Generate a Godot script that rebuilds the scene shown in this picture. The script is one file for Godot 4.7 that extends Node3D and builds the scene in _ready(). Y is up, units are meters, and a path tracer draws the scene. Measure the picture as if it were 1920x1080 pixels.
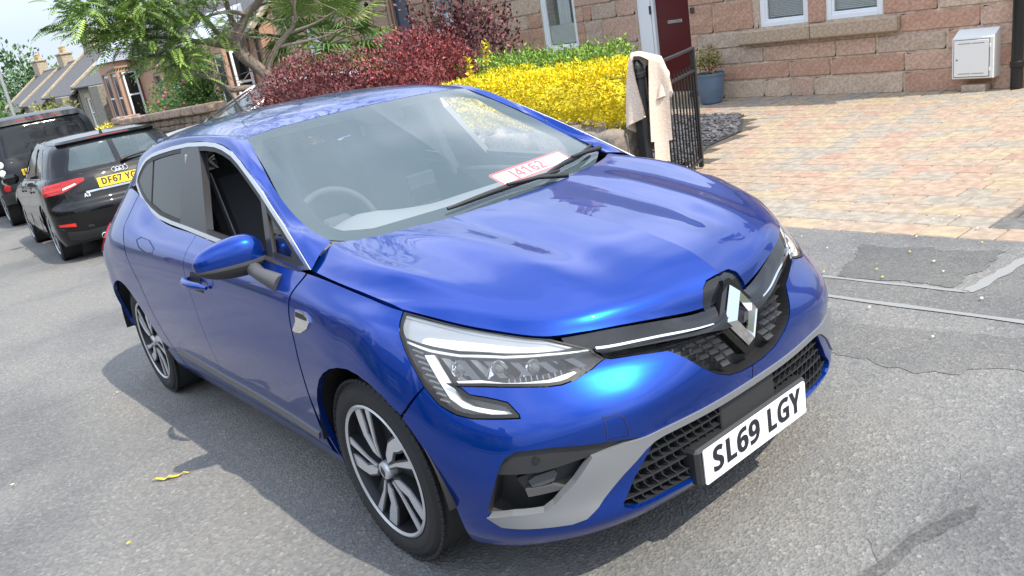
extends Node3D
# A street outside sandstone cottages: a blue hatchback stands in the road, seen from its offside front corner.
# World: y up, metres. The street runs along z and falls gently towards -z. The houses stand at x = 8.8.

const FALL := 0.0384          # slope of the street, rise per metre of z
var rng := RandomNumberGenerator.new()
var M := {}                   # materials by name
var taken := {}

# ---------------------------------------------------------------- mesh helpers
class MB:
	var v := PackedVector3Array()
	var n := PackedVector3Array()
	var c := PackedColorArray()
	var i := PackedInt32Array()
	var col := Color(1, 1, 1)
	var tint := false
	func vert(p: Vector3, nn: Vector3) -> int:
		v.append(p)
		n.append(nn)
		if tint:
			c.append(col)
		return v.size() - 1
	func tri(a: int, b: int, d: int) -> void:      # turns the triangle so that its front is where its normals point
		var g := (v[d] - v[a]).cross(v[b] - v[a])
		if g.dot(n[a] + n[b] + n[d]) >= 0.0:
			i.append_array([a, b, d])
		else:
			i.append_array([a, d, b])
	func quad(a: int, b: int, d: int, e: int) -> void:
		tri(a, b, d)
		tri(a, d, e)
	func face(pts: Array, out: Vector3) -> void:     # flat convex polygon; out says roughly which way it faces
		var nn: Vector3 = (pts[1] - pts[0]).cross(pts[2] - pts[0])
		if nn.length() < 1e-12:
			nn = out
		nn = nn.normalized()
		if nn.dot(out) < 0.0:
			nn = -nn
		var k := v.size()
		for p in pts:
			vert(p, nn)
		for j in range(1, pts.size() - 1):
			tri(k, k + j, k + j + 1)
	func mirrored() -> MB:
		var o := MB.new()
		o.tint = tint
		o.c = c.duplicate()
		for p in v:
			o.v.append(Vector3(-p.x, p.y, p.z))
		for p in n:
			o.n.append(Vector3(-p.x, p.y, p.z))
		for k in range(0, i.size(), 3):
			o.i.append_array([i[k], i[k + 2], i[k + 1]])
		return o
	func join(o: MB) -> MB:
		var k := v.size()
		v.append_array(o.v)
		n.append_array(o.n)
		c.append_array(o.c)
		for j in o.i:
			i.append(j + k)
		return self
	func mesh() -> ArrayMesh:
		var a := []
		a.resize(Mesh.ARRAY_MAX)
		a[Mesh.ARRAY_VERTEX] = v
		a[Mesh.ARRAY_NORMAL] = n
		if tint:
			a[Mesh.ARRAY_COLOR] = c
		a[Mesh.ARRAY_INDEX] = i
		var m := ArrayMesh.new()
		if i.size():
			m.add_surface_from_arrays(Mesh.PRIMITIVE_TRIANGLES, a)
		return m
	func face_grid(q: Array) -> MB:
		face(q, Vector3(0, .4, -1))
		return self
	# a box of this size round the middle of xf, its edges chamfered by b
	func box(xf: Transform3D, size: Vector3, b := 0.0) -> MB:
		var h := size * 0.5
		b = minf(b, minf(h.x, minf(h.y, h.z)) * 0.9)
		var bs := xf.basis
		for ax in 3:
			var a1 := (ax + 1) % 3
			var a2 := (ax + 2) % 3
			for sg in [-1.0, 1.0]:
				var pts := []
				for q in [[-1, -1], [1, -1], [1, 1], [-1, 1]]:
					var p := Vector3.ZERO
					p[ax] = h[ax] * sg
					p[a1] = (h[a1] - b) * q[0]
					p[a2] = (h[a2] - b) * q[1]
					pts.append(xf * p)
				var o := Vector3.ZERO
				o[ax] = sg
				face(pts, bs * o)
		if b > 0.0:
			for ax in 3:
				var a1 := (ax + 1) % 3
				var a2 := (ax + 2) % 3
				for q in [[-1, -1], [1, -1], [1, 1], [-1, 1]]:
					var pts := []
					for e in [[-1, 0], [1, 0], [1, 1], [-1, 1]]:
						var p := Vector3.ZERO
						p[ax] = (h[ax] - b) * e[0]
						p[a1] = (h[a1] - (b if e[1] else 0.0)) * q[0]
						p[a2] = (h[a2] - (0.0 if e[1] else b)) * q[1]
						pts.append(xf * p)
					var o := Vector3.ZERO
					o[a1] = q[0]
					o[a2] = q[1]
					face(pts, bs * o)
			for sx in [-1, 1]:
				for sy in [-1, 1]:
					for sz in [-1, 1]:
						var s3 := Vector3(sx, sy, sz)
						face([xf * (Vector3(h.x, h.y - b, h.z - b) * s3), xf * (Vector3(h.x - b, h.y, h.z - b) * s3), xf * (Vector3(h.x - b, h.y - b, h.z) * s3)], bs * s3)
		return self
	func bar(a: Vector3, e: Vector3, w: float, d: float, b := 0.0, up := Vector3.UP) -> MB:   # a straight bar from a to e
		var z := (e - a).normalized()
		if absf(z.dot(up)) > 0.98:
			up = Vector3.RIGHT
		var x := up.cross(z).normalized()
		return box(Transform3D(Basis(x, z.cross(x), z), (a + e) * 0.5), Vector3(w, d, a.distance_to(e)), b)
	func tube(path: Array, radii, sides := 8, caps := true) -> MB:
		var up := Vector3.UP
		var prev := -1
		var x := Vector3.ZERO
		for k in path.size():
			var d: Vector3 = (path[mini(k + 1, path.size() - 1)] - path[maxi(k - 1, 0)]).normalized()
			if x == Vector3.ZERO:
				x = (up if absf(d.dot(up)) < 0.95 else Vector3.RIGHT).cross(d).normalized()
			x = (x - d * x.dot(d)).normalized()
			var y := d.cross(x)
			var r: float = radii[k] if radii is Array else radii
			var st := v.size()
			for q in sides:
				var o := x * cos(TAU * q / sides) + y * sin(TAU * q / sides)
				vert(path[k] + o * r, o)
			if prev >= 0:
				for q in sides:
					quad(prev + q, prev + (q + 1) % sides, st + (q + 1) % sides, st + q)
			prev = st
			if caps and (k == 0 or k == path.size() - 1):
				var pts := []
				for q in sides:
					pts.append(v[st + q])
				face(pts, -d if k == 0 else d)
		return self
	# profile of [radius, height] turned about the y axis of xf
	func lathe(prof: Array, segs: int, xf: Transform3D, a0 := 0.0, a1 := TAU) -> MB:
		for k in prof.size() - 1:
			var a := Vector2(prof[k][0], prof[k][1])
			var e := Vector2(prof[k + 1][0], prof[k + 1][1])
			if a.distance_to(e) < 1e-6:
				continue
			var nn := Vector2((e - a).y, -(e - a).x).normalized()
			var st := v.size()
			for q in segs + 1:
				var an := lerpf(a0, a1, float(q) / segs)
				var ca := cos(an)
				var sa := sin(an)
				var w := xf.basis * Vector3(nn.x * ca, nn.y, nn.x * sa)
				vert(xf * Vector3(a.x * ca, a.y, a.x * sa), w)
				vert(xf * Vector3(e.x * ca, e.y, e.x * sa), w)
			for q in segs:
				quad(st + q * 2, st + q * 2 + 1, st + q * 2 + 3, st + q * 2 + 2)
		return self
	# a flat polygon (x, y of xf) made d thick along -z of xf
	func prism(poly: PackedVector2Array, d: float, xf: Transform3D, back := true) -> MB:
		var ids := Geometry2D.triangulate_polygon(poly)
		var zf := xf.basis.z.normalized()
		var a := v.size()
		for p in poly:
			vert(xf * Vector3(p.x, p.y, 0), zf)
		for k in range(0, ids.size(), 3):
			tri(a + ids[k], a + ids[k + 1], a + ids[k + 2])
		if back:
			a = v.size()
			for p in poly:
				vert(xf * Vector3(p.x, p.y, -d), -zf)
			for k in range(0, ids.size(), 3):
				tri(a + ids[k], a + ids[k + 1], a + ids[k + 2])
		var cw := 1.0 if Geometry2D.is_polygon_clockwise(poly) else -1.0
		for k in poly.size():
			var p := poly[k]
			var q := poly[(k + 1) % poly.size()]
			var o := Vector2(-(q - p).y, (q - p).x) * cw
			face([xf * Vector3(p.x, p.y, 0), xf * Vector3(q.x, q.y, 0), xf * Vector3(q.x, q.y, -d), xf * Vector3(p.x, p.y, -d)], xf.basis * Vector3(o.x, o.y, 0))
		return self

# ---------------------------------------------------------------- body surfaces: a net of points, smooth both ways
class Net:
	var p := []
	var s := PackedFloat32Array()
	var t := PackedFloat32Array()
	func _init(rows: Array):
		for r in rows:
			var a := PackedVector3Array()
			for k in range(0, r.size(), 3):
				a.append(Vector3(r[k], r[k + 1], r[k + 2]))
			p.append(a)
		s.append(0)
		t.append(0)
		for k in p[0].size() - 1:
			var m := 0.0
			for r in p:
				m += r[k].distance_to(r[k + 1])
			s.append(s[k] + m / p.size())
		for k in p.size() - 1:
			var m := 0.0
			for j in p[0].size():
				m += p[k][j].distance_to(p[k + 1][j])
			t.append(t[k] + m / p[0].size())
	static func weigh(k: PackedFloat32Array, u: float) -> Array:
		var n := k.size()
		var i := clampi(k.bsearch(u) - 1, 0, n - 2)
		var h := k[i + 1] - k[i]
		var x := clampf((u - k[i]) / h, -0.3, 1.3)
		var w := [0.0, 2 * x * x * x - 3 * x * x + 1, -2 * x * x * x + 3 * x * x, 0.0]
		var d := [0.0, (6 * x * x - 6 * x) / h, (-6 * x * x + 6 * x) / h, 0.0]
		for e in 2:
			var j := i + e
			var cw := ((x * x * x - 2 * x * x + x) if e == 0 else (x * x * x - x * x)) * h
			var cd := (3 * x * x - 4 * x + 1) if e == 0 else (3 * x * x - 2 * x)
			var q := [0.0, 0.0, 0.0, 0.0]
			if j == 0 or j == n - 1:
				q[2] = 1.0 / h
				q[1] = -1.0 / h
			else:
				var a := k[j] - k[j - 1]
				var b := k[j + 1] - k[j]
				q[e + 2] = a / (b * (a + b))
				q[e] = -b / (a * (a + b))
				q[e + 1] = (b - a) / (a * b)
			for m in 4:
				w[m] += cw * q[m]
				d[m] += cd * q[m]
		return [i - 1, w, d]
	func at(u: float, vv: float) -> Array:           # [point, normal]
		var a := weigh(s, u)
		var b := weigh(t, vv)
		var q := Vector3.ZERO
		var qs := Vector3.ZERO
		var qt := Vector3.ZERO
		for m in 4:
			var r: int = b[0] + m
			if r < 0 or r >= p.size():
				continue
			var row: PackedVector3Array = p[r]
			var e := Vector3.ZERO
			var f := Vector3.ZERO
			for l in 4:
				var c: int = a[0] + l
				if c >= 0 and c < row.size():
					e += row[c] * a[1][l]
					f += row[c] * a[2][l]
			q += e * b[1][m]
			qs += f * b[1][m]
			qt += e * b[2][m]
		return [q, qs.cross(qt).normalized()]
	func spot(u: float, vv: float, off := 0.0) -> Vector3:
		var a := at(u, vv)
		return a[0] + a[1] * off
	func trimmed(outline: PackedVector2Array, holes := [], off := 0.0, cell := 0.025, flange := 0.012) -> MB:
		var mb := MB.new()
		var lo := outline[0]
		var hi := outline[0]
		for q in outline:
			lo = lo.min(q)
			hi = hi.max(q)
		var seen := {}
		for iy in range(floori(lo.y / cell), ceili(hi.y / cell)):
			for ix in range(floori(lo.x / cell), ceili(hi.x / cell)):
				var a := Vector2(ix, iy) * cell
				var parts: Array = Geometry2D.intersect_polygons(PackedVector2Array([a, a + Vector2(cell, 0), a + Vector2(cell, cell), a + Vector2(0, cell)]), outline)
				for hole in holes:
					var rest := []
					for q in parts:
						rest.append_array(Geometry2D.clip_polygons(q, hole))
					parts = rest
				for q in parts:
					var ids := Geometry2D.triangulate_polygon(q)
					var at_ := []
					for e in q:
						var key := Vector2i(roundi(e.x * 20000), roundi(e.y * 20000))
						if not seen.has(key):
							var w := at(e.x, e.y)
							seen[key] = mb.vert(w[0] + w[1] * off, w[1])
						at_.append(seen[key])
					for k in range(0, ids.size(), 3):
						mb.tri(at_[ids[k]], at_[ids[k + 1]], at_[ids[k + 2]])
		if flange != 0.0:
			for loop in [outline] + holes:
				rim(mb, loop, off, flange)
		return mb
	func rim(mb: MB, loop: PackedVector2Array, off: float, flange: float) -> void:   # the turned-in edge of a panel
		for k in loop.size():
			var a := loop[k]
			var e := loop[(k + 1) % loop.size()]
			if a.x < 0.004 and e.x < 0.004:
				continue
			var m := maxi(1, ceili(a.distance_to(e) / 0.03))
			for q in m:
				var x := at(a.lerp(e, float(q) / m).x, a.lerp(e, float(q) / m).y)
				var y := at(a.lerp(e, float(q + 1) / m).x, a.lerp(e, float(q + 1) / m).y)
				var pts := [x[0] + x[1] * off, y[0] + y[1] * off, y[0] + y[1] * (off - flange), x[0] + x[1] * (off - flange)]
				mb.face(pts, (pts[1] - pts[0]).cross(x[1]))

func loop(a: Array) -> PackedVector2Array:
	var r := PackedVector2Array()
	for k in range(0, a.size(), 2):
		r.append(Vector2(a[k], a[k + 1]))
	return r

func shrunk(a: PackedVector2Array, by: float) -> PackedVector2Array:
	var r := Geometry2D.offset_polygon(a, -by, Geometry2D.JOIN_MITER)
	if Geometry2D.is_polygon_clockwise(a):
		pass
	var best := a
	var size := 0.0
	for q in r:
		if q.size() > 2:
			var ar := 0.0
			for k in q.size():
				ar += q[k].cross(q[(k + 1) % q.size()])
			if absf(ar) > size:
				size = absf(ar)
				best = q
	return best

# ---------------------------------------------------------------- scene helpers
func numbered(called: String) -> String:
	taken[called] = taken.get(called, -1) + 1
	return called if taken[called] == 0 else "%s_%03d" % [called, taken[called]]

func thing(called: String, label: String, category: String, xf := Transform3D(), group := "") -> Node3D:
	var o := Node3D.new()
	o.name = numbered(called)
	add_child(o)
	o.transform = xf
	o.set_meta("label", label)
	o.set_meta("category", category)
	if group:
		o.set_meta("group", group)
	return o

func part(called: String, mb, m: Material, parent: Node, xf := Transform3D()) -> MeshInstance3D:
	var o := MeshInstance3D.new()
	o.name = called
	o.mesh = mb.mesh() if mb is MB else mb
	if o.mesh is ArrayMesh and o.mesh.get_surface_count():
		o.mesh.surface_set_material(0, m)
	else:
		o.material_override = m
	o.transform = xf
	parent.add_child(o, true)
	return o

func shared(called: String, mesh: Mesh, m: Material, parent: Node, xf: Transform3D) -> MeshInstance3D:   # many nodes on one mesh
	var o := MeshInstance3D.new()
	o.name = called
	o.mesh = mesh
	o.material_override = m
	o.transform = xf
	parent.add_child(o, true)
	return o

func single(called: String, mb, m: Material, label: String, category: String, xf := Transform3D(), group := "") -> MeshInstance3D:
	var o := part(numbered(called), mb, m, self, xf)
	o.set_meta("label", label)
	o.set_meta("category", category)
	if group:
		o.set_meta("group", group)
	return o

func setting(called: String, mb, m: Material, xf := Transform3D()) -> MeshInstance3D:
	var o := part(called, mb, m, self, xf)
	o.set_meta("kind", "structure")
	return o

func pair(called: String, mb: MB, m: Material, parent: Node) -> Array:      # the same part on both sides of a car
	return [part(called, mb.mirrored(), m, parent), part(called, mb, m, parent)]

func whole(called: String, mb: MB, m: Material, parent: Node) -> MeshInstance3D:   # both halves as one part
	return part(called, mb.mirrored().join(mb), m, parent)

func copy_of(o: Node3D, xf: Transform3D, label := "") -> Node3D:
	var r: Node3D = o.duplicate()
	r.name = numbered(String(o.name).rstrip("0123456789").trim_suffix("_"))
	add_child(r)
	r.transform = xf
	if label:
		r.set_meta("label", label)
	return r

func ground(x: float, z: float) -> float:      # the street's plane; the drives in front of the houses are nearly level
	var h := -0.11 if z > -8.0 else -0.11 + (z + 8.0) * FALL
	if z > 2.0:
		h = -0.11 + (z - 2.0) * FALL
	return lerpf(z * FALL, h, clampf((x - 2.85) / 5.95, 0, 1))

func turned(deg: float, at := Vector3.ZERO) -> Transform3D:
	return Transform3D(Basis(Vector3.UP, deg_to_rad(deg)), at)

func moved(x: float, y: float, z: float) -> Transform3D:
	return Transform3D(Basis(), Vector3(x, y, z))

# ---------------------------------------------------------------- materials
func lin(r: float, g: float, b: float, a := 1.0) -> Color:      # real-world base colour -> albedo_color
	var c := Color(r, g, b).linear_to_srgb()
	c.a = a
	return c

func mat(called: String, c: Color, rough := 0.6, metal := 0.0) -> StandardMaterial3D:
	var m := StandardMaterial3D.new()
	m.resource_name = called
	m.albedo_color = c
	m.roughness = rough
	m.metallic = metal
	M[called] = m
	return m

func glass(called: String, c: Color) -> StandardMaterial3D:
	var m := mat(called, c, 0.02)
	m.transparency = BaseMaterial3D.TRANSPARENCY_ALPHA
	return m

func noise(freq: float, kind := FastNoiseLite.TYPE_SIMPLEX_SMOOTH, oct := 4, sd := 1) -> FastNoiseLite:
	var f := FastNoiseLite.new()
	f.noise_type = kind
	f.frequency = freq
	f.fractal_octaves = oct
	f.seed = sd
	return f

func tex(f: FastNoiseLite, stops: Array, size := 512) -> NoiseTexture2D:    # stops: [at, linear colour, ...]
	var t := NoiseTexture2D.new()
	t.width = size
	t.height = size
	t.seamless = true
	t.noise = f
	var g := Gradient.new()
	g.offsets = PackedFloat32Array()
	var cols := PackedColorArray()
	var offs := PackedFloat32Array()
	for k in range(0, stops.size(), 2):
		offs.append(stops[k])
		cols.append(stops[k + 1])
	g.offsets = offs
	g.colors = cols
	t.color_ramp = g
	return t

func bumps(f: FastNoiseLite, strength: float, size := 512) -> NoiseTexture2D:
	var t := NoiseTexture2D.new()
	t.width = size
	t.height = size
	t.seamless = true
	t.as_normal_map = true
	t.bump_strength = strength
	t.noise = f
	return t

func grained(called: String, t: Texture2D, nrm: Texture2D, scale: float, rough := 0.85, depth := 1.0, world := true) -> StandardMaterial3D:
	var m := mat(called, Color.WHITE, rough)
	m.albedo_texture = t
	if nrm:
		m.normal_enabled = true
		m.normal_texture = nrm
		m.normal_scale = depth
	m.uv1_triplanar = true
	m.uv1_world_triplanar = world
	m.uv1_scale = Vector3.ONE * scale
	return m

# ---------------------------------------------------------------- the blue car: nets of points (half width, height, length), front wheel centres at z = 0
const BODY := [
	[0, 0.212, 0.772, 0.15, 0.212, 0.769, 0.32, 0.212, 0.752, 0.48, 0.212, 0.722, 0.62, 0.212, 0.66, 0.735, 0.207, 0.555, 0.79, 0.2, 0.45, 0.82, 0.19, 0.3, 0.825, 0.19, 0, 0.8, 0.185, -.37, 0.785, 0.185, -.85, 0.785, 0.185, -1.39, 0.79, 0.185, -2, 0.8, 0.185, -2.3, 0.82, 0.2, -2.6, 0.8, 0.26, -2.9, 0.7, 0.27, -3.04, 0.5, 0.27, -3.11, 0, 0.27, -3.14],
	[0, 0.258, 0.812, 0.15, 0.258, 0.808, 0.32, 0.258, 0.79, 0.485, 0.258, 0.758, 0.625, 0.258, 0.695, 0.755, 0.255, 0.58, 0.812, 0.25, 0.46, 0.842, 0.245, 0.31, 0.85, 0.24, 0, 0.82, 0.235, -.37, 0.805, 0.235, -.85, 0.805, 0.235, -1.39, 0.815, 0.235, -2, 0.83, 0.235, -2.3, 0.84, 0.25, -2.6, 0.82, 0.31, -2.9, 0.73, 0.32, -3.06, 0.5, 0.32, -3.14, 0, 0.32, -3.17],
	[0, 0.34, 0.8, 0.15, 0.34, 0.797, 0.32, 0.34, 0.785, 0.49, 0.34, 0.755, 0.635, 0.34, 0.69, 0.765, 0.34, 0.585, 0.828, 0.34, 0.46, 0.862, 0.34, 0.31, 0.872, 0.34, 0, 0.848, 0.34, -.37, 0.836, 0.34, -.85, 0.838, 0.34, -1.39, 0.848, 0.34, -2, 0.862, 0.34, -2.3, 0.87, 0.34, -2.6, 0.85, 0.34, -2.9, 0.76, 0.34, -3.08, 0.5, 0.34, -3.17, 0, 0.34, -3.2],
	[0, 0.45, 0.815, 0.15, 0.45, 0.813, 0.32, 0.45, 0.797, 0.48, 0.45, 0.768, 0.63, 0.45, 0.702, 0.765, 0.45, 0.59, 0.838, 0.45, 0.46, 0.876, 0.45, 0.31, 0.886, 0.45, 0, 0.866, 0.45, -.37, 0.858, 0.45, -.85, 0.862, 0.45, -1.39, 0.872, 0.45, -2, 0.885, 0.45, -2.3, 0.89, 0.45, -2.6, 0.87, 0.45, -2.9, 0.78, 0.45, -3.1, 0.5, 0.45, -3.19, 0, 0.45, -3.22],
	[0, 0.56, 0.83, 0.15, 0.56, 0.827, 0.31, 0.56, 0.812, 0.46, 0.56, 0.777, 0.61, 0.56, 0.7, 0.745, 0.56, 0.58, 0.832, 0.56, 0.44, 0.879, 0.56, 0.29, 0.89, 0.56, 0, 0.876, 0.56, -.37, 0.871, 0.56, -.85, 0.876, 0.56, -1.39, 0.888, 0.56, -2, 0.897, 0.56, -2.3, 0.899, 0.56, -2.6, 0.88, 0.56, -2.9, 0.79, 0.56, -3.1, 0.5, 0.56, -3.19, 0, 0.56, -3.22],
	[0, 0.655, 0.812, 0.135, 0.655, 0.805, 0.285, 0.657, 0.767, 0.45, 0.668, 0.697, 0.6, 0.675, 0.615, 0.715, 0.68, 0.512, 0.81, 0.685, 0.385, 0.866, 0.69, 0.24, 0.884, 0.69, -.02, 0.876, 0.69, -.37, 0.874, 0.69, -.85, 0.88, 0.69, -1.39, 0.892, 0.69, -2.02, 0.899, 0.69, -2.32, 0.899, 0.69, -2.6, 0.88, 0.69, -2.9, 0.79, 0.69, -3.1, 0.5, 0.69, -3.18, 0, 0.69, -3.2],
	[0, 0.695, 0.795, 0.13, 0.69, 0.782, 0.275, 0.7, 0.738, 0.455, 0.712, 0.674, 0.59, 0.735, 0.58, 0.695, 0.772, 0.455, 0.775, 0.8, 0.325, 0.826, 0.822, 0.18, 0.85, 0.838, -.05, 0.86, 0.85, -.36, 0.862, 0.865, -.86, 0.868, 0.885, -1.4, 0.882, 0.905, -2.05, 0.89, 0.915, -2.36, 0.885, 0.905, -2.62, 0.85, 0.86, -2.9, 0.74, 0.86, -3.06, 0.5, 0.86, -3.12, 0, 0.86, -3.14],
	[0, 0.715, 0.775, 0.12, 0.712, 0.748, 0.25, 0.73, 0.718, 0.4, 0.752, 0.666, 0.543, 0.764, 0.589, 0.631, 0.795, 0.494, 0.691, 0.825, 0.399, 0.75, 0.862, 0.235, 0.774, 0.894, 0.05, 0.792, 0.94, -.27, 0.789, 0.963, -.87, 0.777, 0.997, -1.39, 0.756, 1.047, -1.99, 0.722, 1.138, -2.3, 0.69, 1.165, -2.56, 0.655, 1.13, -2.85, 0.6, 1.11, -2.98, 0.4, 1.11, -3.04, 0, 1.11, -3.06]]
const BONNET := [
	[0, 0.715, 0.772, 0.12, 0.714, 0.745, 0.25, 0.733, 0.717, 0.363, 0.749, 0.683, 0.47, 0.76, 0.636, 0.56, 0.77, 0.575, 0.655, 0.807, 0.455, 0.757, 0.867, 0.217],
	[0, 0.765, 0.756, 0.12, 0.763, 0.73, 0.25, 0.775, 0.698, 0.368, 0.787, 0.657, 0.475, 0.795, 0.605, 0.563, 0.806, 0.535, 0.645, 0.842, 0.405, 0.764, 0.881, 0.165],
	[0, 0.826, 0.675, 0.12, 0.824, 0.655, 0.25, 0.824, 0.625, 0.372, 0.833, 0.583, 0.48, 0.833, 0.53, 0.565, 0.843, 0.46, 0.635, 0.872, 0.34, 0.77, 0.891, 0.1],
	[0, 0.885, 0.5, 0.13, 0.884, 0.485, 0.25, 0.88, 0.46, 0.375, 0.892, 0.42, 0.49, 0.884, 0.37, 0.575, 0.893, 0.31, 0.645, 0.912, 0.22, 0.775, 0.903, 0.02],
	[0, 0.928, 0.27, 0.13, 0.927, 0.26, 0.26, 0.921, 0.24, 0.385, 0.935, 0.21, 0.51, 0.925, 0.17, 0.605, 0.932, 0.13, 0.672, 0.943, 0.09, 0.78, 0.914, -.06],
	[0, 0.958, 0.06, 0.13, 0.957, 0.055, 0.27, 0.951, 0.045, 0.395, 0.963, 0.03, 0.52, 0.953, 0, 0.625, 0.959, -.03, 0.692, 0.966, -.06, 0.783, 0.926, -.15],
	[0, 0.984, -.17, 0.15, 0.984, -.18, 0.28, 0.983, -.195, 0.4, 0.988, -.215, 0.52, 0.991, -.24, 0.605, 0.996, -.27, 0.668, 1.001, -.305, 0.787, 0.948, -.29]]
const SCREEN := [
	[0, 0.955, -.2, 0.2, 0.957, -.21, 0.4, 0.965, -.24, 0.56, 0.978, -.285, 0.672, 1.01, -.36],
	[0, 1.065, -.4, 0.2, 1.064, -.41, 0.4, 1.062, -.435, 0.57, 1.06, -.465, 0.685, 1.06, -.483],
	[0, 1.185, -.63, 0.2, 1.182, -.638, 0.4, 1.172, -.66, 0.56, 1.156, -.685, 0.665, 1.141, -.655],
	[0, 1.288, -.86, 0.2, 1.285, -.868, 0.37, 1.276, -.885, 0.52, 1.262, -.905, 0.618, 1.245, -.85],
	[0, 1.381, -1.06, 0.17, 1.38, -1.065, 0.32, 1.376, -1.075, 0.46, 1.369, -1.09, 0.565, 1.359, -1.095]]
const ROOF := [
	[0, 1.381, -1.06, 0.17, 1.38, -1.065, 0.32, 1.376, -1.075, 0.46, 1.369, -1.09, 0.565, 1.359, -1.095],
	[0, 1.413, -1.18, 0.17, 1.411, -1.18, 0.33, 1.405, -1.185, 0.47, 1.392, -1.19, 0.58, 1.374, -1.2],
	[0, 1.444, -1.45, 0.17, 1.442, -1.45, 0.34, 1.434, -1.45, 0.49, 1.418, -1.45, 0.597, 1.391, -1.45],
	[0, 1.452, -1.8, 0.17, 1.45, -1.8, 0.34, 1.441, -1.8, 0.49, 1.422, -1.8, 0.602, 1.394, -1.82],
	[0, 1.438, -2.2, 0.17, 1.436, -2.2, 0.33, 1.426, -2.2, 0.48, 1.405, -2.2, 0.587, 1.373, -2.2],
	[0, 1.4, -2.6, 0.17, 1.397, -2.6, 0.32, 1.387, -2.6, 0.46, 1.366, -2.6, 0.55, 1.328, -2.58],
	[0, 1.365, -2.82, 0.17, 1.362, -2.82, 0.3, 1.353, -2.81, 0.43, 1.335, -2.79, 0.52, 1.3, -2.75]]
const PILLAR := [
	[0.794, 0.953, -.253, 0.769, 1.016, -.373, 0.745, 1.079, -.496, 0.704, 1.183, -.713, 0.662, 1.29, -.961, 0.64, 1.346, -1.156, 0.633, 1.366, -1.366, 0.632, 1.368, -1.6, 0.636, 1.358, -1.82, 0.642, 1.343, -2.03, 0.654, 1.311, -2.252, 0.677, 1.253, -2.362, 0.705, 1.182, -2.402, 0.69, 1.165, -2.56, 0.655, 1.13, -2.85],
	[0.736, 0.991, -.28, 0.727, 1.042, -.392, 0.715, 1.069, -.516, 0.682, 1.167, -.717, 0.639, 1.293, -.922, 0.609, 1.366, -1.119, 0.617, 1.385, -1.332, 0.624, 1.39, -1.6, 0.627, 1.383, -1.835, 0.626, 1.371, -2.056, 0.625, 1.347, -2.298, 0.631, 1.307, -2.476, 0.637, 1.256, -2.584, 0.617, 1.226, -2.708, 0.599, 1.179, -2.893],
	[0.672, 1.008, -.315, 0.682, 1.042, -.42, 0.681, 1.085, -.525, 0.658, 1.175, -.708, 0.612, 1.268, -.895, 0.567, 1.357, -1.09, 0.59, 1.383, -1.3, 0.602, 1.395, -1.6, 0.602, 1.393, -1.85, 0.594, 1.382, -2.08, 0.575, 1.355, -2.34, 0.55, 1.328, -2.58, 0.52, 1.3, -2.75, 0.505, 1.26, -2.84, 0.52, 1.2, -2.92]]
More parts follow.
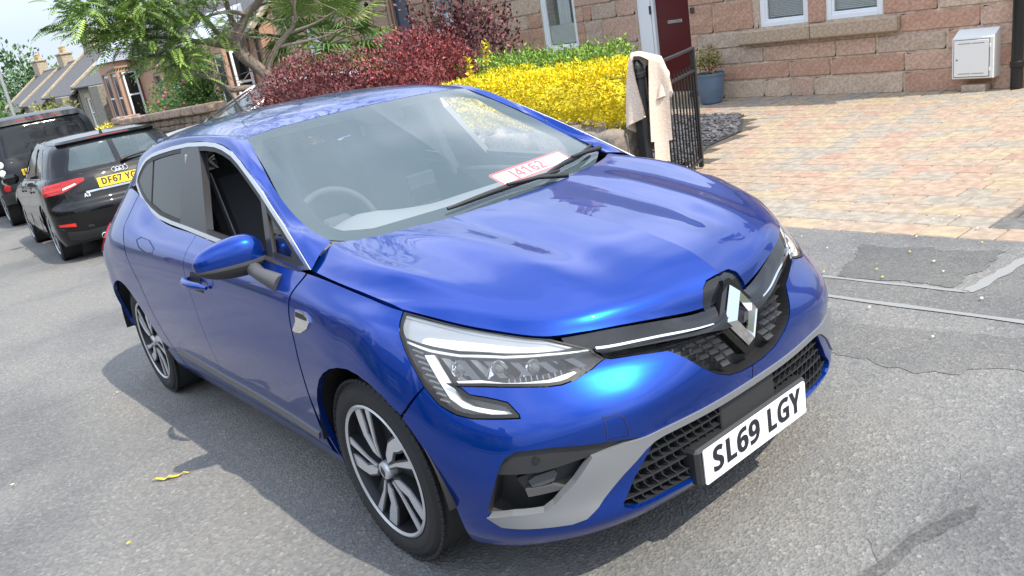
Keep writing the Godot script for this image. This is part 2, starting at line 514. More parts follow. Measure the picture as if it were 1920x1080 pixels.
const CLOTH := [    # the sweatshirt as it hangs: rows of cloth, first count across, then places in millimetres from the post
	[-9, 8, 541, -77, -18, 555, -89, -45, 571, -100, -72, 587, -101, -96, 604, -87, -107, 619, -60, -98, 631, -32, -75, 642, -11, -64, 652, 16, -52, 663, 44, -57, 673, 74, -75, 682, 99],
	[-9, 21, 570, -72, -6, 584, -82, -30, 599, -97, -57, 616, -104, -83, 632, -96, -100, 648, -73, -100, 662, -44, -82, 673, -19, -66, 683, 5, -57, 694, 34, -57, 704, 64, -71, 713, 91],
	[-9, 34, 600, -67, 6, 613, -74, -17, 629, -90, -42, 645, -103, -69, 662, -101, -91, 678, -84, -97, 693, -56, -87, 704, -28, -69, 715, -4, -61, 726, 24, -58, 736, 54, -68, 745, 83],
	[-9, 47, 630, -66, 18, 644, -66, -7, 659, -81, -28, 676, -98, -55, 693, -104, -80, 710, -92, -93, 725, -67, -88, 737, -38, -73, 748, -13, -64, 759, 15, -59, 769, 45, -66, 778, 74],
	[-9, 59, 661, -69, 30, 674, -62, 4, 690, -71, -17, 707, -89, -40, 725, -102, -67, 742, -97, -85, 758, -76, -87, 772, -48, -76, 783, -21, -66, 793, 7, -61, 803, 36, -64, 811, 65],
	[-9, 69, 692, -75, 43, 705, -61, 15, 721, -64, -7, 739, -79, -27, 757, -96, -53, 776, -99, -76, 793, -84, -84, 807, -57, -77, 819, -29, -67, 829, -2, -62, 838, 27, -64, 846, 56],
	[-9, 75, 722, -87, 56, 737, -65, 29, 753, -59, 4, 771, -69, -16, 790, -86, -39, 810, -97, -64, 828, -89, -78, 843, -65, -76, 856, -37, -68, 866, -9, -64, 875, 19, -63, 883, 48],
	[-9, 75, 752, -102, 66, 768, -75, 43, 785, -59, 16, 803, -64, -6, 823, -76, -26, 844, -90, -51, 864, -91, -70, 881, -72, -73, 894, -44, -67, 905, -17, -65, 913, 12, -63, 920, 41],
	[-9, 71, 780, -118, 68, 797, -91, 55, 816, -67, 30, 836, -59, 5, 857, -66, -14, 879, -80, -37, 901, -88, -59, 920, -76, -68, 934, -51, -66, 945, -23, -66, 953, 5, -63, 959, 33],
	[-9, 76, 808, -133, 64, 825, -109, 61, 846, -84, 44, 868, -64, 19, 890, -63, -3, 913, -70, -23, 937, -81, -46, 960, -77, -60, 976, -56, -63, 987, -29, -66, 995, -2, -63, 1000, 27],
	[-9, 94, 835, -138, 72, 854, -124, 58, 874, -103, 52, 899, -80, 34, 923, -64, 10, 948, -65, -10, 975, -72, -31, 1000, -74, -49, 1020, -59, -58, 1032, -35, -65, 1038, -8, -63, 1040, 21],
	[-9, 116, 855, -124, 93, 879, -125, 70, 902, -117, 53, 927, -99, 43, 954, -79, 25, 982, -65, 4, 1012, -66, -16, 1042, -68, -34, 1066, -58, -52, 1080, -39, -63, 1083, -12, -63, 1081, 17],
	[-9, 122, 866, -94, 110, 895, -102, 93, 924, -107, 73, 953, -105, 52, 982, -95, 36, 1013, -79, 19, 1047, -66, 0, 1085, -65, -19, 1116, -57, -39, 1130, -37, -55, 1129, -11, -60, 1120, 16],
	[-9, 100, 865, -70, 98, 898, -72, 93, 931, -75, 86, 965, -78, 74, 1001, -79, 56, 1038, -76, 37, 1076, -67, 19, 1119, -58, 2, 1178, -46, -19, 1178, -21, -40, 1178, 3, -51, 1152, 23],
	[-9, 68, 863, -77, 66, 894, -68, 64, 928, -61, 64, 964, -55, 63, 1002, -51, 60, 1042, -47, 51, 1085, -43, 41, 1131, -38, 26, 1178, -25, 6, 1178, -1, -15, 1178, 24, -24, 1151, 39],
	[-9, 48, 853, -53, 52, 885, -42, 57, 920, -33, 60, 957, -27, 62, 997, -22, 63, 1039, -19, 63, 1083, -17, 58, 1129, -12, 51, 1178, -4, 30, 1178, 20, 9, 1178, 44, 5, 1143, 50],
	[-9, 59, 833, -29, 63, 869, -17, 67, 907, -7, 73, 947, -2, 78, 989, 1, 81, 1032, 2, 82, 1076, 4, 79, 1120, 8, 75, 1166, 16, 54, 1166, 41, 34, 1166, 65, 31, 1125, 66],
	[-17, 65, 491, -47, 62, 525, -42, 60, 562, -38, 59, 600, -34, 60, 640, -30, 61, 681, -27, 64, 724, -23, 68, 770, -20, 75, 812, -12, 84, 853, -3, 93, 895, -2, 100, 937, -5, 106, 980, -8, 109, 1025, -7, 110, 1067, 9, 106, 1111, 23, 100, 1154, 37, 79, 1154, 61, 58, 1154, 86, 53, 1105, 83, 48, 1056, 80, 44, 1002, 78, 39, 952, 76, 35, 904, 74, 30, 857, 72, 26, 812, 71, 23, 768, 70, 20, 726, 69, 17, 684, 68, 15, 644, 67, 13, 605, 67, 11, 567, 66, 8, 530, 66, 6, 494, 66, 3, 460, 66],
	[-22, 165, 368, 18, 155, 370, -14, 126, 383, -40, 103, 413, -39, 92, 448, -34, 87, 484, -27, 85, 521, -22, 84, 558, -19, 83, 597, -17, 84, 636, -15, 86, 676, -14, 90, 718, -12, 94, 759, -11, 102, 800, -9, 110, 841, -10, 118, 883, -12, 126, 927, -11, 135, 970, -8, 139, 1015, -2, 136, 1059, 24, 129, 1099, 42, 124, 1142, 57, 103, 1142, 82, 83, 1142, 106, 77, 1092, 101, 71, 1043, 96, 67, 995, 92, 63, 946, 89, 59, 899, 86, 55, 853, 84, 52, 808, 82, 49, 765, 80, 47, 723, 79, 45, 681, 77, 43, 641, 76, 41, 602, 76, 39, 564, 75, 37, 527, 74, 35, 490, 74, 33, 454, 74, 30, 419, 73, 29, 383, 73, 27, 349, 72, 25, 316, 71, 24, 283, 70],
	[-22, 159, 336, 15, 133, 348, -6, 118, 378, -12, 117, 413, -12, 116, 447, -13, 114, 482, -12, 113, 519, -11, 113, 556, -11, 113, 593, -11, 114, 632, -11, 115, 671, -12, 119, 710, -12, 123, 750, -12, 129, 790, -12, 136, 831, -11, 145, 872, -12, 150, 914, -7, 152, 955, 19, 152, 999, 27, 151, 1040, 42, 151, 1084, 62, 149, 1130, 78, 128, 1130, 102, 107, 1130, 127, 100, 1080, 120, 94, 1032, 112, 89, 984, 107, 86, 937, 102, 83, 891, 99, 80, 847, 96, 78, 803, 93, 76, 760, 91, 74, 719, 90, 72, 678, 89, 70, 638, 87, 69, 599, 87, 67, 561, 86, 66, 523, 85, 64, 487, 85, 61, 451, 85, 59, 415, 85, 57, 381, 86, 56, 347, 85, 54, 314, 85, 52, 281, 85],
	[-22, 156, 316, -16, 151, 345, -29, 151, 382, -19, 149, 412, -17, 147, 446, -16, 145, 481, -15, 144, 517, -15, 143, 553, -14, 143, 590, -14, 143, 628, -14, 145, 666, -15, 147, 704, -17, 151, 743, -17, 158, 781, -18, 162, 820, -14, 161, 858, 16, 165, 898, 21, 171, 938, 29, 173, 980, 44, 173, 1022, 59, 174, 1065, 76, 173, 1118, 99, 152, 1118, 123, 132, 1118, 148, 117, 1064, 139, 113, 1017, 130, 110, 972, 123, 107, 927, 118, 105, 883, 114, 104, 839, 111, 101, 797, 109, 100, 755, 107, 98, 714, 105, 97, 674, 104, 96, 635, 103, 94, 596, 102, 93, 558, 101, 92, 521, 101, 90, 484, 101, 88, 448, 101, 86, 413, 102, 84, 379, 102, 82, 345, 102, 81, 312, 102, 79, 279, 102],
	[-22, 183, 314, -35, 182, 347, -35, 180, 380, -32, 178, 413, -30, 176, 447, -29, 174, 482, -28, 172, 517, -27, 171, 552, -27, 170, 588, -26, 170, 625, -26, 172, 662, -26, 176, 699, -26, 179, 735, -22, 177, 769, 10, 179, 807, 15, 187, 845, 17, 192, 884, 29, 193, 922, 44, 191, 959, 59, 189, 997, 76, 180, 1033, 94, 162, 1061, 105, 147, 1074, 124, 148, 1070, 155, 129, 1041, 161, 124, 1000, 153, 121, 958, 146, 122, 916, 141, 123, 873, 136, 121, 832, 133, 120, 791, 131, 119, 750, 129, 118, 710, 128, 117, 671, 126, 116, 632, 125, 115, 594, 124, 114, 556, 123, 113, 519, 123, 111, 483, 123, 110, 447, 123, 108, 412, 124, 107, 378, 124, 105, 344, 124, 104, 311, 123, 103, 278, 123],
	[-22, 213, 316, -45, 212, 349, -44, 209, 382, -43, 207, 415, -42, 205, 449, -41, 202, 483, -40, 200, 518, -40, 199, 553, -39, 198, 588, -38, 197, 624, -37, 201, 661, -33, 199, 688, 0, 199, 724, 6, 205, 761, 7, 209, 798, 17, 212, 833, 31, 210, 867, 48, 206, 901, 65, 201, 935, 81, 188, 967, 97, 167, 995, 103, 145, 1019, 104, 139, 1031, 130, 162, 1031, 150, 151, 1016, 176, 135, 982, 177, 132, 944, 171, 131, 905, 167, 131, 866, 163, 131, 826, 160, 131, 786, 158, 131, 747, 156, 131, 707, 154, 130, 668, 153, 130, 630, 152, 129, 592, 151, 129, 555, 150, 128, 519, 149, 127, 483, 149, 126, 447, 149, 126, 412, 150, 125, 377, 149, 125, 343, 148, 124, 310, 148, 124, 278, 147],
	[-17, 231, 487, -53, 229, 520, -52, 228, 554, -51, 226, 590, -51, 225, 626, -45, 225, 649, -11, 228, 685, -4, 230, 719, 10, 231, 753, 22, 228, 784, 38, 223, 815, 55, 216, 846, 72, 207, 877, 88, 192, 907, 102, 170, 935, 104, 150, 960, 97, 129, 982, 108, 135, 991, 137, 165, 992, 145, 175, 989, 175, 157, 969, 195, 150, 934, 194, 147, 898, 191, 145, 860, 189, 143, 822, 187, 142, 783, 185, 142, 744, 184, 142, 705, 182, 141, 667, 181, 141, 629, 180, 141, 592, 179, 140, 555, 178, 140, 519, 178, 140, 484, 177, 139, 450, 178],
	[-9, 242, 741, 49, 232, 767, 65, 222, 795, 81, 211, 824, 96, 194, 852, 107, 172, 879, 108, 153, 904, 97, 131, 928, 94, 117, 946, 118, 137, 953, 143, 166, 955, 147, 188, 957, 167],
	[-9, 240, 722, 74, 226, 747, 89, 212, 773, 103, 194, 800, 112, 172, 826, 111, 154, 851, 99, 135, 875, 89, 112, 897, 100, 111, 911, 128, 138, 917, 148, 168, 920, 149, 193, 923, 167],
	[-9, 228, 700, 95, 211, 725, 108, 192, 750, 116, 171, 775, 114, 153, 800, 102, 137, 825, 87, 113, 848, 88, 99, 866, 111, 109, 878, 140, 140, 883, 151, 171, 886, 151, 199, 890, 166],
	[-9, 210, 678, 109, 190, 702, 116, 168, 727, 114, 150, 751, 103, 137, 776, 86, 115, 800, 81, 95, 821, 96, 92, 836, 125, 113, 845, 148, 144, 849, 154, 175, 853, 152, 204, 858, 166],
	[-9, 187, 656, 114, 166, 680, 113, 147, 705, 103, 134, 729, 86, 115, 754, 77, 93, 776, 85, 82, 794, 110, 90, 806, 138, 116, 813, 156, 148, 817, 155, 180, 821, 153, 209, 825, 166]]
const LAMP := [1.112,0.79, 1.034,0.672, 1.007,0.612, 0.993,0.564, 0.970,0.491, 0.938,0.444, 0.901,0.420, 0.867,0.410, 0.809,0.406, 0.751,0.402, 0.750,0.411, 0.767,0.442, 0.794,0.452, 0.820,0.460, 0.855,0.469, 0.869,0.487, 0.879,0.494, 0.813,0.488, 0.709,0.475, 0.641,0.465, 0.609,0.463, 0.573,0.468, 0.515,0.490, 0.469,0.527, 0.488,0.644, 0.587,0.738, 0.630,0.782, 0.668,0.790, 0.794,0.789, 0.930,0.787, 1.028,0.79]
const LAMP_PARTS := {
	"daytime_light": [0.947,0.622, 0.945,0.641, 0.932,0.653, 0.882,0.656, 0.747,0.671, 0.611,0.693, 0.575,0.665, 0.621,0.650, 0.723,0.623, 0.843,0.610, 0.910,0.616],
	"trim_line": [0.998,0.621, 0.921,0.603, 0.845,0.594, 0.725,0.606, 0.604,0.641, 0.493,0.650, 0.492,0.638, 0.604,0.621, 0.727,0.592, 0.847,0.585, 0.926,0.594, 0.995,0.612],
	"light_guide": [0.943,0.581, 0.916,0.585, 0.911,0.553, 0.903,0.521, 0.897,0.492, 0.883,0.458, 0.857,0.440, 0.814,0.429, 0.775,0.421, 0.762,0.411, 0.797,0.413, 0.847,0.425, 0.883,0.437, 0.908,0.461, 0.925,0.510],
	"lower_trim": [0.879,0.509, 0.819,0.509, 0.758,0.495, 0.703,0.490, 0.631,0.487, 0.559,0.499, 0.554,0.491, 0.593,0.477, 0.654,0.479, 0.760,0.489, 0.875,0.501],
	"upper_panel": [1.104,0.783, 0.987,0.786, 0.773,0.786, 0.657,0.782, 0.543,0.685, 0.575,0.665, 0.612,0.697, 0.747,0.675, 0.882,0.658, 0.933,0.656, 0.946,0.644, 0.949,0.621, 1.004,0.632]}
const ARCH_F := [0.999,0.024, 0.995,0.088, 0.993,0.145, 1.006,0.208, 1.025,0.269, 1.047,0.325, 1.075,0.375, 1.108,0.417, 1.150,0.450, 1.201,0.474, 1.262,0.489, 1.327,0.494, 1.394,0.487, 1.458,0.471, 1.518,0.445, 1.572,0.410, 1.617,0.365, 1.654,0.314, 1.682,0.257, 1.695,0.193, 1.70,0.133, 1.70,0.084, 1.695,0.023]
const ARCH_R := [3.592,0.162, 3.606,0.224, 3.630,0.283, 3.663,0.337, 3.700,0.384, 3.742,0.427, 3.792,0.458, 3.848,0.478, 3.909,0.488, 3.972,0.490, 4.035,0.483, 4.094,0.467, 4.150,0.440, 4.199,0.403, 4.243,0.358, 4.278,0.308, 4.304,0.252, 4.322,0.197, 4.335,0.102, 4.344,0.001]
const GRILLE_EDGE := [0.383,0.507, 0.305,0.494, 0.268,0.456, 0.211,0.397, 0.160,0.355, 0.106,0.325, 0.05,0.312, 0,0.31]
const POCKET := [0.888,0.124, 0.856,0.195, 0.823,0.276, 0.805,0.305, 0.777,0.321, 0.691,0.318, 0.555,0.298, 0.428,0.272, 0.41,0.262, 0.408,0.242, 0.499,0.183, 0.583,0.112, 0.626,0.088, 0.668,0.082, 0.850,0.096]
const BLADE := [0,0.266, 0.22,0.268, 0.36,0.272, 0.427,0.272, 0.50,0.276, 0.589,0.267, 0.637,0.204, 0.693,0.151, 0.723,0.134, 0.810,0.133, 0.889,0.121, 0.850,0.096, 0.668,0.082, 0.626,0.088, 0.583,0.112, 0.499,0.183, 0.425,0.235, 0.395,0.247, 0.36,0.25, 0.22,0.247, 0,0.245]
const LOW_GRILLE := [0,0.252, 0.22,0.252, 0.36,0.252, 0.398,0.243, 0.425,0.203, 0.457,0.163, 0.482,0.126, 0.512,0.096, 0.511,0.084, 0.479,0.066, 0.372,0.062, 0.258,0.055, 0,0.052]
# the side glass lies in one leaning plane; points are (length behind the front wheel, height)
const GLASS_TOP := [[-.253, .953], [-.373, 1.016], [-.496, 1.079], [-.604, 1.13], [-.713, 1.183], [-.84, 1.239], [-.961, 1.29], [-1.054, 1.323], [-1.156, 1.346], [-1.246, 1.359], [-1.366, 1.366], [-1.6, 1.368], [-1.82, 1.358], [-2.03, 1.343], [-2.153, 1.33], [-2.252, 1.311], [-2.312, 1.286], [-2.362, 1.253], [-2.394, 1.224], [-2.402, 1.182]]
const GLASS_LOW := [[-2.332, 1.142], [-2.283, 1.117], [-2.217, 1.092], [-2.103, 1.062], [-1.941, 1.032], [-1.751, 1.016], [-1.53, 1.004], [-1.2, .982], [-.88, .963], [-.609, .949], [-.36, .939]]

func side_plane() -> Transform3D:
	var up := Vector3(-0.39, 1, 0).normalized()
	return Transform3D(Basis(Vector3(0, 0, -1), up, Vector3(0, 0, -1).cross(up)), Vector3(0.795, 0.95, 0))

func on_side(a: Array) -> PackedVector2Array:
	var r := PackedVector2Array()
	for q in a:
		r.append(Vector2(-q[0], (q[1] - 0.95) * 1.0733))
	return r

func ring(mb: MB, outer: PackedVector2Array, inner: PackedVector2Array, z0: float, z1: float, xf: Transform3D) -> MB:   # a flat frame between two loops of as many points
	for k in outer.size():
		var j := (k + 1) % outer.size()
		var a := [outer[k], outer[j], inner[j], inner[k]]
		var up := []
		for q in a:
			up.append(xf * Vector3(q.x, q.y, z1))
		mb.face(up, xf.basis.z)
		mb.face([xf * Vector3(a[0].x, a[0].y, z0), xf * Vector3(a[1].x, a[1].y, z0), up[1], up[0]], xf.basis * Vector3(a[0].x - a[3].x, a[0].y - a[3].y, 0))
		mb.face([xf * Vector3(a[3].x, a[3].y, z0), xf * Vector3(a[2].x, a[2].y, z0), up[2], up[3]], xf.basis * Vector3(a[3].x - a[0].x, a[3].y - a[0].y, 0))
	return mb

func inset(a: PackedVector2Array, by: float) -> PackedVector2Array:      # moved inwards, point for point
	var r := PackedVector2Array()
	var sg := -1.0 if Geometry2D.is_polygon_clockwise(a) else 1.0
	for k in a.size():
		var d0 := (a[k] - a[(k - 1 + a.size()) % a.size()]).normalized()
		var d1 := (a[(k + 1) % a.size()] - a[k]).normalized()
		var n0 := Vector2(-d0.y, d0.x)
		var n1 := Vector2(-d1.y, d1.x)
		var m := (n0 + n1).normalized()
		r.append(a[k] + m * sg * by / maxf(0.4, m.dot(n0)))
	return r

func lettering(text: String, high: float, depth := 0.001, font_name := "Droid Sans", weight := 700, embolden := 0.0) -> TextMesh:
	var t := TextMesh.new()
	var f := SystemFont.new()
	f.font_names = PackedStringArray([font_name])
	f.font_weight = weight
	var bold := FontVariation.new()
	bold.base_font = f
	bold.variation_embolden = embolden
	t.font = bold
	t.text = text
	t.font_size = 64
	t.pixel_size = high / 64.0 * 1.38
	t.depth = depth
	t.curve_step = 1.5
	return t

func plate(parent: Node, xf: Transform3D, text_a: String, text_b: String, m: Material) -> void:    # a British registration plate, 520 x 111 mm
	var p := part("number_plate", MB.new().prism(rounded(0.52, 0.111, 0.008), 0.004, Transform3D()), m, parent, xf)
	for q in [[text_a, -0.108, 0.228], [text_b, 0.135, 0.18]]:
		var t := lettering(q[0], 0.079, .001, "Droid Sans", 700, .35)
		var w: float = t.get_aabb().size.x
		part("registration_letters", t, M.print_black, p, Transform3D(Basis.from_scale(Vector3(q[2] / w, 0.079 / maxf(0.02, t.get_aabb().size.y), 1)), Vector3(q[1], 0.004, 0.0012)))

func rounded(w: float, h: float, r: float, n := 4) -> PackedVector2Array:
	var a := PackedVector2Array()
	for c in [[1, 1, 0], [-1, 1, 1], [-1, -1, 2], [1, -1, 3]]:
		for k in n + 1:
			var t: float = PI / 2 * (c[2] + float(k) / n)
			a.append(Vector2(c[0] * (w / 2 - r) + cos(t) * r, c[1] * (h / 2 - r) + sin(t) * r))
	return a

func wheel(parent: Node, xf: Transform3D, R: float, rim: float, wide: float, style: int) -> void:     # local y is the axle, pointing outwards
	var w := Node3D.new()
	w.name = "wheel"
	parent.add_child(w, true)
	w.transform = xf
	var h := wide / 2
	var tyre := MB.new().lathe([[rim + .001, -h + .01], [R - .02, -h], [R - .004, -h + .022], [R, -h + .05], [R, h - .05], [R - .004, h - .022], [R - .022, h - .004], [R - .045, h + .001], [rim + .022, h - .001], [rim + .004, h - .010], [rim - .004, h - .022]], 72, Transform3D())
	for k in 72:                                   # tread blocks at the shoulders
		var t := Transform3D(Basis(Vector3.UP, TAU * k / 72.0), Vector3.ZERO)
		for sd in [-1, 1]:
			tyre.box(t * Transform3D(Basis(Vector3.BACK, sd * -0.55), Vector3(R - .0065, sd * (h - .030), 0)), Vector3(.010, .046, R * .071), .002)
	part("tyre", tyre, M.rubber, w)
	part("rim", MB.new().lathe([[rim + .001, h - .014], [rim + .004, h - .008], [rim - .004, h - .004], [rim - .010, h - .010], [rim - .016, h - .04], [rim - .03, -h + .02], [rim - .02, -h]], 60, Transform3D()), M.alloy_dark, w)
	part("brake_disc", MB.new().lathe([[.15, -.01], [.15, .012], [.07, .012], [.07, .03], [.0, .03]], 40, moved(0, -.02, 0)), M.steel, w)
	part("brake_caliper", MB.new().box(moved(.125, -.005, .03), Vector3(.07, .07, .14), .015), M.plastic_dark, w)
	if style == 0:                                # five pairs of twisted, diamond-cut spokes over dark webs
		part("rim_edge", MB.new().lathe([[rim - .011, h - .009], [rim - .003, h - .003], [rim + .003, h - .007]], 60, Transform3D()), M.alloy_cut, w)
		for k in 5:
			var b := TAU * k / 5.0
			var a_poly := polar([[.045, -7], [.10, -9], [rim - .008, -16], [rim - .008, -9], [.10, -3], [.05, 2]])
			var b_poly := polar([[.05, 12], [.085, 6], [.13, 11], [.165, 5], [rim - .008, 2], [rim - .008, 13], [.18, 18], [.135, 25], [.075, 28]])
			var s := part("spoke", MB.new().prism(turn2(a_poly, b), .03, flat_wheel(h - .012)), M.alloy_cut, w)
			part("spoke_side", MB.new().prism(turn2(inset(a_poly, -.006), b), .035, flat_wheel(h - .0165)), M.alloy_dark, s)
			s = part("spoke", MB.new().prism(turn2(b_poly, b), .03, flat_wheel(h - .014)), M.alloy_cut, w)
			part("spoke_side", MB.new().prism(turn2(inset(b_poly, -.008), b), .035, flat_wheel(h - .0185)), M.alloy_dark, s)
			part("web", MB.new().prism(turn2(polar([[.05, -40], [.12, -36], [rim - .012, -30], [rim - .012, -19], [.10, -10]]), b), .012, flat_wheel(h - .045)), M.alloy_dark, w)
		for k in 5:
			part("wheel_nut", MB.new().lathe([[0, .012], [.011, .012], [.012, 0]], 8, Transform3D(Basis(), Vector3(cos(TAU * (k + .5) / 5) * .056, h - .03, sin(TAU * (k + .5) / 5) * .056))), M.plastic_dark, w)
		part("hub_cap", MB.new().lathe([[0, .006], [.02, .006], [.028, .004], [.031, -.004], [.034, -.03]], 24, moved(0, h - .012, 0)), M.alloy_cut, w)
		part("emblem", MB.new().prism(PackedVector2Array([Vector2(0, .019), Vector2(.012, 0), Vector2(0, -.019), Vector2(-.012, 0)]), .002, flat_wheel(h - .004)), M.plastic_dark, w)
	else:                                          # plain silver spokes
		part("rim_edge", MB.new().lathe([[rim - .016, h - .012], [rim - .003, h - .003], [rim + .003, h - .008]], 48, Transform3D()), M.alloy_cut, w)
		var cnt := 10 if style == 1 else 7
		for k in cnt:
			var b := TAU * k / cnt
			part("spoke", MB.new().prism(turn2(polar([[.035, -16], [rim - .008, -7], [rim - .008, 7], [.035, 16]]), b), .03, flat_wheel(h - .02)), M.alloy_cut, w)
		part("hub_cap", MB.new().lathe([[0, .004], [.03, .004], [.036, -.02]], 20, moved(0, h - .014, 0)), M.alloy_grey, w)

func flat_wheel(y: float) -> Transform3D:          # a drawing plane whose z is the axle
	return Transform3D(Basis(Vector3.RIGHT, Vector3.FORWARD, Vector3.UP), Vector3(0, y, 0))

func polar(a: Array) -> PackedVector2Array:
	var r := PackedVector2Array()
	for q in a:
		r.append(Vector2(0, q[0]).rotated(deg_to_rad(q[1])))
	return r

func turn2(a: PackedVector2Array, b: float) -> PackedVector2Array:
	var r := PackedVector2Array()
	for q in a:
		r.append(q.rotated(b))
	return r

func slab(net: Net, a: Array, off: float, thick: float, cell := 0.03) -> MB:
	return net.trimmed(loop(a), [], off, cell, thick)

func blue_car() -> void:
	var sl := atan(FALL)
	var car := thing("blue_hatchback", "shiny metallic blue five-door hatchback with white front plate SL69 LGY standing in the road", "car", Transform3D(Basis(Vector3.RIGHT, -sl), Vector3.ZERO))
	var body := Net.new(BODY)
	var lamp := loop(LAMP)
	var arch_f := loop(ARCH_F)
	var arch_r := loop(ARCH_R)
	var G := 0.0018
	# front bumper
	var o := PackedVector2Array([Vector2(0, 0), Vector2(.3, 0), Vector2(.6, 0), Vector2(.85, 0), Vector2(.985, 0)])
	o.append_array(arch_f.slice(0, 7))
	o.append(Vector2(1.092, .398))
	o.append_array(lamp.slice(4, 24))
	o.append_array(loop([.457, .516]))
	o.append_array(loop(GRILLE_EDGE))
	whole("front_bumper", body.trimmed(shrunk(o, G), [loop(POCKET), loop(LOW_GRILLE)], 0.0, .022, .02), M.paint, car)
	# front wings
	o = PackedVector2Array([lamp[4], lamp[3], lamp[2], lamp[1], Vector2(1.115, .79), Vector2(1.27, .791), Vector2(1.45, .792), Vector2(1.6, .792), Vector2(1.742, .79), Vector2(1.722, .70), Vector2(1.711, .62), Vector2(1.710, .50), Vector2(1.712, .40), Vector2(1.720, .30), Vector2(1.722, .2), Vector2(1.717, .10), Vector2(1.712, 0), Vector2(1.697, 0)])
	var back := arch_f.slice(7, 23)
	back.reverse()
	o.append_array(back)
	o.append(Vector2(1.092, .404))
	pair("front_wing", body.trimmed(shrunk(o, G), [], 0.0, .022, .02), M.paint, car)
	# doors, sill, rear quarter
	var gap2 := loop([2.765, .792, 2.758, .6, 2.745, .45, 2.742, .35, 2.755, .2, 2.775, .075])
	o = PackedVector2Array([Vector2(1.775, .075), Vector2(1.745, .2), Vector2(1.730, .30), Vector2(1.720, .40), Vector2(1.717, .50), Vector2(1.718, .62), Vector2(1.729, .70), Vector2(1.749, .79), Vector2(2.2, .792)])
	o.append_array(gap2)
	for d in pair("front_door", body.trimmed(shrunk(o, G), [], 0.0, .025, .02), M.paint, car):
		d.set_meta("label", "front door with lowered window" )
	o = gap2.duplicate()
	o.append_array(loop([3.436, .075, 3.45, .2, 3.48, .35, 3.51, .5, 3.54, .569, 3.583, .645, 3.668, .693, 3.71, .766, 3.715, .792]))
	pair("rear_door", body.trimmed(shrunk(o, G), [], 0.0, .025, .02), M.paint, car)
	o = loop([3.72, .792, 4.3, .792, 5.21, .792, 5.21, 0, 4.36, 0])
	back = arch_r.duplicate()
	back.reverse()
	o.append_array(back)
	o.append_array(loop([3.58, .07, 3.441, .075, 3.455, .2, 3.485, .35, 3.515, .5, 3.545, .569, 3.588, .645, 3.673, .693, 3.715, .766]))
	pair("rear_wing", body.trimmed(shrunk(o, G), [], 0.0, .03, .02), M.paint, car)
	pair("sill", body.trimmed(loop([1.70, 0, 2.6, 0, 3.565, 0, 3.578, .07, 2.6, .072, 1.71, .07]), [], -.001, .03, .02), M.paint, car)
	pair("sill_trim", body.trimmed(loop([3.36, .187, 2.82, .16, 1.80, .133, 1.845, .1, 2.87, .118, 3.42, .148]), [], .006, .03, .008), M.trim_grey, car)
	pair("wing_badge", body.trimmed(loop([1.649, .620, 1.577, .620, 1.545, .608, 1.538, .593, 1.564, .572, 1.625, .552, 1.677, .548, 1.694, .551, 1.652, .582]), [], .006, .02, .008), M.chrome, car)
	pair("badge_strip", body.trimmed(loop([1.644, .614, 1.58, .613, 1.556, .604, 1.556, .596, 1.645, .598]), [], .0075, .02, .002), M.plastic_dark, car)
	part("fuel_flap", ring_on(body, loop([3.424, .670, 3.378, .691, 3.257, .692, 3.146, .663, 3.161, .637, 3.258, .631, 3.356, .644]), .004).mirrored(), M.seam, car)
	part("tow_eye_cover", ring_on(body, loop([.559, .369, .518, .364, .503, .353, .481, .29, .55, .30]), .003).mirrored(), M.seam, car)
	pair("tail_light", body.trimmed(loop([4.13, .655, 4.19, .70, 4.45, .715, 4.6, .70, 4.6, .62, 4.35, .60, 4.19, .61]), [], .006, .03, .02), M.tail_red, car)
	# wheel housings and floor
	for zc in [0.03, -2.583]:
		pair("wheel_housing", MB.new().lathe([[.388, .0], [.388, .29], [.05, .31]], 30, Transform3D(Basis(Vector3.BACK, PI / 2), Vector3(.868, .31, zc)), -1.5, 1.5), M.plastic_black, car)
	part("underbody", MB.new().box(moved(0, .27, -1.25), Vector3(1.15, .10, 3.7), .03).box(moved(0, .27, -1.29), Vector3(1.55, .10, 1.75), .03), M.plastic_black, car)
	# bonnet, roof, screen, pillars
	var bonnet := Net.new(BONNET)
	var notch := loop([-.02, -.02, .109, -.02, .109, .012, .088, .052, .058, .071, .012, .075, -.02, .075])
	whole("bonnet", bonnet.trimmed(loop([0, .002, .2, .001, .4, .001, .6, .002, .8, .003, .944, .006, .944, .3, .944, .6, .944, .872, .80, .872, .728, .878, .5, .880, 0, .880]), [notch], 0.002, .022, .025), M.paint, car)
	var roof := Net.new(ROOF)
	whole("roof", roof.trimmed(loop([0, .004, .3, .004, .58, .004, .58, 1.72, .3, 1.72, 0, 1.72]), [], 0.0, .04, .02), M.paint, car)
	part("roof_aerial", MB.new().tube([Vector3(-.02, 1.415, -2.42), Vector3(-.02, 1.45, -2.46), Vector3(-.02, 1.60, -2.62)], [.016, .008, .003], 8), M.plastic_black, car)
	var pillar := Net.new(PILLAR)
	pair("roof_pillar", pillar.trimmed(loop([0, .002, pillar.s[14], .002, pillar.s[14], pillar.t[2] - .002, 0, pillar.t[2] - .002]), [], 0.0, .03, .01), M.paint, car)
	var screen := Net.new(SCREEN)
	var sw := screen.s[4]
	var sh := screen.t[4]
	whole("windscreen", screen.trimmed(loop([0, 0, sw, 0, sw, sh, 0, sh]), [], 0.0, .045, 0), M.screen_glass, car)
	whole("screen_border", screen.trimmed(loop([0, 0, sw, 0, sw, sh, 0, sh]), [loop([-.01, .092, .17, .09, .30, .088, .47, .08, .562, .10, .583, .14, .586, .18, .570, .40, .566, .558, .585, .75, .600, .85, .585, .875, .5, .885, .3, .885, .145, .875, .125, .83, .10, .77, .08, .745, -.01, .735])], -.004, .04, 0), M.frit, car)
	# side glass
	var pl := side_plane()
	var dlo := on_side(GLASS_TOP + GLASS_LOW)
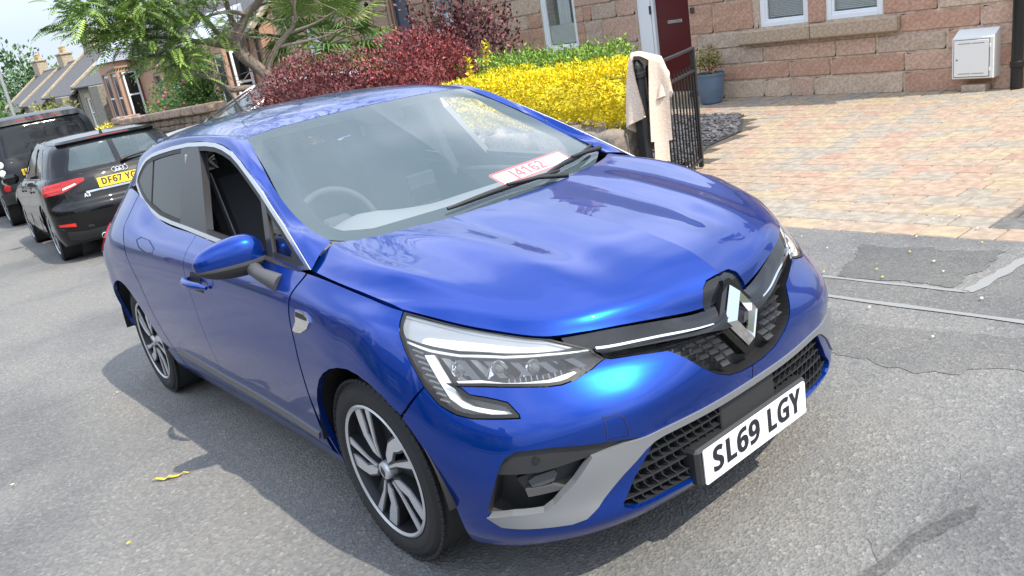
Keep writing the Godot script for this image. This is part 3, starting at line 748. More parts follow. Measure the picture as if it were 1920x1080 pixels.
	pair("window_trim", ring(MB.new(), inset(dlo, .001), inset(dlo, .019), -.004, .004, pl), M.chrome_satin, car)
	pair("window_seal", ring(MB.new(), inset(dlo, .019), inset(dlo, .038), -.02, .001, pl), M.plastic_black, car)
	pair("door_pillar", MB.new().prism(on_side([[-1.25, .985], [-1.615, 1.008], [-1.70, 1.36], [-1.47, 1.362], [-1.41, 1.28]]), .03, pl * moved(0, 0, .002)), M.pillar_black, car)
	pair("window_divider", MB.new().prism(on_side([[-.545, .948], [-.60, .948], [-.735, 1.18], [-.69, 1.165]]), .025, pl * moved(0, 0, .002)), M.pillar_black, car)
	pair("quarter_window", MB.new().prism(on_side([[-.40, .955], [-.56, .955], [-.695, 1.155], [-.41, 1.018], [-.36, .985]]), .004, pl * moved(0, 0, -.006)), M.tint_glass, car)
	pair("rear_side_window", MB.new().prism(on_side([[-1.60, 1.02], [-1.75, 1.03], [-1.94, 1.046], [-2.10, 1.075], [-2.135, 1.09], [-2.165, 1.32], [-1.84, 1.345], [-1.68, 1.352]]), .004, pl * moved(0, 0, -.004)), M.tint_glass, car)
	pair("rear_pillar_panel", MB.new().prism(on_side([[-2.11, 1.075], [-2.217, 1.105], [-2.33, 1.155], [-2.39, 1.19], [-2.38, 1.225], [-2.30, 1.28], [-2.24, 1.30], [-2.14, 1.322]]), .02, pl), M.pillar_black, car)
	pair("mirror_sail", MB.new().prism(on_side([[-.275, .957], [-.36, .948], [-.415, .948], [-.41, 1.015], [-.37, 1.003]]), .015, pl * moved(0, 0, .003)), M.plastic_black, car)
	part("rear_window", MB.new().face_grid([Vector3(-.5, 1.29, -2.84), Vector3(.5, 1.29, -2.84), Vector3(.6, 1.10, -2.99), Vector3(-.6, 1.10, -2.99)]), M.tint_glass, car)
	part("roof_spoiler", MB.new().box(Transform3D(Basis(Vector3.RIGHT, .12), Vector3(0, 1.345, -2.83)), Vector3(.80, .03, .16), .012), M.paint, car)
	headlights(car, body, lamp)
	nose(car, body)
	door_mirrors(car)
	# door handles: a bowl and a blue grip
	for q in [[2.62, .588]]:
		var grip := MB.new()
		var path := []
		for k in 7:
			var u: float = q[0] + .125 - .25 * k / 6.0
			path.append(body.spot(u, q[1] - .004 * k / 6.0 + (.004 if k > 0 and k < 6 else 0.0), .008 + .034 * sin(PI * k / 6.0)))
		grip.tube(path, [.009, .015, .017, .017, .017, .015, .008], 10)
		pair("door_handle", grip, M.paint, car)
		pair("handle_bowl", body.trimmed(loop([q[0] - .05, q[1] - .028, q[0] + .06, q[1] - .028, q[0] + .085, q[1], q[0] + .06, q[1] + .03, q[0] - .05, q[1] + .03]), [], .0015, .03, 0), M.plastic_black, car)
	# wheels
	for q in [[-1, -.01], [1, -.01], [-1, -2.585], [1, -2.585]]:
		wheel(car, Transform3D(Basis(Vector3(0, 0, 1), Vector3(q[0], 0, 0), Vector3(0, q[0], 0)) * Basis(Vector3.UP, .3 if q[1] > -1 else .9), Vector3(q[0] * .742, .308, q[1])), .308, .228, .205, 0)
	# wipers
	for q in [[-.235, .335, .022], [.26, .655, .03]]:
		var blade := []
		for k in 9:
			var x := lerpf(q[0], q[1], k / 8.0)
			var w := screen.at(absf(x), q[2] + .02 + .018 * sin(PI * k / 8.0))
			blade.append(Vector3(x, w[0].y, w[0].z) + Vector3(w[1].x * signf(x), w[1].y, w[1].z) * .028)
		var wp := part("wiper", MB.new().tube(blade, [.006, .009, .010, .011, .012, .011, .010, .009, .006], 6), M.plastic_black, car)
		part("wiper_arm", MB.new().tube([blade[4] + Vector3(0, .010, .006), blade[6] + Vector3(.0, .004, .022), blade[8] + Vector3(.0, -.018, .045)], [.007, .009, .012], 6), M.plastic_black, wp)
	part("scuttle", MB.new().box(Transform3D(Basis(Vector3.RIGHT, .2), Vector3(0, .945, -.22)), Vector3(1.25, .02, .14), .005), M.plastic_black, car)
	cabin(car, screen)

func ring_on(net: Net, a: PackedVector2Array, wide: float) -> MB:       # a thin line drawn on a body surface: the gap round a flap
	var mb := MB.new()
	var b := inset(a, wide)
	for k in a.size():
		var j := (k + 1) % a.size()
		var m := 3
		for q in m:
			var pts := []
			var nn := Vector3.ZERO
			for e in [[a[k], a[j], float(q) / m], [a[k], a[j], float(q + 1) / m], [b[k], b[j], float(q + 1) / m], [b[k], b[j], float(q) / m]]:
				var u: Vector2 = e[0].lerp(e[1], e[2])
				var w := net.at(u.x, u.y)
				pts.append(w[0] + w[1] * .0012)
				nn = w[1]
			mb.face(pts, nn)
	return mb

func headlights(car: Node3D, body: Net, lamp: PackedVector2Array) -> void:
	for side in [-1, 1]:
		var h := Node3D.new()
		h.name = "headlight"
		car.add_child(h, true)
		var put := func(called: String, mb: MB, m: Material):
			part(called, mb.mirrored() if side < 0 else mb, m, h)
		put.call("lens", body.trimmed(shrunk(lamp, .004), [], -.001, .03, 0), M.lens)
		put.call("housing", body.trimmed(lamp, [], -.055, .03, -.05), M.lamp_black)
		put.call("lens_edge", ring_on(body, shrunk_same(lamp, .002), .009), M.plastic_black)
		put.call("upper_panel", slab(body, LAMP_PARTS.upper_panel, -.014, .03), M.lamp_grey)
		put.call("daytime_light", slab(body, LAMP_PARTS.daytime_light, -.009, .02), M.lamp_white)
		put.call("light_guide", slab(body, LAMP_PARTS.light_guide, -.010, .02, .02), M.lamp_white)
		put.call("trim_line", slab(body, LAMP_PARTS.trim_line, -.010, .02), M.alloy_cut)
		put.call("lower_trim", slab(body, LAMP_PARTS.lower_trim, -.011, .02), M.lamp_white)
		# indicator ribs along the outer edge
		for k in 9:
			var t := .595 - k * .017
			var s0 := .985 - k * .0055
			put.call("indicator_rib", MB.new().bar(body.spot(s0 - .002, t, -.016), body.spot(s0 - .037 + k * .001, t - .008, -.016), .008, .004, .001), M.alloy_grey)
		# reflector cups: leaning chrome blades between dark fins
		for k in 5:
			var s0 := .90 - k * .075
			var c := MB.new()
			c.face([body.spot(s0, .578, -.018), body.spot(s0 - .034, .578, -.040), body.spot(s0 - .062, .512, -.022), body.spot(s0 - .028, .510, -.014)], Vector3(0, .3, 1))
			put.call("reflector", c, M.chrome)
			c = MB.new()
			c.face([body.spot(s0 - .034, .574, -.018), body.spot(s0 - .060, .574, -.020), body.spot(s0 - .082, .512, -.020), body.spot(s0 - .060, .512, -.018)], Vector3(0, .3, 1))
			put.call("reflector_fin", c, M.lamp_fin)
		for k in 3:
			var c := MB.new()
			var w := body.at(.862 - k * .105, .546)
			var at := Transform3D(basis_y((w[1] + Vector3(0, 0, .6)).normalized()), w[0] - w[1] * .030)
			c.lathe([[0, .018], [.008, .0165], [.014, .011], [.0175, 0]], 16, at)
			put.call("projector", c, M.lens_solid)
			put.call("projector_ring", MB.new().lathe([[.0175, .002], [.022, .006], [.026, .0], [.028, -.01]], 16, at), M.chrome)
		for k in 10:
			var s0 := .745 - k * .017
			put.call("optic_rib", MB.new().bar(body.spot(s0, .492, -.016), body.spot(s0 - .004, .508 + k * .0008, -.024), .004, .006, .001), M.alloy_grey)

func shrunk_same(a: PackedVector2Array, by: float) -> PackedVector2Array:
	return inset(a, by)

func nose(car: Node3D, body: Net) -> void:
	# gloss panel under the bonnet lip, chrome bars, badge, upper grille
	whole("grille_surround", body.trimmed(loop([0, .785, .3, .786, .60, .786, .58, .735, .484, .645, .474, .60, .468, .575, .40, .575, .28, .550, .16, .515, .10, .49, 0, .47]), [], -.006, .025, .02), M.gloss_black, car)
	var bn := Net.new(BONNET)
	whole("badge_surround", bn.trimmed(loop([0, -.01, .106, -.01, .106, .010, .085, .050, .056, .068, .012, .072, 0, .072]), [], -.006, .02, .03), M.gloss_black, car)
	pair("chrome_bar", body.trimmed(loop([.482, .655, .392, .641, .271, .612, .131, .575, .128, .558, .275, .589, .393, .62, .478, .634]), [], .003, .03, .01), M.chrome, car)
	var g := Node3D.new()
	g.name = "upper_grille"
	car.add_child(g, true)
	var edge := loop([0, .56, .15, .56, .30, .58, .47, .60, .469, .525]) 
	edge.append_array(loop(GRILLE_EDGE))
	part("grille_back", body.trimmed(edge, [], -.045, .03, -.042).mirrored().join(body.trimmed(edge, [], -.045, .03, -.042)), M.plastic_black, g)
	var inner := shrunk(edge, .018)
	for k in 7:
		for j in 11:
			for side in [-1, 1]:
				var s0 := .022 + j * .040 + (.020 if k % 2 else 0.0)
				var t0 := .545 - k * .031
				if not (Geometry2D.is_point_in_polygon(Vector2(s0, t0), inner) and Geometry2D.is_point_in_polygon(Vector2(s0 + .02, t0), inner)) or s0 < .075 + (t0 - .36) * .1:
					continue
				var c := MB.new()
				var q := [body.spot(s0 - .018, t0 + .007, -.026), body.spot(s0 + .015, t0 + .010, -.026), body.spot(s0 + .018, t0 - .004, -.012), body.spot(s0 - .015, t0 - .007, -.012)]
				var e := [body.spot(s0 - .015, t0 - .012, -.020), body.spot(s0 + .018, t0 - .009, -.020)]
				c.face(q, Vector3(0, .6, 1))
				c.face([q[3], q[2], e[1], e[0]], Vector3(0, -.6, 1))
				part("grille_tablet", c if side > 0 else c.mirrored(), M.grille_black, g)
	# badge
	var bx := Transform3D(Basis(Vector3.RIGHT, -.235), Vector3(0, .664, .803))
	var b := Node3D.new()
	b.name = "front_badge"
	car.add_child(b, true)
	b.transform = bx
	part("badge_back", MB.new().prism(PackedVector2Array([Vector2(-.012, .112), Vector2(.012, .112), Vector2(.085, .02), Vector2(.085, -.02), Vector2(.02, -.112), Vector2(-.02, -.112), Vector2(-.085, -.02), Vector2(-.085, .02)]), .05, moved(0, 0, -.012)), M.gloss_black, b)
	var d := MB.new()
	var A := [Vector3(0, .094, -.008), Vector3(.067, 0, -.008), Vector3(0, -.094, -.008), Vector3(-.067, 0, -.008)]
	var B := [Vector3(0, .071, .022), Vector3(.049, 0, .022), Vector3(0, -.071, .022), Vector3(-.049, 0, .022)]
	var C := [Vector3(0, .053, -.004), Vector3(.034, 0, -.004), Vector3(0, -.053, -.004), Vector3(-.034, 0, -.004)]
	for k in 4:
		var j := (k + 1) % 4
		var away: Vector3 = (A[k] + A[j]) * 8
		d.face([A[k], A[j], B[j], B[k]], away + Vector3(0, 0, 1))
		d.face([B[k], B[j], C[j], C[k]], -away + Vector3(0, 0, 1))
	part("emblem", d, M.chrome, b)
	# silver blade and lower strip, pockets with fog lamps
	whole("silver_blade", body.trimmed(loop(BLADE), [], .005, .02, .03), M.silver, car)
	for side in [-1, 1]:
		var pk := Node3D.new()
		pk.name = "fog_light_pocket"
		car.add_child(pk, true)
		var put := func(called: String, mb: MB, m: Material):
			part(called, mb.mirrored() if side < 0 else mb, m, pk)
		put.call("pocket", body.trimmed(loop(POCKET), [], -.085, .03, -.085), M.plastic_dark)
		put.call("brow", body.trimmed(loop([.835, .255, .805, .305, .777, .321, .691, .318, .555, .298, .43, .27, .50, .268, .62, .262, .72, .25]), [], -.012, .03, .05), M.plastic_dark)
		put.call("lamp_hood", body.trimmed(loop([.79, .222, .70, .246, .60, .255, .625, .16, .66, .155, .76, .165]), [], -.045, .03, .04), M.plastic_dark)
		put.call("fog_light", body.trimmed(loop([.755, .215, .735, .227, .685, .236, .675, .222, .685, .20, .72, .192, .745, .193]), [], -.034, .02, .02), M.lens_solid)
		put.call("lamp_lip", body.trimmed(loop([.765, .19, .69, .19, .65, .17, .76, .165]), [], -.030, .03, .03), M.trim_grey_dark)
		put.call("parking_sensor", MB.new().lathe([[0, .003], [.009, .003], [.011, -.003]], 14, Transform3D(basis_y(body.at(.73, .287)[1]), body.spot(.73, .287, -.011))), M.plastic_black)
	# lower grille
	var lg := Node3D.new()
	lg.name = "lower_grille"
	car.add_child(lg, true)
	var lo := loop(LOW_GRILLE)
	part("grille_back", body.trimmed(lo, [], -.06, .03, -.06).mirrored().join(body.trimmed(lo, [], -.06, .03, -.06)), M.plastic_black, lg)
	var lin_ := shrunk(lo, .004)
	for k in 6:
		var t0 := .238 - k * .034
		var c := MB.new()
		for j in 26:
			var a := Vector2(j * .021, t0)
			var e := Vector2((j + 1) * .021, t0)
			if Geometry2D.is_point_in_polygon(a.max(Vector2(.001, 0)), lo) and Geometry2D.is_point_in_polygon(e, lo):
				c.face([body.spot(a.x, t0, -.012), body.spot(e.x, t0, -.012), body.spot(e.x, t0 - .004, -.012), body.spot(a.x, t0 - .004, -.012)], Vector3(0, 0, 1))
				c.face([body.spot(a.x, t0, -.012), body.spot(e.x, t0, -.012), body.spot(e.x, t0 + .001, -.045), body.spot(a.x, t0 + .001, -.045)], Vector3(0, 1, 0))
		if c.v.size():
			part("grille_bar", c.mirrored().join(c), M.grille_black, lg)
		for j in 17:
			for side in [-1, 1]:
				var s0 := .016 + j * .032 + (.016 if k % 2 else 0.0)
				var top := Vector2(s0 + .010, t0 - .001)
				var low := Vector2(s0 - .004, t0 - .032)
				if not Geometry2D.is_point_in_polygon(top, lin_) or not Geometry2D.is_point_in_polygon(low, lin_):
					continue
				if s0 < .135 and k < 3:
					continue
				var mid := Vector2(s0 + .010, t0 - .014)
				var f := MB.new()
				f.face([body.spot(top.x, top.y, -.013), body.spot(mid.x, mid.y, -.013), body.spot(mid.x + .010, mid.y, -.045), body.spot(top.x + .010, top.y, -.045)], Vector3(-1, 0, 1))
				f.face([body.spot(mid.x, mid.y, -.013), body.spot(low.x, low.y, -.013), body.spot(low.x + .010, low.y, -.045), body.spot(mid.x + .010, mid.y, -.045)], Vector3(-1, .3, 1))
				f.face([body.spot(top.x, top.y, -.013), body.spot(mid.x, mid.y, -.013), body.spot(mid.x - .003, mid.y, -.013), body.spot(top.x - .003, top.y, -.013)], Vector3(0, 0, 1))
				f.face([body.spot(mid.x, mid.y, -.013), body.spot(low.x, low.y, -.013), body.spot(low.x - .003, low.y, -.013), body.spot(mid.x - .003, mid.y, -.013)], Vector3(0, 0, 1))
				part("grille_fin", f if side > 0 else f.mirrored(), M.grille_black, lg)
	part("radar_cover", MB.new().box(moved(0, .385, .785), Vector3(.27, .075, .02), .004), M.plastic_dark, car)
	part("plate_holder", MB.new().box(moved(0, .293, .782), Vector3(.565, .118, .062), .01), M.plastic_dark, car)
	plate(car, Transform3D(Basis(Vector3.RIGHT, .02), Vector3(0, .291, .8185)), "SL69", "LGY", M.plate_white)

func basis_y(n: Vector3) -> Basis:
	var x := n.cross(Vector3(.3, .2, .9)).normalized()
	return Basis(x, n, x.cross(n))

func door_mirrors(car: Node3D) -> void:
	for side in [-1, 1]:
		var h := Node3D.new()
		h.name = "door_mirror"
		car.add_child(h, true)
		var long := Vector3(.946, -.05, -.324).normalized()          # from the door outwards and back
		var up := (Vector3.UP - long * long.y).normalized()
		var fr := long.cross(up)
		if fr.z < 0:
			fr = -fr
		var c := Vector3(.898, .985, -.692)
		var cap := MB.new()
		var base := MB.new()
		var line := MB.new()
		var nu := 28
		var nv := 18
		var pos := func(u: float, w: float) -> Vector3:
			var a := lerpf(-PI / 2, PI / 2, w)
			var q := Vector3(cos(a) * cos(u), sin(a), cos(a) * sin(u))
			q = Vector3(signf(q.x) * pow(absf(q.x), .8), signf(q.y) * pow(absf(q.y), .85), signf(q.z) * pow(absf(q.z), .85))
			q.z = maxf(q.z, -.45)
			var taper := 1.0 - .22 * q.x
			return c + long * q.x * .127 + up * q.y * .072 * taper + fr * q.z * .057 * taper
		for k in nv:
			for j in nu:
				var w0 := float(k) / nv
				var w1 := float(k + 1) / nv
				var u0 := TAU * j / nu
				var u1 := TAU * (j + 1) / nu
				var tgt: MB = base if k < 7 else (line if k == 7 else cap)
				var ids := []
				for e in [[u0, w0], [u1, w0], [u1, w1], [u0, w1]]:
					var p: Vector3 = pos.call(e[0], e[1])
					var px: Vector3 = pos.call(e[0] + .06, e[1]) - pos.call(e[0] - .06, e[1])
					var py: Vector3 = pos.call(e[0], minf(e[1] + .02, .985)) - pos.call(e[0], maxf(e[1] - .02, .015))
					var nn := px.cross(py)
					if nn.length() < 1e-9:
						nn = p - c
					nn = nn.normalized()
					if nn.dot(p - c) < 0:
						nn = -nn
					ids.append(tgt.vert(p, nn))
				tgt.quad(ids[0], ids[1], ids[2], ids[3])
		var arm := MB.new().tube([c + Vector3(-.06, -.045, .02), Vector3(.852, .925, -.56), Vector3(.825, .892, -.46)], [.028, .024, .034], 10)
		for q in [["mirror_cap", cap, M.paint], ["mirror_base", base, M.plastic_dark], ["mirror_line", line, M.trim_grey_dark], ["mirror_arm", arm, M.trim_grey_dark]]:
			part(q[0], q[1].mirrored() if side < 0 else q[1], q[2], h)

func cabin(car: Node3D, screen: Net) -> void:
	# dashboard: a long soft top, binnacle hump on the driver's side (car's right, -x)
	var rows := []
	for q in [[-.34, .90, 0.0], [-.46, .955, .02], [-.60, .965, .045], [-.70, .945, .05], [-.74, .86, .02], [-.72, .62, 0.0]]:
		var r := []
		for x in [-.66, -.50, -.36, -.22, -.05, .15, .40, .66]:
			r.append_array([x, q[1] + q[2] * (exp(-pow((x + .36) / .16, 2.0))) - .02 * absf(x) * absf(x), q[0] + .06 * x * x * -1.0])
		rows.append(r)
	var dn := Net.new(rows)
	part("dashboard", dn.trimmed(loop([0, 0, dn.s[7], 0, dn.s[7], dn.t[5], 0, dn.t[5]]), [], 0, .06, 0), M.dash, car)
	part("dash_screen", MB.new().box(Transform3D(Basis(Vector3.RIGHT, -.12), Vector3(-.02, .99, -.72)), Vector3(.14, .19, .015), .006), M.gloss_black, car)
	var sw := MB.new()
	var path := []
	var sx := Transform3D(Basis(Vector3.RIGHT, -.42), Vector3(-.36, .93, -.88))
	for k in 33:
		path.append(sx * Vector3(cos(TAU * k / 32) * .178, sin(TAU * k / 32) * .172, 0))
	sw.tube(path, .016, 8, false)
	sw.box(sx, Vector3(.14, .11, .05), .02).box(sx, Vector3(.34, .035, .02), .008).box(sx * moved(0, -.09, 0), Vector3(.04, .15, .02), .006)
	part("steering_wheel", sw, M.seat, car)
	for x in [-.36, .36]:
		var st := Node3D.new()
		st.name = "front_seat"
		car.add_child(st, true)
		st.position = Vector3(x, 0, 0)
		part("cushion", MB.new().box(Transform3D(Basis(Vector3.RIGHT, -.12), Vector3(0, .56, -1.28)), Vector3(.50, .18, .52), .06), M.seat, st)
		part("backrest", MB.new().box(Transform3D(Basis(Vector3.RIGHT, -.30), Vector3(0, .90, -1.62)), Vector3(.48, .66, .16), .06), M.seat, st)
		part("headrest", MB.new().box(Transform3D(Basis(Vector3.RIGHT, -.22), Vector3(0, 1.26, -1.72)), Vector3(.26, .17, .10), .04), M.seat, st)
	part("rear_bench", MB.new().box(moved(0, .55, -2.20), Vector3(1.25, .2, .5), .05).box(Transform3D(Basis(Vector3.RIGHT, -.3), Vector3(0, .86, -2.50)), Vector3(1.25, .6, .14), .05), M.seat, car)
	part("headlining", MB.new().box(moved(0, 1.345, -1.85), Vector3(1.08, .02, 1.35), .005), M.lining, car)
	part("cabin_floor", MB.new().box(moved(0, .33, -1.5), Vector3(1.5, .04, 2.5), .01), M.seat, car)
	for sd in [-1, 1]:
		part("door_card", MB.new().box(moved(sd * .72, .66, -1.35), Vector3(.05, .56, 2.0), .01), M.seat, car)
	part("interior_mirror", MB.new().box(Transform3D(Basis(Vector3.UP, .25), Vector3(0, 1.285, -1.0)), Vector3(.23, .06, .03), .012), M.plastic_black, car)
	part("seat_belt", MB.new().bar(Vector3(-.60, 1.22, -1.55), Vector3(-.56, .66, -1.50), .045, .006), M.lining, car)
	for sd in [-1, 1]:
		part("pillar_lining", MB.new().bar(Vector3(sd * .62, 1.32, -1.58), Vector3(sd * .72, .9, -1.55), .12, .05, .01), M.lining, car)

# ---------------------------------------------------------------- houses
func wall_cells(z0: float, z1: float, y0: float, y1: float, holes: Array, x: float, thick: float) -> MB:    # a wall across x with openings [z0, z1, y0, y1]
	var zs := [z0, z1]
	var ys := [y0, y1]
	for h in holes:
		for k in 2:
			if h[k] > z0 and h[k] < z1 and not zs.has(h[k]):
				zs.append(h[k])
			if h[k + 2] > y0 and h[k + 2] < y1 and not ys.has(h[k + 2]):
				ys.append(h[k + 2])
	zs.sort()
	ys.sort()
	var mb := MB.new()
	for j in ys.size() - 1:
		for k in zs.size() - 1:
			var c := Vector2((zs[k] + zs[k + 1]) / 2, (ys[j] + ys[j + 1]) / 2)
			var open := false
			for h in holes:
				open = open or (c.x > h[0] and c.x < h[1] and c.y > h[2] and c.y < h[3])
			if not open:
				mb.box(moved(x + thick / 2, c.y, c.x), Vector3(thick, ys[j + 1] - ys[j], zs[k + 1] - zs[k]))
	return mb

func ashlar(w: float, h: float, sd: int, rough: float) -> MB:       # a dressed stone, its face in the plane of x = 0 looking to -x; w along z
	var mb := MB.new()
	var f := noise(5.0, FastNoiseLite.TYPE_SIMPLEX_SMOOTH, 3, sd)
	var nu := maxi(3, ceili(w / .09))
	var nv := maxi(3, ceili(h / .07))
	var P := func(i: int, j: int) -> Vector3:
		var u := float(i) / nu
		var v := float(j) / nv
		var z := (u - .5) * w
		var y := (v - .5) * h
		var e := minf(minf(u, 1 - u) * w, minf(v, 1 - v) * h)
		var out := .022 if e > .001 else .0
		if e > .001:
			out += f.get_noise_2d(z * 3 + sd * 3.1, y * 3) * rough
		z += f.get_noise_2d(y * 9 + 40, sd) * .006 if i == 0 or i == nu else 0.0
		y += f.get_noise_2d(z * 6 + 80, sd) * .006 if j == 0 or j == nv else 0.0
		if e > .001 and e < .10:
			# pull the first ring outwards so that the arris is short
			if i == 1: z = -.5 * w + .011
			if i == nu - 1: z = .5 * w - .011
			if j == 1: y = -.5 * h + .011
			if j == nv - 1: y = .5 * h - .011
		return Vector3(-out, y, z)
	var grid := []
	for j in nv + 1:
		for i in nu + 1:
			grid.append(P.call(i, j))
	for j in nv:
		for i in nu:
			var a: int = j * (nu + 1) + i
			mb.face([grid[a], grid[a + 1], grid[a + nu + 2]], Vector3.LEFT)
			mb.face([grid[a], grid[a + nu + 2], grid[a + nu + 1]], Vector3.LEFT)
	return mb

func lay_stones(parent: Node, x: float, z0: float, z1: float, courses: Array, holes: Array, joints: Dictionary, mats: Array, rough: float, most := 300) -> void:
	var n := 0
	for c in courses.size() - 1:
		var ya: float = courses[c]
		var yb: float = courses[c + 1]
		var cuts := []
		var spans := [[z0, z1]]
		for h in holes:
			if minf(h[3], yb) - maxf(h[2], ya) > .4 * (yb - ya):
				var next := []
				for s in spans:
					if h[1] <= s[0] or h[0] >= s[1]:
						next.append(s)
						continue
					if h[0] - s[0] > .05:
						next.append([s[0], h[0]])
					if s[1] - h[1] > .05:
						next.append([h[1], s[1]])
				spans = next
		for s in spans:
			cuts = [s[0], s[1]]
			var given: Array = joints.get(c, [])
			for g in given:
				if g > s[0] + .08 and g < s[1] - .08:
					cuts.append(g)
			cuts.sort()
			var all := []
			for k in cuts.size() - 1:
				all.append(cuts[k])
				var left: float = cuts[k]
				while cuts[k + 1] - left > 1.35 if given.size() else cuts[k + 1] - left > 1.1:
					left += rng.randf_range(.45, 1.0)
					all.append(left)
			all.append(cuts[-1])
			for k in all.size() - 1:
				var w: float = all[k + 1] - all[k] - .024
				var h := yb - ya - .024
				if w < .03 or n >= most:
					continue
				n += 1
				var m: Material = mats[rng.randi() % mats.size()]
				part("stone", ashlar(w, h, rng.randi() % 9999, rough), m, parent, Transform3D(Basis(), Vector3(x, (ya + yb) / 2, (all[k] + all[k + 1]) / 2)))

func sash(parent: Node, x: float, h: Array, frame_m: Material, rail: float, blind: int) -> Node3D:     # a white framed window set in an opening [z0, z1, y0, y1] of a wall at x
	var w := Node3D.new()
	w.name = "window"
	parent.add_child(w, true)
	var zc: float = (h[0] + h[1]) / 2
	var yc: float = (h[2] + h[3]) / 2
	var W: float = h[1] - h[0]
	var H: float = h[3] - h[2]
	var fr := MB.new()
	for s in [-1, 1]:
		fr.box(moved(x + .05, yc, zc + s * (W / 2 - .035)), Vector3(.07, H, .07), .008)
		fr.box(moved(x + .05, yc + s * (H / 2 - .035), zc), Vector3(.068, .07, W - .14), .008)
	if rail > 0:
		fr.box(moved(x + .055, h[2] + rail, zc), Vector3(.06, .055, W - .14), .008)
	for s in [-1, 1]:
		fr.box(moved(x + .062, yc, zc + s * (W / 2 - .085)), Vector3(.045, H - .14, .032), .006)
		fr.box(moved(x + .062, yc + s * (H / 2 - .085), zc), Vector3(.044, .032, W - .20), .006)
	part("frame", fr, frame_m, w)
	part("pane", MB.new().box(moved(x + .068, yc, zc), Vector3(.006, H - .16, W - .16)), M.pane, w)
	part("room_wall", MB.new().box(moved(x + 2.2, yc, zc), Vector3(.05, H + 1.2, W + 1.6)), M.room_wall, w)
	if blind == 1:
		var slat := MB.new().box(Transform3D(Basis(Vector3.BACK, .55), Vector3.ZERO), Vector3(.024, .0016, W - .19)).mesh()
		for k in mini(26, int((H - .2) / .022)):
			shared("blind_slat", slat, M.blind, w, moved(x + .11, h[2] + .13 + k * .022, zc))
	elif blind == 2:
		var bl := MB.new()
		for k in 16:
			var y: float = h[2] + .12 + k * .021
			bl.face([Vector3(x + .085, y, h[0] + .1), Vector3(x + .085, y, h[1] - .1), Vector3(x + .10, y + .0105, h[1] - .1), Vector3(x + .10, y + .0105, h[0] + .1)], Vector3.LEFT)
			bl.face([Vector3(x + .085, y + .021, h[0] + .1), Vector3(x + .085, y + .021, h[1] - .1), Vector3(x + .10, y + .0105, h[1] - .1), Vector3(x + .10, y + .0105, h[0] + .1)], Vector3.LEFT)
		part("pleated_blind", bl, M.blind, w)
		var cu := MB.new()
		for k in 12:
			var za: float = lerpf(h[0] + .3, h[0] + .62, k / 12.0)
			var zb: float = lerpf(h[0] + .3, h[0] + .62, (k + 1) / 12.0)
			cu.face([Vector3(x + .17 + .02 * sin(k * 1.9), h[2], za), Vector3(x + .17 + .02 * sin((k + 1) * 1.9), h[2], zb), Vector3(x + .17 + .02 * sin((k + 1) * 1.9), h[3], zb), Vector3(x + .17 + .02 * sin(k * 1.9), h[3], za)], Vector3.LEFT)
		part("curtain", cu, M.curtain, w)
	elif blind == 3:
		part("net_curtain", MB.new().box(moved(x + .14, yc - H * .1, zc), Vector3(.004, H * .75, W - .2)), M.curtain, w)
	return w

func pitched_roof(z0: float, z1: float, x0: float, x1: float, eave: float, ridge: float, m: Material, parent: Node) -> void:
	var xm := (x0 + x1) / 2
	var mb := MB.new()
	for s in [[x0 - .25, 1], [x1 + .25, -1]]:
		var a := Vector3(s[0], eave - .08, z0)
		var e := Vector3(xm, ridge, z0)
		var up := Vector3(0, .07, 0)
		var q := Vector3(0, 0, z1 - z0)
		mb.face([a + up, e + up, e + up + q, a + up + q], Vector3(-s[1], 1, 0))
		mb.face([a, e, e + q, a + q], Vector3(s[1], -1, 0))
		mb.face([a, a + up, a + up + q, a + q], Vector3(-s[1], 0, 0))
		for zz in [z0, z1]:
			mb.face([Vector3(a.x, a.y, zz), Vector3(a.x, a.y + .07, zz), Vector3(e.x, e.y + .07, zz), Vector3(e.x, e.y, zz)], Vector3(0, 0, -1 if zz == z0 else 1))
	part("roof", mb, m, parent)
	part("ridge", MB.new().tube([Vector3(xm, ridge + .06, z0), Vector3(xm, ridge + .06, z1)], .09, 8), M.ridge, parent)

func chimney(parent: Node, x: float, y: float, z: float, w: float, h: float, d: float, pots: int, m: Material) -> void:
	var c := Node3D.new()
	c.name = "chimney"
	parent.add_child(c, true)
	part("stack", MB.new().box(moved(x, y + h / 2, z), Vector3(d, h, w), .02), m, c)
	part("cope", MB.new().box(moved(x, y + h + .06, z), Vector3(d + .16, .12, w + .16), .02), M.pale_stone, c)
	for k in pots:
		part("pot", MB.new().lathe([[.12, 0], [.105, .35], [.13, .38], [.13, .44], [.09, .45], [.085, .2]], 12, moved(x, y + h + .12, z + (k - (pots - 1) / 2.0) * .34)), M.pot_clay, c)

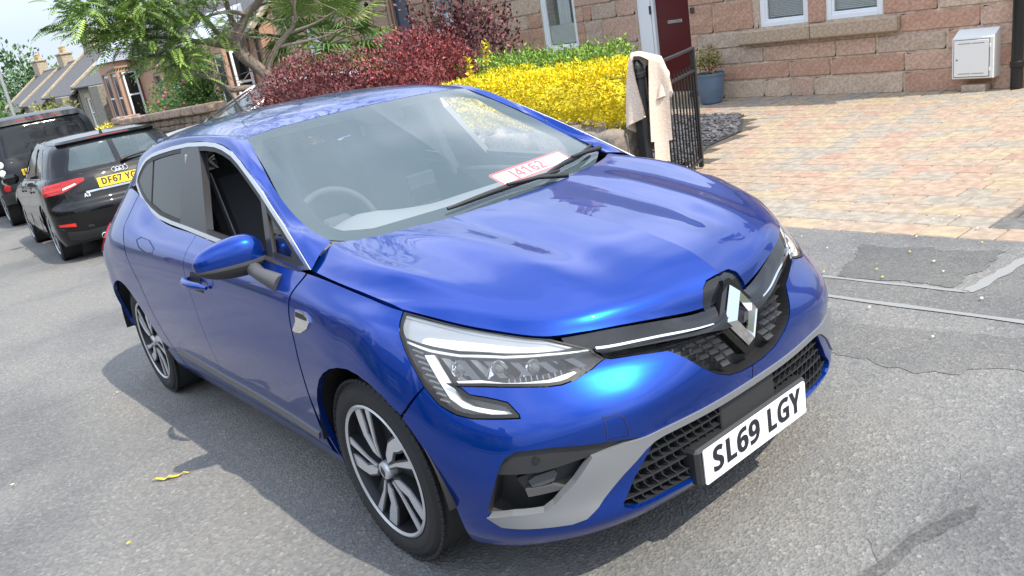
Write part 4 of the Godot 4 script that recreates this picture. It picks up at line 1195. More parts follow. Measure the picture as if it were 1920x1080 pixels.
func main_house() -> void:
	var x := 8.8
	var h := thing("sandstone_cottage", "pink sandstone cottage with white windows and dark red door at the head of the drive", "house", Transform3D())
	var w1 := [-5.03, -4.26, .87, 2.35]
	var w2 := [-4.01, -3.22, .87, 2.35]
	var wl := [-9.67, -8.77, .85, 2.35]
	var dr := [-7.36, -6.28, -.15, 2.25]
	var holes := [w1, w2, wl, dr]
	part("wall", wall_cells(-11.6, -1.2, -.3, 3.3, holes, x, .35), M.mortar, h)
	var solid := holes + [[-5.34, -2.99, .62, .86], [-9.69, -8.56, .62, .86], [-4.27, -4.0, .8, 2.4]]
	lay_stones(h, x, -11.55, -1.22, [-.13, .14, .38, .62, .86, 1.29, 1.55, 1.85, 2.2, 2.5, 2.85, 3.25], solid,
		{0: [-5.72, -5.0, -4.56, -4.2, -2.95, -1.9], 1: [-5.74, -4.58, -2.93], 2: [-6.12, -4.98, -3.86, -3.30], 3: [-6.15, -2.04, -7.8, -10.4], 4: [-5.83, -5.12, -2.53, -8.55, -8.13, -10.06], 5: [-8.55, -8.36, -7.77, -10.05, -5.6]},
		[M.stone_rose, M.stone_rose, M.stone_buff, M.stone_red, M.stone_red, M.stone_grey], .020)
	part("stone_mullion", ashlar(.25, 1.5, 5, .004), M.stone_red, h, Transform3D(Basis(), Vector3(x - .005, 1.61, -4.135)))
	for q in [[-5.34, -4.19], [-4.18, -2.99], [-9.69, -8.56]]:
		part("sill", MB.new().box(moved(x - .02, .755, (q[0] + q[1]) / 2), Vector3(.22, .19, q[1] - q[0]), .016), M.stone_sill, h)
	sash(h, x, w1, M.white_frame, 0, 1)
	sash(h, x, w2, M.white_frame, 0, 1)
	sash(h, x, wl, M.white_frame, 0, 2)
	var d := Node3D.new()
	d.name = "front_door"
	h.add_child(d)
	part("frame", MB.new().box(moved(x + .10, 1.05, -7.225), Vector3(.12, 2.4, .27), .01).box(moved(x + .10, 1.05, -7.055), Vector3(.10, 2.4, .05), .008).box(moved(x + .12, 1.05, -6.30), Vector3(.08, 2.4, .05), .008), M.white_frame, d)
	part("hinge", MB.new().box(moved(x + .035, 1.33, -7.085), Vector3(.02, .13, .035), .005), M.plastic_dark, d)
	part("leaf", MB.new().box(moved(x + .14, 1.05, -6.67), Vector3(.045, 2.35, .74), .005), M.door_red, d)
	part("letter_plate", MB.new().box(moved(x + .112, 1.105, -6.66), Vector3(.014, .05, .29), .005).box(moved(x + .104, 1.118, -6.66), Vector3(.014, .02, .25), .004), M.chrome_satin, d)
	part("threshold", MB.new().box(moved(x + .05, -.06, -6.82), Vector3(.4, .12, 1.05), .01), M.stone_sill, d)
	part("bell_box", MB.new().box(moved(x - .03, 1.24, -6.19), Vector3(.03, .085, .07), .006), M.plastic_brown, h)
	part("side_wall", MB.new().box(moved(x + 3.2, 1.5, -1.375), Vector3(5.7, 3.6, .34)), M.mortar, h)
	part("rear_wall", MB.new().box(moved(x + 6.2, 1.5, -6.4), Vector3(.3, 3.6, 10.3)), M.mortar, h)
	pitched_roof(-11.6, -1.2, x, x + 6.4, 3.3, 6.1, M.slate_roof, h)
	part("gutter", MB.new().tube([Vector3(x - .28, 3.24, -11.6), Vector3(x - .28, 3.24, -1.2)], .06, 8), M.plastic_black, h)
	chimney(h, x + 3.2, 5.9, -1.9, .9, 1.1, .6, 2, M.stone_buff)
	chimney(h, x + 3.2, 5.9, -11.2, .9, 1.1, .6, 3, M.stone_buff)
	var gable := MB.new()
	gable.face([Vector3(x, 3.3, -1.21), Vector3(x + 6.4, 3.3, -1.21), Vector3(x + 3.2, 6.05, -1.21)], Vector3.BACK)
	part("gable", gable, M.mortar, h)
	# things on the wall
	var pipe := thing("downpipe", "black cast iron downpipe on the sandstone wall beside the meter box", "downpipe")
	part("pipe", MB.new().tube([Vector3(x - .09, -.10, -1.615), Vector3(x - .09, 3.1, -1.615), Vector3(x - .26, 3.22, -1.615)], .062, 14), M.pipe_black, pipe)
	for y in [.13, 1.6]:
		part("collar", MB.new().lathe([[.062, 0], [.075, .01], [.075, .07], [.062, .08]], 14, moved(x - .09, y, -1.615)), M.pipe_black, pipe)
		part("bracket", MB.new().bar(Vector3(x, y + .04, -1.54), Vector3(x, y + .04, -1.70), .03, .03), M.pipe_black, pipe)
	meter_box(x)
	pot_plant()

func meter_box(x: float) -> void:
	var b := thing("meter_box", "white plastic utility meter box with sloping top on the sandstone wall", "meter box", moved(x, 0, -2.045))
	var mb := MB.new()
	var prof := PackedVector2Array([Vector2(-.004, .045), Vector2(.215, .045), Vector2(.225, .055), Vector2(.225, .515), Vector2(.05, .60), Vector2(-.004, .60)])
	mb.prism(prof, .45, Transform3D(Basis(Vector3(-1, 0, 0), Vector3.UP, Vector3(0, 0, -1)), Vector3(0, 0, -.225)))
	part("casing", mb, M.meter_white, b)
	part("door", MB.new().box(moved(-.229, .283, -.012), Vector3(.012, .42, .385), .004), M.meter_white, b)
	part("door_gap", ring(MB.new(), rounded(.40, .435, .004, 2), rounded(.386, .421, .004, 2), 0, .0015, Transform3D(Basis(Vector3(0, 0, 1), Vector3.UP, Vector3(-1, 0, 0)), Vector3(-.2262, .283, -.012))), M.trim_grey_dark, b)
	for y in [.455, .108]:
		for zz in [-.075, .075]:
			part("vent_slot", MB.new().box(moved(-.2355, y, zz - .012), Vector3(.003, .006, .135)), M.trim_grey_dark, b)
	part("lock", MB.new().lathe([[0, .004], [.009, .004], [.010, 0]], 12, Transform3D(Basis(Vector3.BACK, PI / 2), Vector3(-.235, .27, -.17))), M.trim_grey_dark, b)
	for y in [.15, .42]:
		part("hinge", MB.new().box(moved(-.232, y, .192), Vector3(.012, .045, .012), .003), M.meter_white, b)
	part("foot", MB.new().box(moved(-.10, -.075, .0), Vector3(.20, .085, .27), .01), M.stone_grey, b)

func pot_plant() -> void:
	var p := Vector3(8.38, ground(8.38, -5.66), -5.66)
	var t := thing("potted_shrub", "small yellow-green shrub in a blue glazed pot beside the red door", "potted plant", Transform3D(Basis(), p))
	part("pot", MB.new().lathe([[0, .01], [.13, 0], [.155, .02], [.20, .22], [.215, .40], [.225, .42], [.225, .45], [.205, .45], [.19, .36], [0, .36]], 32, Transform3D()), M.pot_blue, t)
	leaves("foliage", t, M.leaf, leaf_mesh(.045, .022), 800, func(k):
		var d := Vector3(rng.randfn(), rng.randfn() * .9, rng.randfn()).normalized() * pow(rng.randf(), .4)
		return Vector3(0, .62, 0) + d * Vector3(.21, .24, .21) + Vector3(0, -.16 if d.y < -.3 and rng.randf() < .5 else 0.0, 0)
		, [Color(.22, .26, .04), Color(.12, .18, .04), Color(.30, .24, .06), Color(.35, .14, .06)])
	part("stems", twigs(Vector3(0, .36, 0), 7, .38, .2), M.bark, t)

func twigs(at: Vector3, n: int, high: float, spread: float) -> MB:
	var mb := MB.new()
	for k in n:
		var a := TAU * k / n + rng.randf()
		var e := at + Vector3(cos(a) * spread * rng.randf_range(.3, 1), high * rng.randf_range(.7, 1.1), sin(a) * spread * rng.randf_range(.3, 1))
		mb.tube([at, at.lerp(e, .5) + Vector3(0, high * .1, 0), e], [high * .025, high * .018, high * .006], 5)
	return mb

# ---------------------------------------------------------------- plants
func leaf_mesh(l: float, w: float) -> ArrayMesh:
	var mb := MB.new()
	var n := Vector3(0, 1, 0)
	var a := mb.vert(Vector3(0, 0, 0), n)
	var b := mb.vert(Vector3(-w * .5, w * .18, l * .42), Vector3(-.35, 1, 0).normalized())
	var c := mb.vert(Vector3(0, -w * .05, l), n)
	var d := mb.vert(Vector3(w * .5, w * .18, l * .42), Vector3(.35, 1, 0).normalized())
	var e := mb.vert(Vector3(0, 0, l * .45), n)
	mb.tri(a, b, e)
	mb.tri(b, c, e)
	mb.tri(e, c, d)
	mb.tri(a, e, d)
	return mb.mesh()

func feather_mesh(l: float, pairs: int, w: float) -> ArrayMesh:      # one long leaf of many leaflets, drooping towards its tip
	var mb := MB.new()
	for k in pairs * 2 + 1:
		var t := (int(k / 2) + .6) / (pairs + .6)
		var at := Vector3(0, -.35 * l * t * t, l * t * (1 - .12 * t))
		var s := 0.0 if k == pairs * 2 else (-1.0 if k % 2 else 1.0)
		var ll := l * .30 * (1.0 - absf(t - .5) * .9)
		var d := Vector3(s * .93, -.28, .35).normalized() if s != 0.0 else Vector3(0, -.6, .8)
		var q := d.cross(Vector3.UP).normalized() * w
		var a := mb.vert(at, Vector3.UP)
		var b := mb.vert(at + d * ll * .4 + q, Vector3.UP)
		var c := mb.vert(at + d * ll + Vector3(0, -ll * .15, 0), Vector3.UP)
		var e := mb.vert(at + d * ll * .4 - q, Vector3.UP)
		mb.quad(a, b, c, e)
	return mb.mesh()

# leaves scattered by a function of the count that gives a place (and a way out, and which colour); one mesh with a colour for each leaf
func leaves(called: String, parent: Node, m: Material, mesh: ArrayMesh, n: int, where: Callable, cols: Array, s0 := .7, s1 := 1.35, flat := .35) -> MeshInstance3D:
	var src := mesh.surface_get_arrays(0)
	var sv: PackedVector3Array = src[Mesh.ARRAY_VERTEX]
	var sn: PackedVector3Array = src[Mesh.ARRAY_NORMAL]
	var si: PackedInt32Array = src[Mesh.ARRAY_INDEX]
	var mb := MB.new()
	mb.tint = true
	var nv := sv.size()
	var ni := si.size()
	mb.v.resize(n * nv)
	mb.n.resize(n * nv)
	mb.c.resize(n * nv)
	mb.i.resize(n * ni)
	for k in n:
		var p = where.call(k)
		var out := Vector3(rng.randfn(), rng.randfn(), rng.randfn())
		var tint := -1
		if p is Array:
			out = out * .55 + p[1] * 1.2
			if p.size() > 2:
				tint = p[2]
			p = p[0]
		var z := out.normalized()
		var up := (Vector3.UP + Vector3(rng.randfn(), rng.randfn() * .3, rng.randfn()) * (1.0 - flat)).normalized()
		var x := up.cross(z)
		x = x.normalized() if x.length() > .05 else Vector3.RIGHT
		var b := Basis(x, z.cross(x), z)
		var s := rng.randf_range(s0, s1)
		var c: Color = cols[tint if tint >= 0 else rng.randi() % cols.size()]
		var g := rng.randf_range(.75, 1.3)
		c = Color(c.r * g, c.g * g, c.b * g * rng.randf_range(.8, 1.2))
		for j in nv:
			mb.v[k * nv + j] = p + b * sv[j] * s
			mb.n[k * nv + j] = b * sn[j]
			mb.c[k * nv + j] = c
		for j in ni:
			mb.i[k * ni + j] = si[j] + k * nv
	return part(called, mb, m, parent)

func lump(c: Vector3, r: Vector3, sd: int, rough := .22, seg := 14) -> MB:        # the dense, twiggy inside of a bush
	var mb := MB.new()
	var f := noise(.9, FastNoiseLite.TYPE_SIMPLEX_SMOOTH, 3, sd)
	for j in seg + 1:
		for k in seg * 2 + 1:
			var a := PI * j / seg
			var b := TAU * k / (seg * 2)
			var d := Vector3(sin(a) * cos(b), cos(a), sin(a) * sin(b))
			mb.vert(c + d * r * (1.0 + f.get_noise_3dv(d * 2.2) * rough * 1.6), d)
	for j in seg:
		for k in seg * 2:
			var a := j * (seg * 2 + 1) + k
			mb.quad(a, a + 1, a + seg * 2 + 2, a + seg * 2 + 1)
	return mb

func shell(c: Vector3, r: Vector3, f: FastNoiseLite, rough := .22) -> Array:     # a place near the surface of a lumpy mass
	var d := Vector3(rng.randfn(), rng.randfn(), rng.randfn()).normalized()
	var q := 1.0 + f.get_noise_3dv(d * 2.2) * rough * 1.6
	return [c + d * r * q * (1.0 - .36 * pow(rng.randf(), 1.6) + .05 * rng.randfn()), (d + Vector3(0, .35, 0)).normalized()]

func bush(called: String, label: String, c: Vector3, r: Vector3, n: int, leaf: ArrayMesh, cols: Array, core: Color, sd: int, group := "", rough := .22, base := -.1) -> Node3D:
	var t := thing(called, label, "shrub", Transform3D(Basis(), Vector3(c.x, base, c.z)), group)
	var o := Vector3(0, c.y - base, 0)
	var cm := mat("bush_core_%d" % sd, lin(core.r, core.g, core.b), .95)
	part("branches", lump(o, r * .62, sd, rough), cm, t)
	var f := noise(.9, FastNoiseLite.TYPE_SIMPLEX_SMOOTH, 3, sd)
	leaves("foliage", t, M.leaf, leaf, n, func(_k): return shell(o, r, f, rough), cols)
	return t

func hedges() -> void:
	# clipped golden hedge on the low wall
	var t := thing("golden_hedge", "clipped bright yellow hedge growing over the low stone wall by the gate", "hedge", moved(3.6, .35, -3.9))
	var f := noise(1.1, FastNoiseLite.TYPE_SIMPLEX_SMOOTH, 3, 21)
	var half := Vector3(.52, .38, 1.42)
	part("branches", MB.new().box(moved(.0, .28, -.22), Vector3(.72, .54, 2.2), .16), mat("hedge_core", lin(.55, .45, .015), .95), t)
	var box_at := func(hf: Vector3, mid: Vector3, k: int, ff: FastNoiseLite) -> Array:
		var q := Vector3(rng.randf_range(-1, 1), rng.randf_range(-1, 1), rng.randf_range(-1, 1))
		var face := k % 8
		var out := Vector3.UP
		if face < 3:
			q.x = -1
			out = Vector3(-1, .35, 0)
		elif face < 6:
			q.y = 1
			out = Vector3(-.2, 1, .1)
		elif face == 6:
			q.z = 1
			out = Vector3(0, .35, 1)
		else:
			q.x = 1
			out = Vector3(1, .3, 0)
		# round the edges
		var e := Vector3(q.x, q.y, q.z)
		var l := pow(pow(absf(e.x), 6.0) + pow(absf(e.y), 6.0) + pow(absf(e.z), 10.0), 1.0 / 6.0)
		e /= maxf(l, .001)
		var p := e * hf
		p += out.normalized() * (ff.get_noise_3dv(p * 1.6 + mid) * .11 + ff.get_noise_3dv(p * 5.0 + mid) * .05 - .09 * pow(rng.randf(), 2.0))
		return [mid + p, out.normalized()]
	leaves("foliage", t, M.leaf, leaf_mesh(.030, .017), 30000, func(k):
		var a: Array = box_at.call(half, Vector3(0, .32, 0), k, f)
		a[0].z = minf(a[0].z, 1.36 - (a[0].x + .45) * .50 + rng.randf() * .04)
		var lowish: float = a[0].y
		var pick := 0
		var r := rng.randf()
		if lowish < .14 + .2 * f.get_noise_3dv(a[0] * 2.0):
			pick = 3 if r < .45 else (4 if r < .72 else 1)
		else:
			pick = 0 if r < .52 else (1 if r < .86 else (2 if r < .95 else 3))
			var leafy: float = clampf(-.25 - a[0].z * .55, 0, .6) + (.45 if a[0].x > .05 and lowish > .5 else 0.0) + f.get_noise_3dv(a[0] * 1.7) * .35
			if rng.randf() < leafy:
				pick = 4 if r < .6 else 3
		return [a[0], a[1], pick], [Color(.86, .66, .010), Color(.74, .60, .012), Color(.90, .76, .09), Color(.42, .44, .015), Color(.18, .26, .012)], .7, 1.3, .2)
	var t2 := thing("green_hedge", "loose green privet hedge just behind the golden hedge", "hedge", moved(4.55, .2, -5.35))
	part("branches", MB.new().box(moved(0, .38, 0), Vector3(.75, .8, 2.7), .2), mat("hedge_core2", lin(.07, .11, .03), .95), t2)
	var f2 := noise(1.1, FastNoiseLite.TYPE_SIMPLEX_SMOOTH, 3, 33)
	leaves("foliage", t2, M.leaf, leaf_mesh(.045, .020), 13000, func(k):
		var a: Array = box_at.call(Vector3(.5, .46, 1.5), Vector3(0, .46, 0), k, f2)
		if k % 9 == 0:
			a[0] += Vector3(0, rng.randf() * .12, 0)
		return a, [Color(.10, .22, .035), Color(.16, .30, .05), Color(.22, .36, .07), Color(.30, .36, .05)], .7, 1.3, .2)
	# a few golden shoots that stand out above the hedge and through the purple bushes
	for q in [[3.35, 1.12, -4.85, .30], [3.1, .98, -6.1, .2], [3.05, .95, -6.5, .2], [3.1, .92, -7.0, .18], [3.9, 1.28, -9.6, .3], [3.7, 1.15, -5.0, .4], [4.3, 1.10, -5.7, .42]]:
		var s := thing("golden_shoot", "thin upright shoot with yellow leaves poking out of the hedges", "shoot", moved(q[0], q[1] - .15, q[2]), "golden shoots among the hedges")
		part("stem", MB.new().tube([Vector3.ZERO, Vector3(.01, q[3] * .5, .01), Vector3(.02, q[3], 0)], [.004, .003, .002], 5), M.bark, s)
		leaves("foliage", s, M.leaf, leaf_mesh(.05, .028), 34, func(k): return [Vector3(.02, q[3] * (.35 + .65 * k / 34.0), 0), Vector3(cos(k * 2.4), .5, sin(k * 2.4))], [Color(.72, .58, .02), Color(.60, .55, .04)])

func purple_bushes() -> void:
	var wine := [Color(.13, .035, .04), Color(.19, .055, .06), Color(.085, .024, .03), Color(.25, .085, .085), Color(.16, .05, .06)]
	var big := leaf_mesh(.062, .034)
	var small := leaf_mesh(.040, .024)
	bush("purple_hedge", "long low maroon-leaved hedge behind the blue car's roof", Vector3(3.55, .62, -8.75), Vector3(.75, .88, 1.85), 26000, small, wine, Color(.10, .035, .035), 41, "", .16, -.35)
	bush("barberry_bush", "bright red-pink barberry bush between maroon hedge and tall plum shrub", Vector3(3.75, .66, -6.35), Vector3(.75, .95, 1.05), 21000, small, [Color(.27, .05, .055), Color(.19, .04, .042), Color(.11, .027, .03), Color(.40, .10, .10), Color(.15, .035, .038)], Color(.18, .05, .05), 43, "", .2, -.3)
	bush("maroon_bush", "dark maroon bush low in front of the red-pink barberry", Vector3(3.35, .45, -6.9), Vector3(.55, .72, 1.0), 11000, small, wine, Color(.10, .032, .032), 44, "", .2, -.3)
	var t := bush("plum_shrub", "tall dark purple plum shrub with open upright branches before the sandstone wall", Vector3(5.25, .85, -7.35), Vector3(.72, 1.05, .75), 4600, big, [Color(.075, .022, .03), Color(.12, .035, .045), Color(.05, .018, .022), Color(.19, .06, .065)], Color(.07, .026, .03), 47, "", .3, -.2)
	var mb := MB.new()
	var tips := []
	for k in 26:
		var a := rng.randf() * TAU
		var r := rng.randf_range(.3, 1.1)
		var e := Vector3(cos(a) * r * .8, rng.randf_range(1.6, 2.55), sin(a) * r * .95)
		mb.tube([Vector3(cos(a) * .2, .8, sin(a) * .2), e * Vector3(.8, .75, .8), e], [.012, .008, .004], 5)
		tips.append(e)
	part("branches", mb, M.bark, t)
	leaves("upper_foliage", t, M.leaf, big, 1900, func(k):
		var e: Vector3 = tips[k % 26]
		var s := rng.randf()
		return e * Vector3(lerpf(.75, 1, s), lerpf(.62, 1, s), lerpf(.75, 1, s)) + Vector3(rng.randfn(), rng.randfn(), rng.randfn()) * .06, [Color(.075, .022, .03), Color(.14, .04, .045), Color(.05, .018, .022), Color(.24, .075, .07)])

const BRANCHES := [
	[[4.21, -.4, -11.5, 4.21, .4, -11.55, 4.21, .98, -11.6, 4.18, 1.26, -11.73, 4.06, 1.5, -11.89, 3.88, 1.73, -11.97, 3.86, 1.98, -11.97, 4.03, 2.19, -11.9, 4.12, 2.32, -11.85, 4.27, 2.46, -11.67, 4.37, 2.62, -11.5, 4.5, 3.0, -11.4, 4.3, 3.9, -11.6, 4.1, 4.8, -11.7, 3.9, 6.0, -11.5, 4.1, 7.2, -11.6], .13, .015],
	[[4.06, 1.5, -11.89, 4.03, 1.76, -12.12, 4.13, 2.06, -12.29, 4.04, 2.25, -12.32, 3.98, 2.49, -12.23, 3.91, 2.7, -12.13, 3.6, 3.3, -11.8, 3.0, 4.0, -11.4, 2.6, 5.2, -11.0, 2.5, 6.2, -10.6], .075, .012],
	[[3.88, 1.8, -11.97, 3.38, 1.94, -11.73, 2.88, 2.05, -11.48, 2.48, 2.12, -11.19, 2.03, 2.19, -10.91, 1.72, 2.27, -10.68], .055, .012],
	[[3.86, 1.95, -11.97, 3.52, 2.1, -11.78, 3.34, 2.24, -11.52, 3.06, 2.43, -11.19, 2.74, 2.54, -10.87, 2.36, 2.67, -10.56], .055, .012],
	[[4.1, .95, -11.7, 3.83, 1.14, -11.76, 3.4, 1.19, -11.61, 3.12, 1.38, -11.4, 2.85, 1.51, -11.29, 2.49, 1.59, -11.09, 2.17, 1.69, -10.88], .07, .012],
	[[4.2, 1.15, -11.7, 4.22, 1.44, -11.72, 4.38, 1.73, -11.53, 4.55, 1.92, -11.35, 4.64, 2.08, -11.18, 4.64, 2.33, -11.06, 4.8, 2.7, -10.9], .06, .014],
	[[4.12, 2.32, -11.85, 3.76, 2.4, -11.67, 3.38, 2.37, -11.5, 2.99, 2.31, -11.33], .04, .01],
	[[2.88, 2.05, -11.48, 2.55, 2.0, -11.3, 2.3, 1.9, -11.0], .025, .008],
	[[3.12, 1.38, -11.4, 2.9, 1.7, -11.35, 2.6, 1.85, -11.1], .03, .008],
	[[4.3, 3.9, -11.6, 5.0, 4.8, -11.9, 5.6, 5.9, -12.4], .04, .01],
	[[4.1, 4.8, -11.7, 3.6, 5.6, -12.3, 3.3, 6.6, -12.9], .035, .01],
	[[4.55, 1.92, -11.35, 4.9, 2.0, -11.0, 5.2, 2.15, -10.7], .03, .006],
	[[4.38, 1.73, -11.53, 4.8, 1.75, -11.2, 5.15, 1.8, -10.9, 5.4, 1.95, -10.6], .028, .005]]
const CLUMPS := [4.74, 6.92, -10.18, 3.94, 4.84, -11.39, 6.5, 6.06, -10.75, 1.84, 5.07, -11.11, 3.11, 7.24, -11.69, 3.14, 5.82, -10.62, 5.6, 5.34, -11.22, 3.34, 6.0, -10.28, 1.97, 5.23, -11.07, 4.33, 5.11, -12.48, 3.61, 4.8, -11.15, 5.8, 5.71, -11.98, 5.6, 4.25, -11.91, 6.58, 5.7, -11.66, 5.29, 5.81, -12.6, 3.6, 4.42, -12.19, 4.1, 5.22, -13.57, 3.38, 7.1, -10.28, 5.11, 6.59, -10.35, 3.39, 6.76, -12.65, 4.03, 7.03, -10.68, 4.52, 3.85, -11.37, 2.8, 6.62, -11.78, 5.75, 6.52, -10.17, 3.31, 6.51, -10.46, 5.81, 5.27, -9.95, 6.47, 5.98, -11.46, 3.98, 6.7, -10.55, 5.3, 4.52, -10.25, 4.52, 6.6, -11.98, 4.74, 7.05, -10.94, 3.79, 6.53, -12.95, 3.48, 6.37, -11.17, 3.61, 4.97, -12.03, 2.2, 3.3, -10.9, 2.8, 3.5, -11.2, 3.4, 3.7, -11.5, 4.0, 3.6, -11.6, 4.6, 3.5, -11.4, 5.1, 3.2, -11.2, 2.5, 4.1, -11.2, 3.2, 4.4, -11.6, 4.0, 4.5, -11.8, 4.7, 4.2, -11.5, 3.6, 5.0, -11.7, 1.7, 3.2, -10.7, 4.4, 5.0, -11.7, 1.26, 2.44, -10.48, 1.57, 2.55, -10.5, 1.81, 2.34, -10.55, 1.51, 2.25, -10.63, 2.18, 2.49, -10.64, 2.47, 2.28, -10.77, 2.24, 2.1, -10.95, 2.83, 2.49, -10.95, 2.9, 2.3, -11.1, 3.3, 1.95, -11.75, 2.53, 1.87, -11.08, 2.32, 1.78, -11.04, 2.15, 1.88, -10.88, 2.61, 1.66, -11.16, 2.81, 1.72, -11.3, 1.96, 2.64, -10.48, 1.25, 2.65, -10.47, 1.71, 2.12, -10.69, 1.4, 2.5, -10.4, 2.0, 2.45, -10.6, 2.2, 2.75, -10.6, 2.9, 2.8, -11.0, 1.7, 2.85, -10.5, 3.5, 2.85, -11.5, 4.0, 2.15, -12.3]

func street_tree() -> void:
	var t := thing("garden_tree", "small tree with bare twisting grey branches and feathery green leaves behind the maroon hedge", "tree", Transform3D())
	var trunk := MB.new()
	var twig := MB.new()
	for b in BRANCHES:
		var path := []
		for k in range(0, b[0].size(), 3):
			path.append(Vector3(b[0][k], b[0][k + 1], b[0][k + 2]))
		var fine := []
		var rad := []
		for k in path.size() - 1:
			for j in 4:
				var u := j / 4.0
				fine.append(path[k].cubic_interpolate(path[k + 1], path[maxi(k - 1, 0)], path[mini(k + 2, path.size() - 1)], u))
				rad.append(lerpf(b[1], b[2], (k + u) / (path.size() - 1)) * (1.0 + .08 * sin(k * 3.1 + j)))
		fine.append(path[-1])
		rad.append(b[2])
		trunk.tube(fine, rad, 9)
		for k in range(6, fine.size(), 2):
			if fine[k].y < 1.2:
				continue
			var d := Vector3(rng.randfn() * .8 - .25, rng.randf_range(-.3, .9), rng.randfn() * .8 + .2).normalized()
			var l := rng.randf_range(.25, .7)
			var p1: Vector3 = fine[k] + d * l * .5 + Vector3(0, rng.randf_range(-.06, .06), 0)
			var p2: Vector3 = fine[k] + d * l + Vector3(0, rng.randf_range(0, .15), 0)
			twig.tube([fine[k], p1, p2], [.011, .007, .003], 5)
			for q in 2:
				var d2 := (d + Vector3(rng.randfn(), rng.randfn(), rng.randfn()) * .7).normalized()
				twig.tube([p1, p1 + d2 * l * .35, p1 + d2 * l * .55 + Vector3(0, .04, 0)], [.006, .004, .002], 4)
	part("trunk", trunk, M.bark_grey, t)
	part("twigs", twig, M.bark_grey, t).set_meta("kind", "stuff")
	var n := CLUMPS.size() / 3
	var green := [Color(.16, .27, .06), Color(.22, .35, .08), Color(.11, .20, .045), Color(.29, .41, .11)]
	leaves("crown", t, M.leaf, feather_mesh(.34, 9, .013), 2900, func(k):
		var i: int = (k % n) * 3
		var c := Vector3(CLUMPS[i], CLUMPS[i + 1], CLUMPS[i + 2])
		var d := Vector3(rng.randfn(), rng.randfn() * .6, rng.randfn()) * (.17 if c.y < 3.0 else .38)
		return [c + d, Vector3(d.x * 3 - .2, .25, d.z * 3)], green, .6, 1.15, .75)

func palm() -> void:
	var c := Vector3(6.0, 0, -13.0)
	var t := thing("fan_palm", "fan palm with stiff green pleated fronds behind the maroon hedge", "palm tree", Transform3D(Basis(), Vector3(c.x, -.5, c.z)))
	part("trunk", MB.new().tube([Vector3(0, 0, 0), Vector3(.02, .9, 0), Vector3(.05, 1.9, .03)], [.14, .13, .15], 12), M.palm_bark, t)
	# one frond: a stalk and a fan of narrow blades
	var fan := MB.new()
	fan.tube([Vector3.ZERO, Vector3(0, .06, .35), Vector3(0, .04, .7)], [.014, .011, .008], 5)
	for k in 25:
		var a := lerpf(-1.9, 1.9, k / 24.0)
		var d := Vector3(sin(a), 0, cos(a))
		var l := .62 * (1.0 - .18 * absf(a) / 1.9) * (1.0 + .05 * sin(k * 2.1))
		var o := Vector3(0, .04, .7)
		var s := d.cross(Vector3.UP) * .019
		var fold := Vector3(0, .012, 0)
		var m := o + d * l * .6
		var e := o + d * l + Vector3(0, -.13 - .05 * sin(k * 1.3), 0)
		fan.face([o, m + s + fold, m], Vector3.UP)
		fan.face([o, m - s + fold, m], Vector3.UP)
		fan.face([m, m + s + fold, e], Vector3.UP)
		fan.face([m, m - s + fold, e], Vector3.UP)
	var mesh := fan.mesh()
	for k in 46:
		var a := k * 2.399
		var el := lerpf(1.15, -.85, k / 45.0)
		var m: Material = [M.palm_green, M.palm_light, M.palm_green][k % 3]
		if k > 42:
			m = M.palm_dry
		shared("frond", mesh, m, t, Transform3D(Basis(Vector3.UP, a) * Basis(Vector3.RIGHT, -el) * Basis(Vector3.BACK, rng.randf_range(-.3, .3)) * Basis.from_scale(Vector3.ONE * 1.2), Vector3(.05, 2.1 + .12 * sin(el), .03)))

func rose_bush() -> void:
	var t := bush("rose_bush", "rambling rose bush with pink flowers above the brown stone wall", Vector3(3.75, .75, -15.0), Vector3(.55, .62, 1.9), 4200, leaf_mesh(.06, .035), [Color(.07, .16, .03), Color(.13, .24, .05), Color(.20, .28, .06), Color(.10, .20, .04)], Color(.08, .13, .035), 51, "", .35, -.6)
	bush("rose_arch", "taller rose growth with pink blooms by the sandstone bay", Vector3(3.8, 1.35, -14.2), Vector3(.35, .5, .55), 1500, leaf_mesh(.06, .035), [Color(.07, .16, .03), Color(.13, .24, .05), Color(.10, .20, .04)], Color(.08, .13, .035), 52, "", .35, -.6)
	var bloom := MB.new().lathe([[0, .012], [.02, .018], [.033, .007], [.03, -.007], [.013, -.016], [0, -.02]], 9, Transform3D()).mesh()
	for k in 11:
		shared("bloom", bloom, M.petal_pink, t, Transform3D(Basis.from_euler(Vector3(rng.randf(), rng.randf(), rng.randf())), Vector3(-.50 + rng.randf() * .25, 1.15 + rng.randf() * .95, rng.randf_range(-.4, 1.6))))

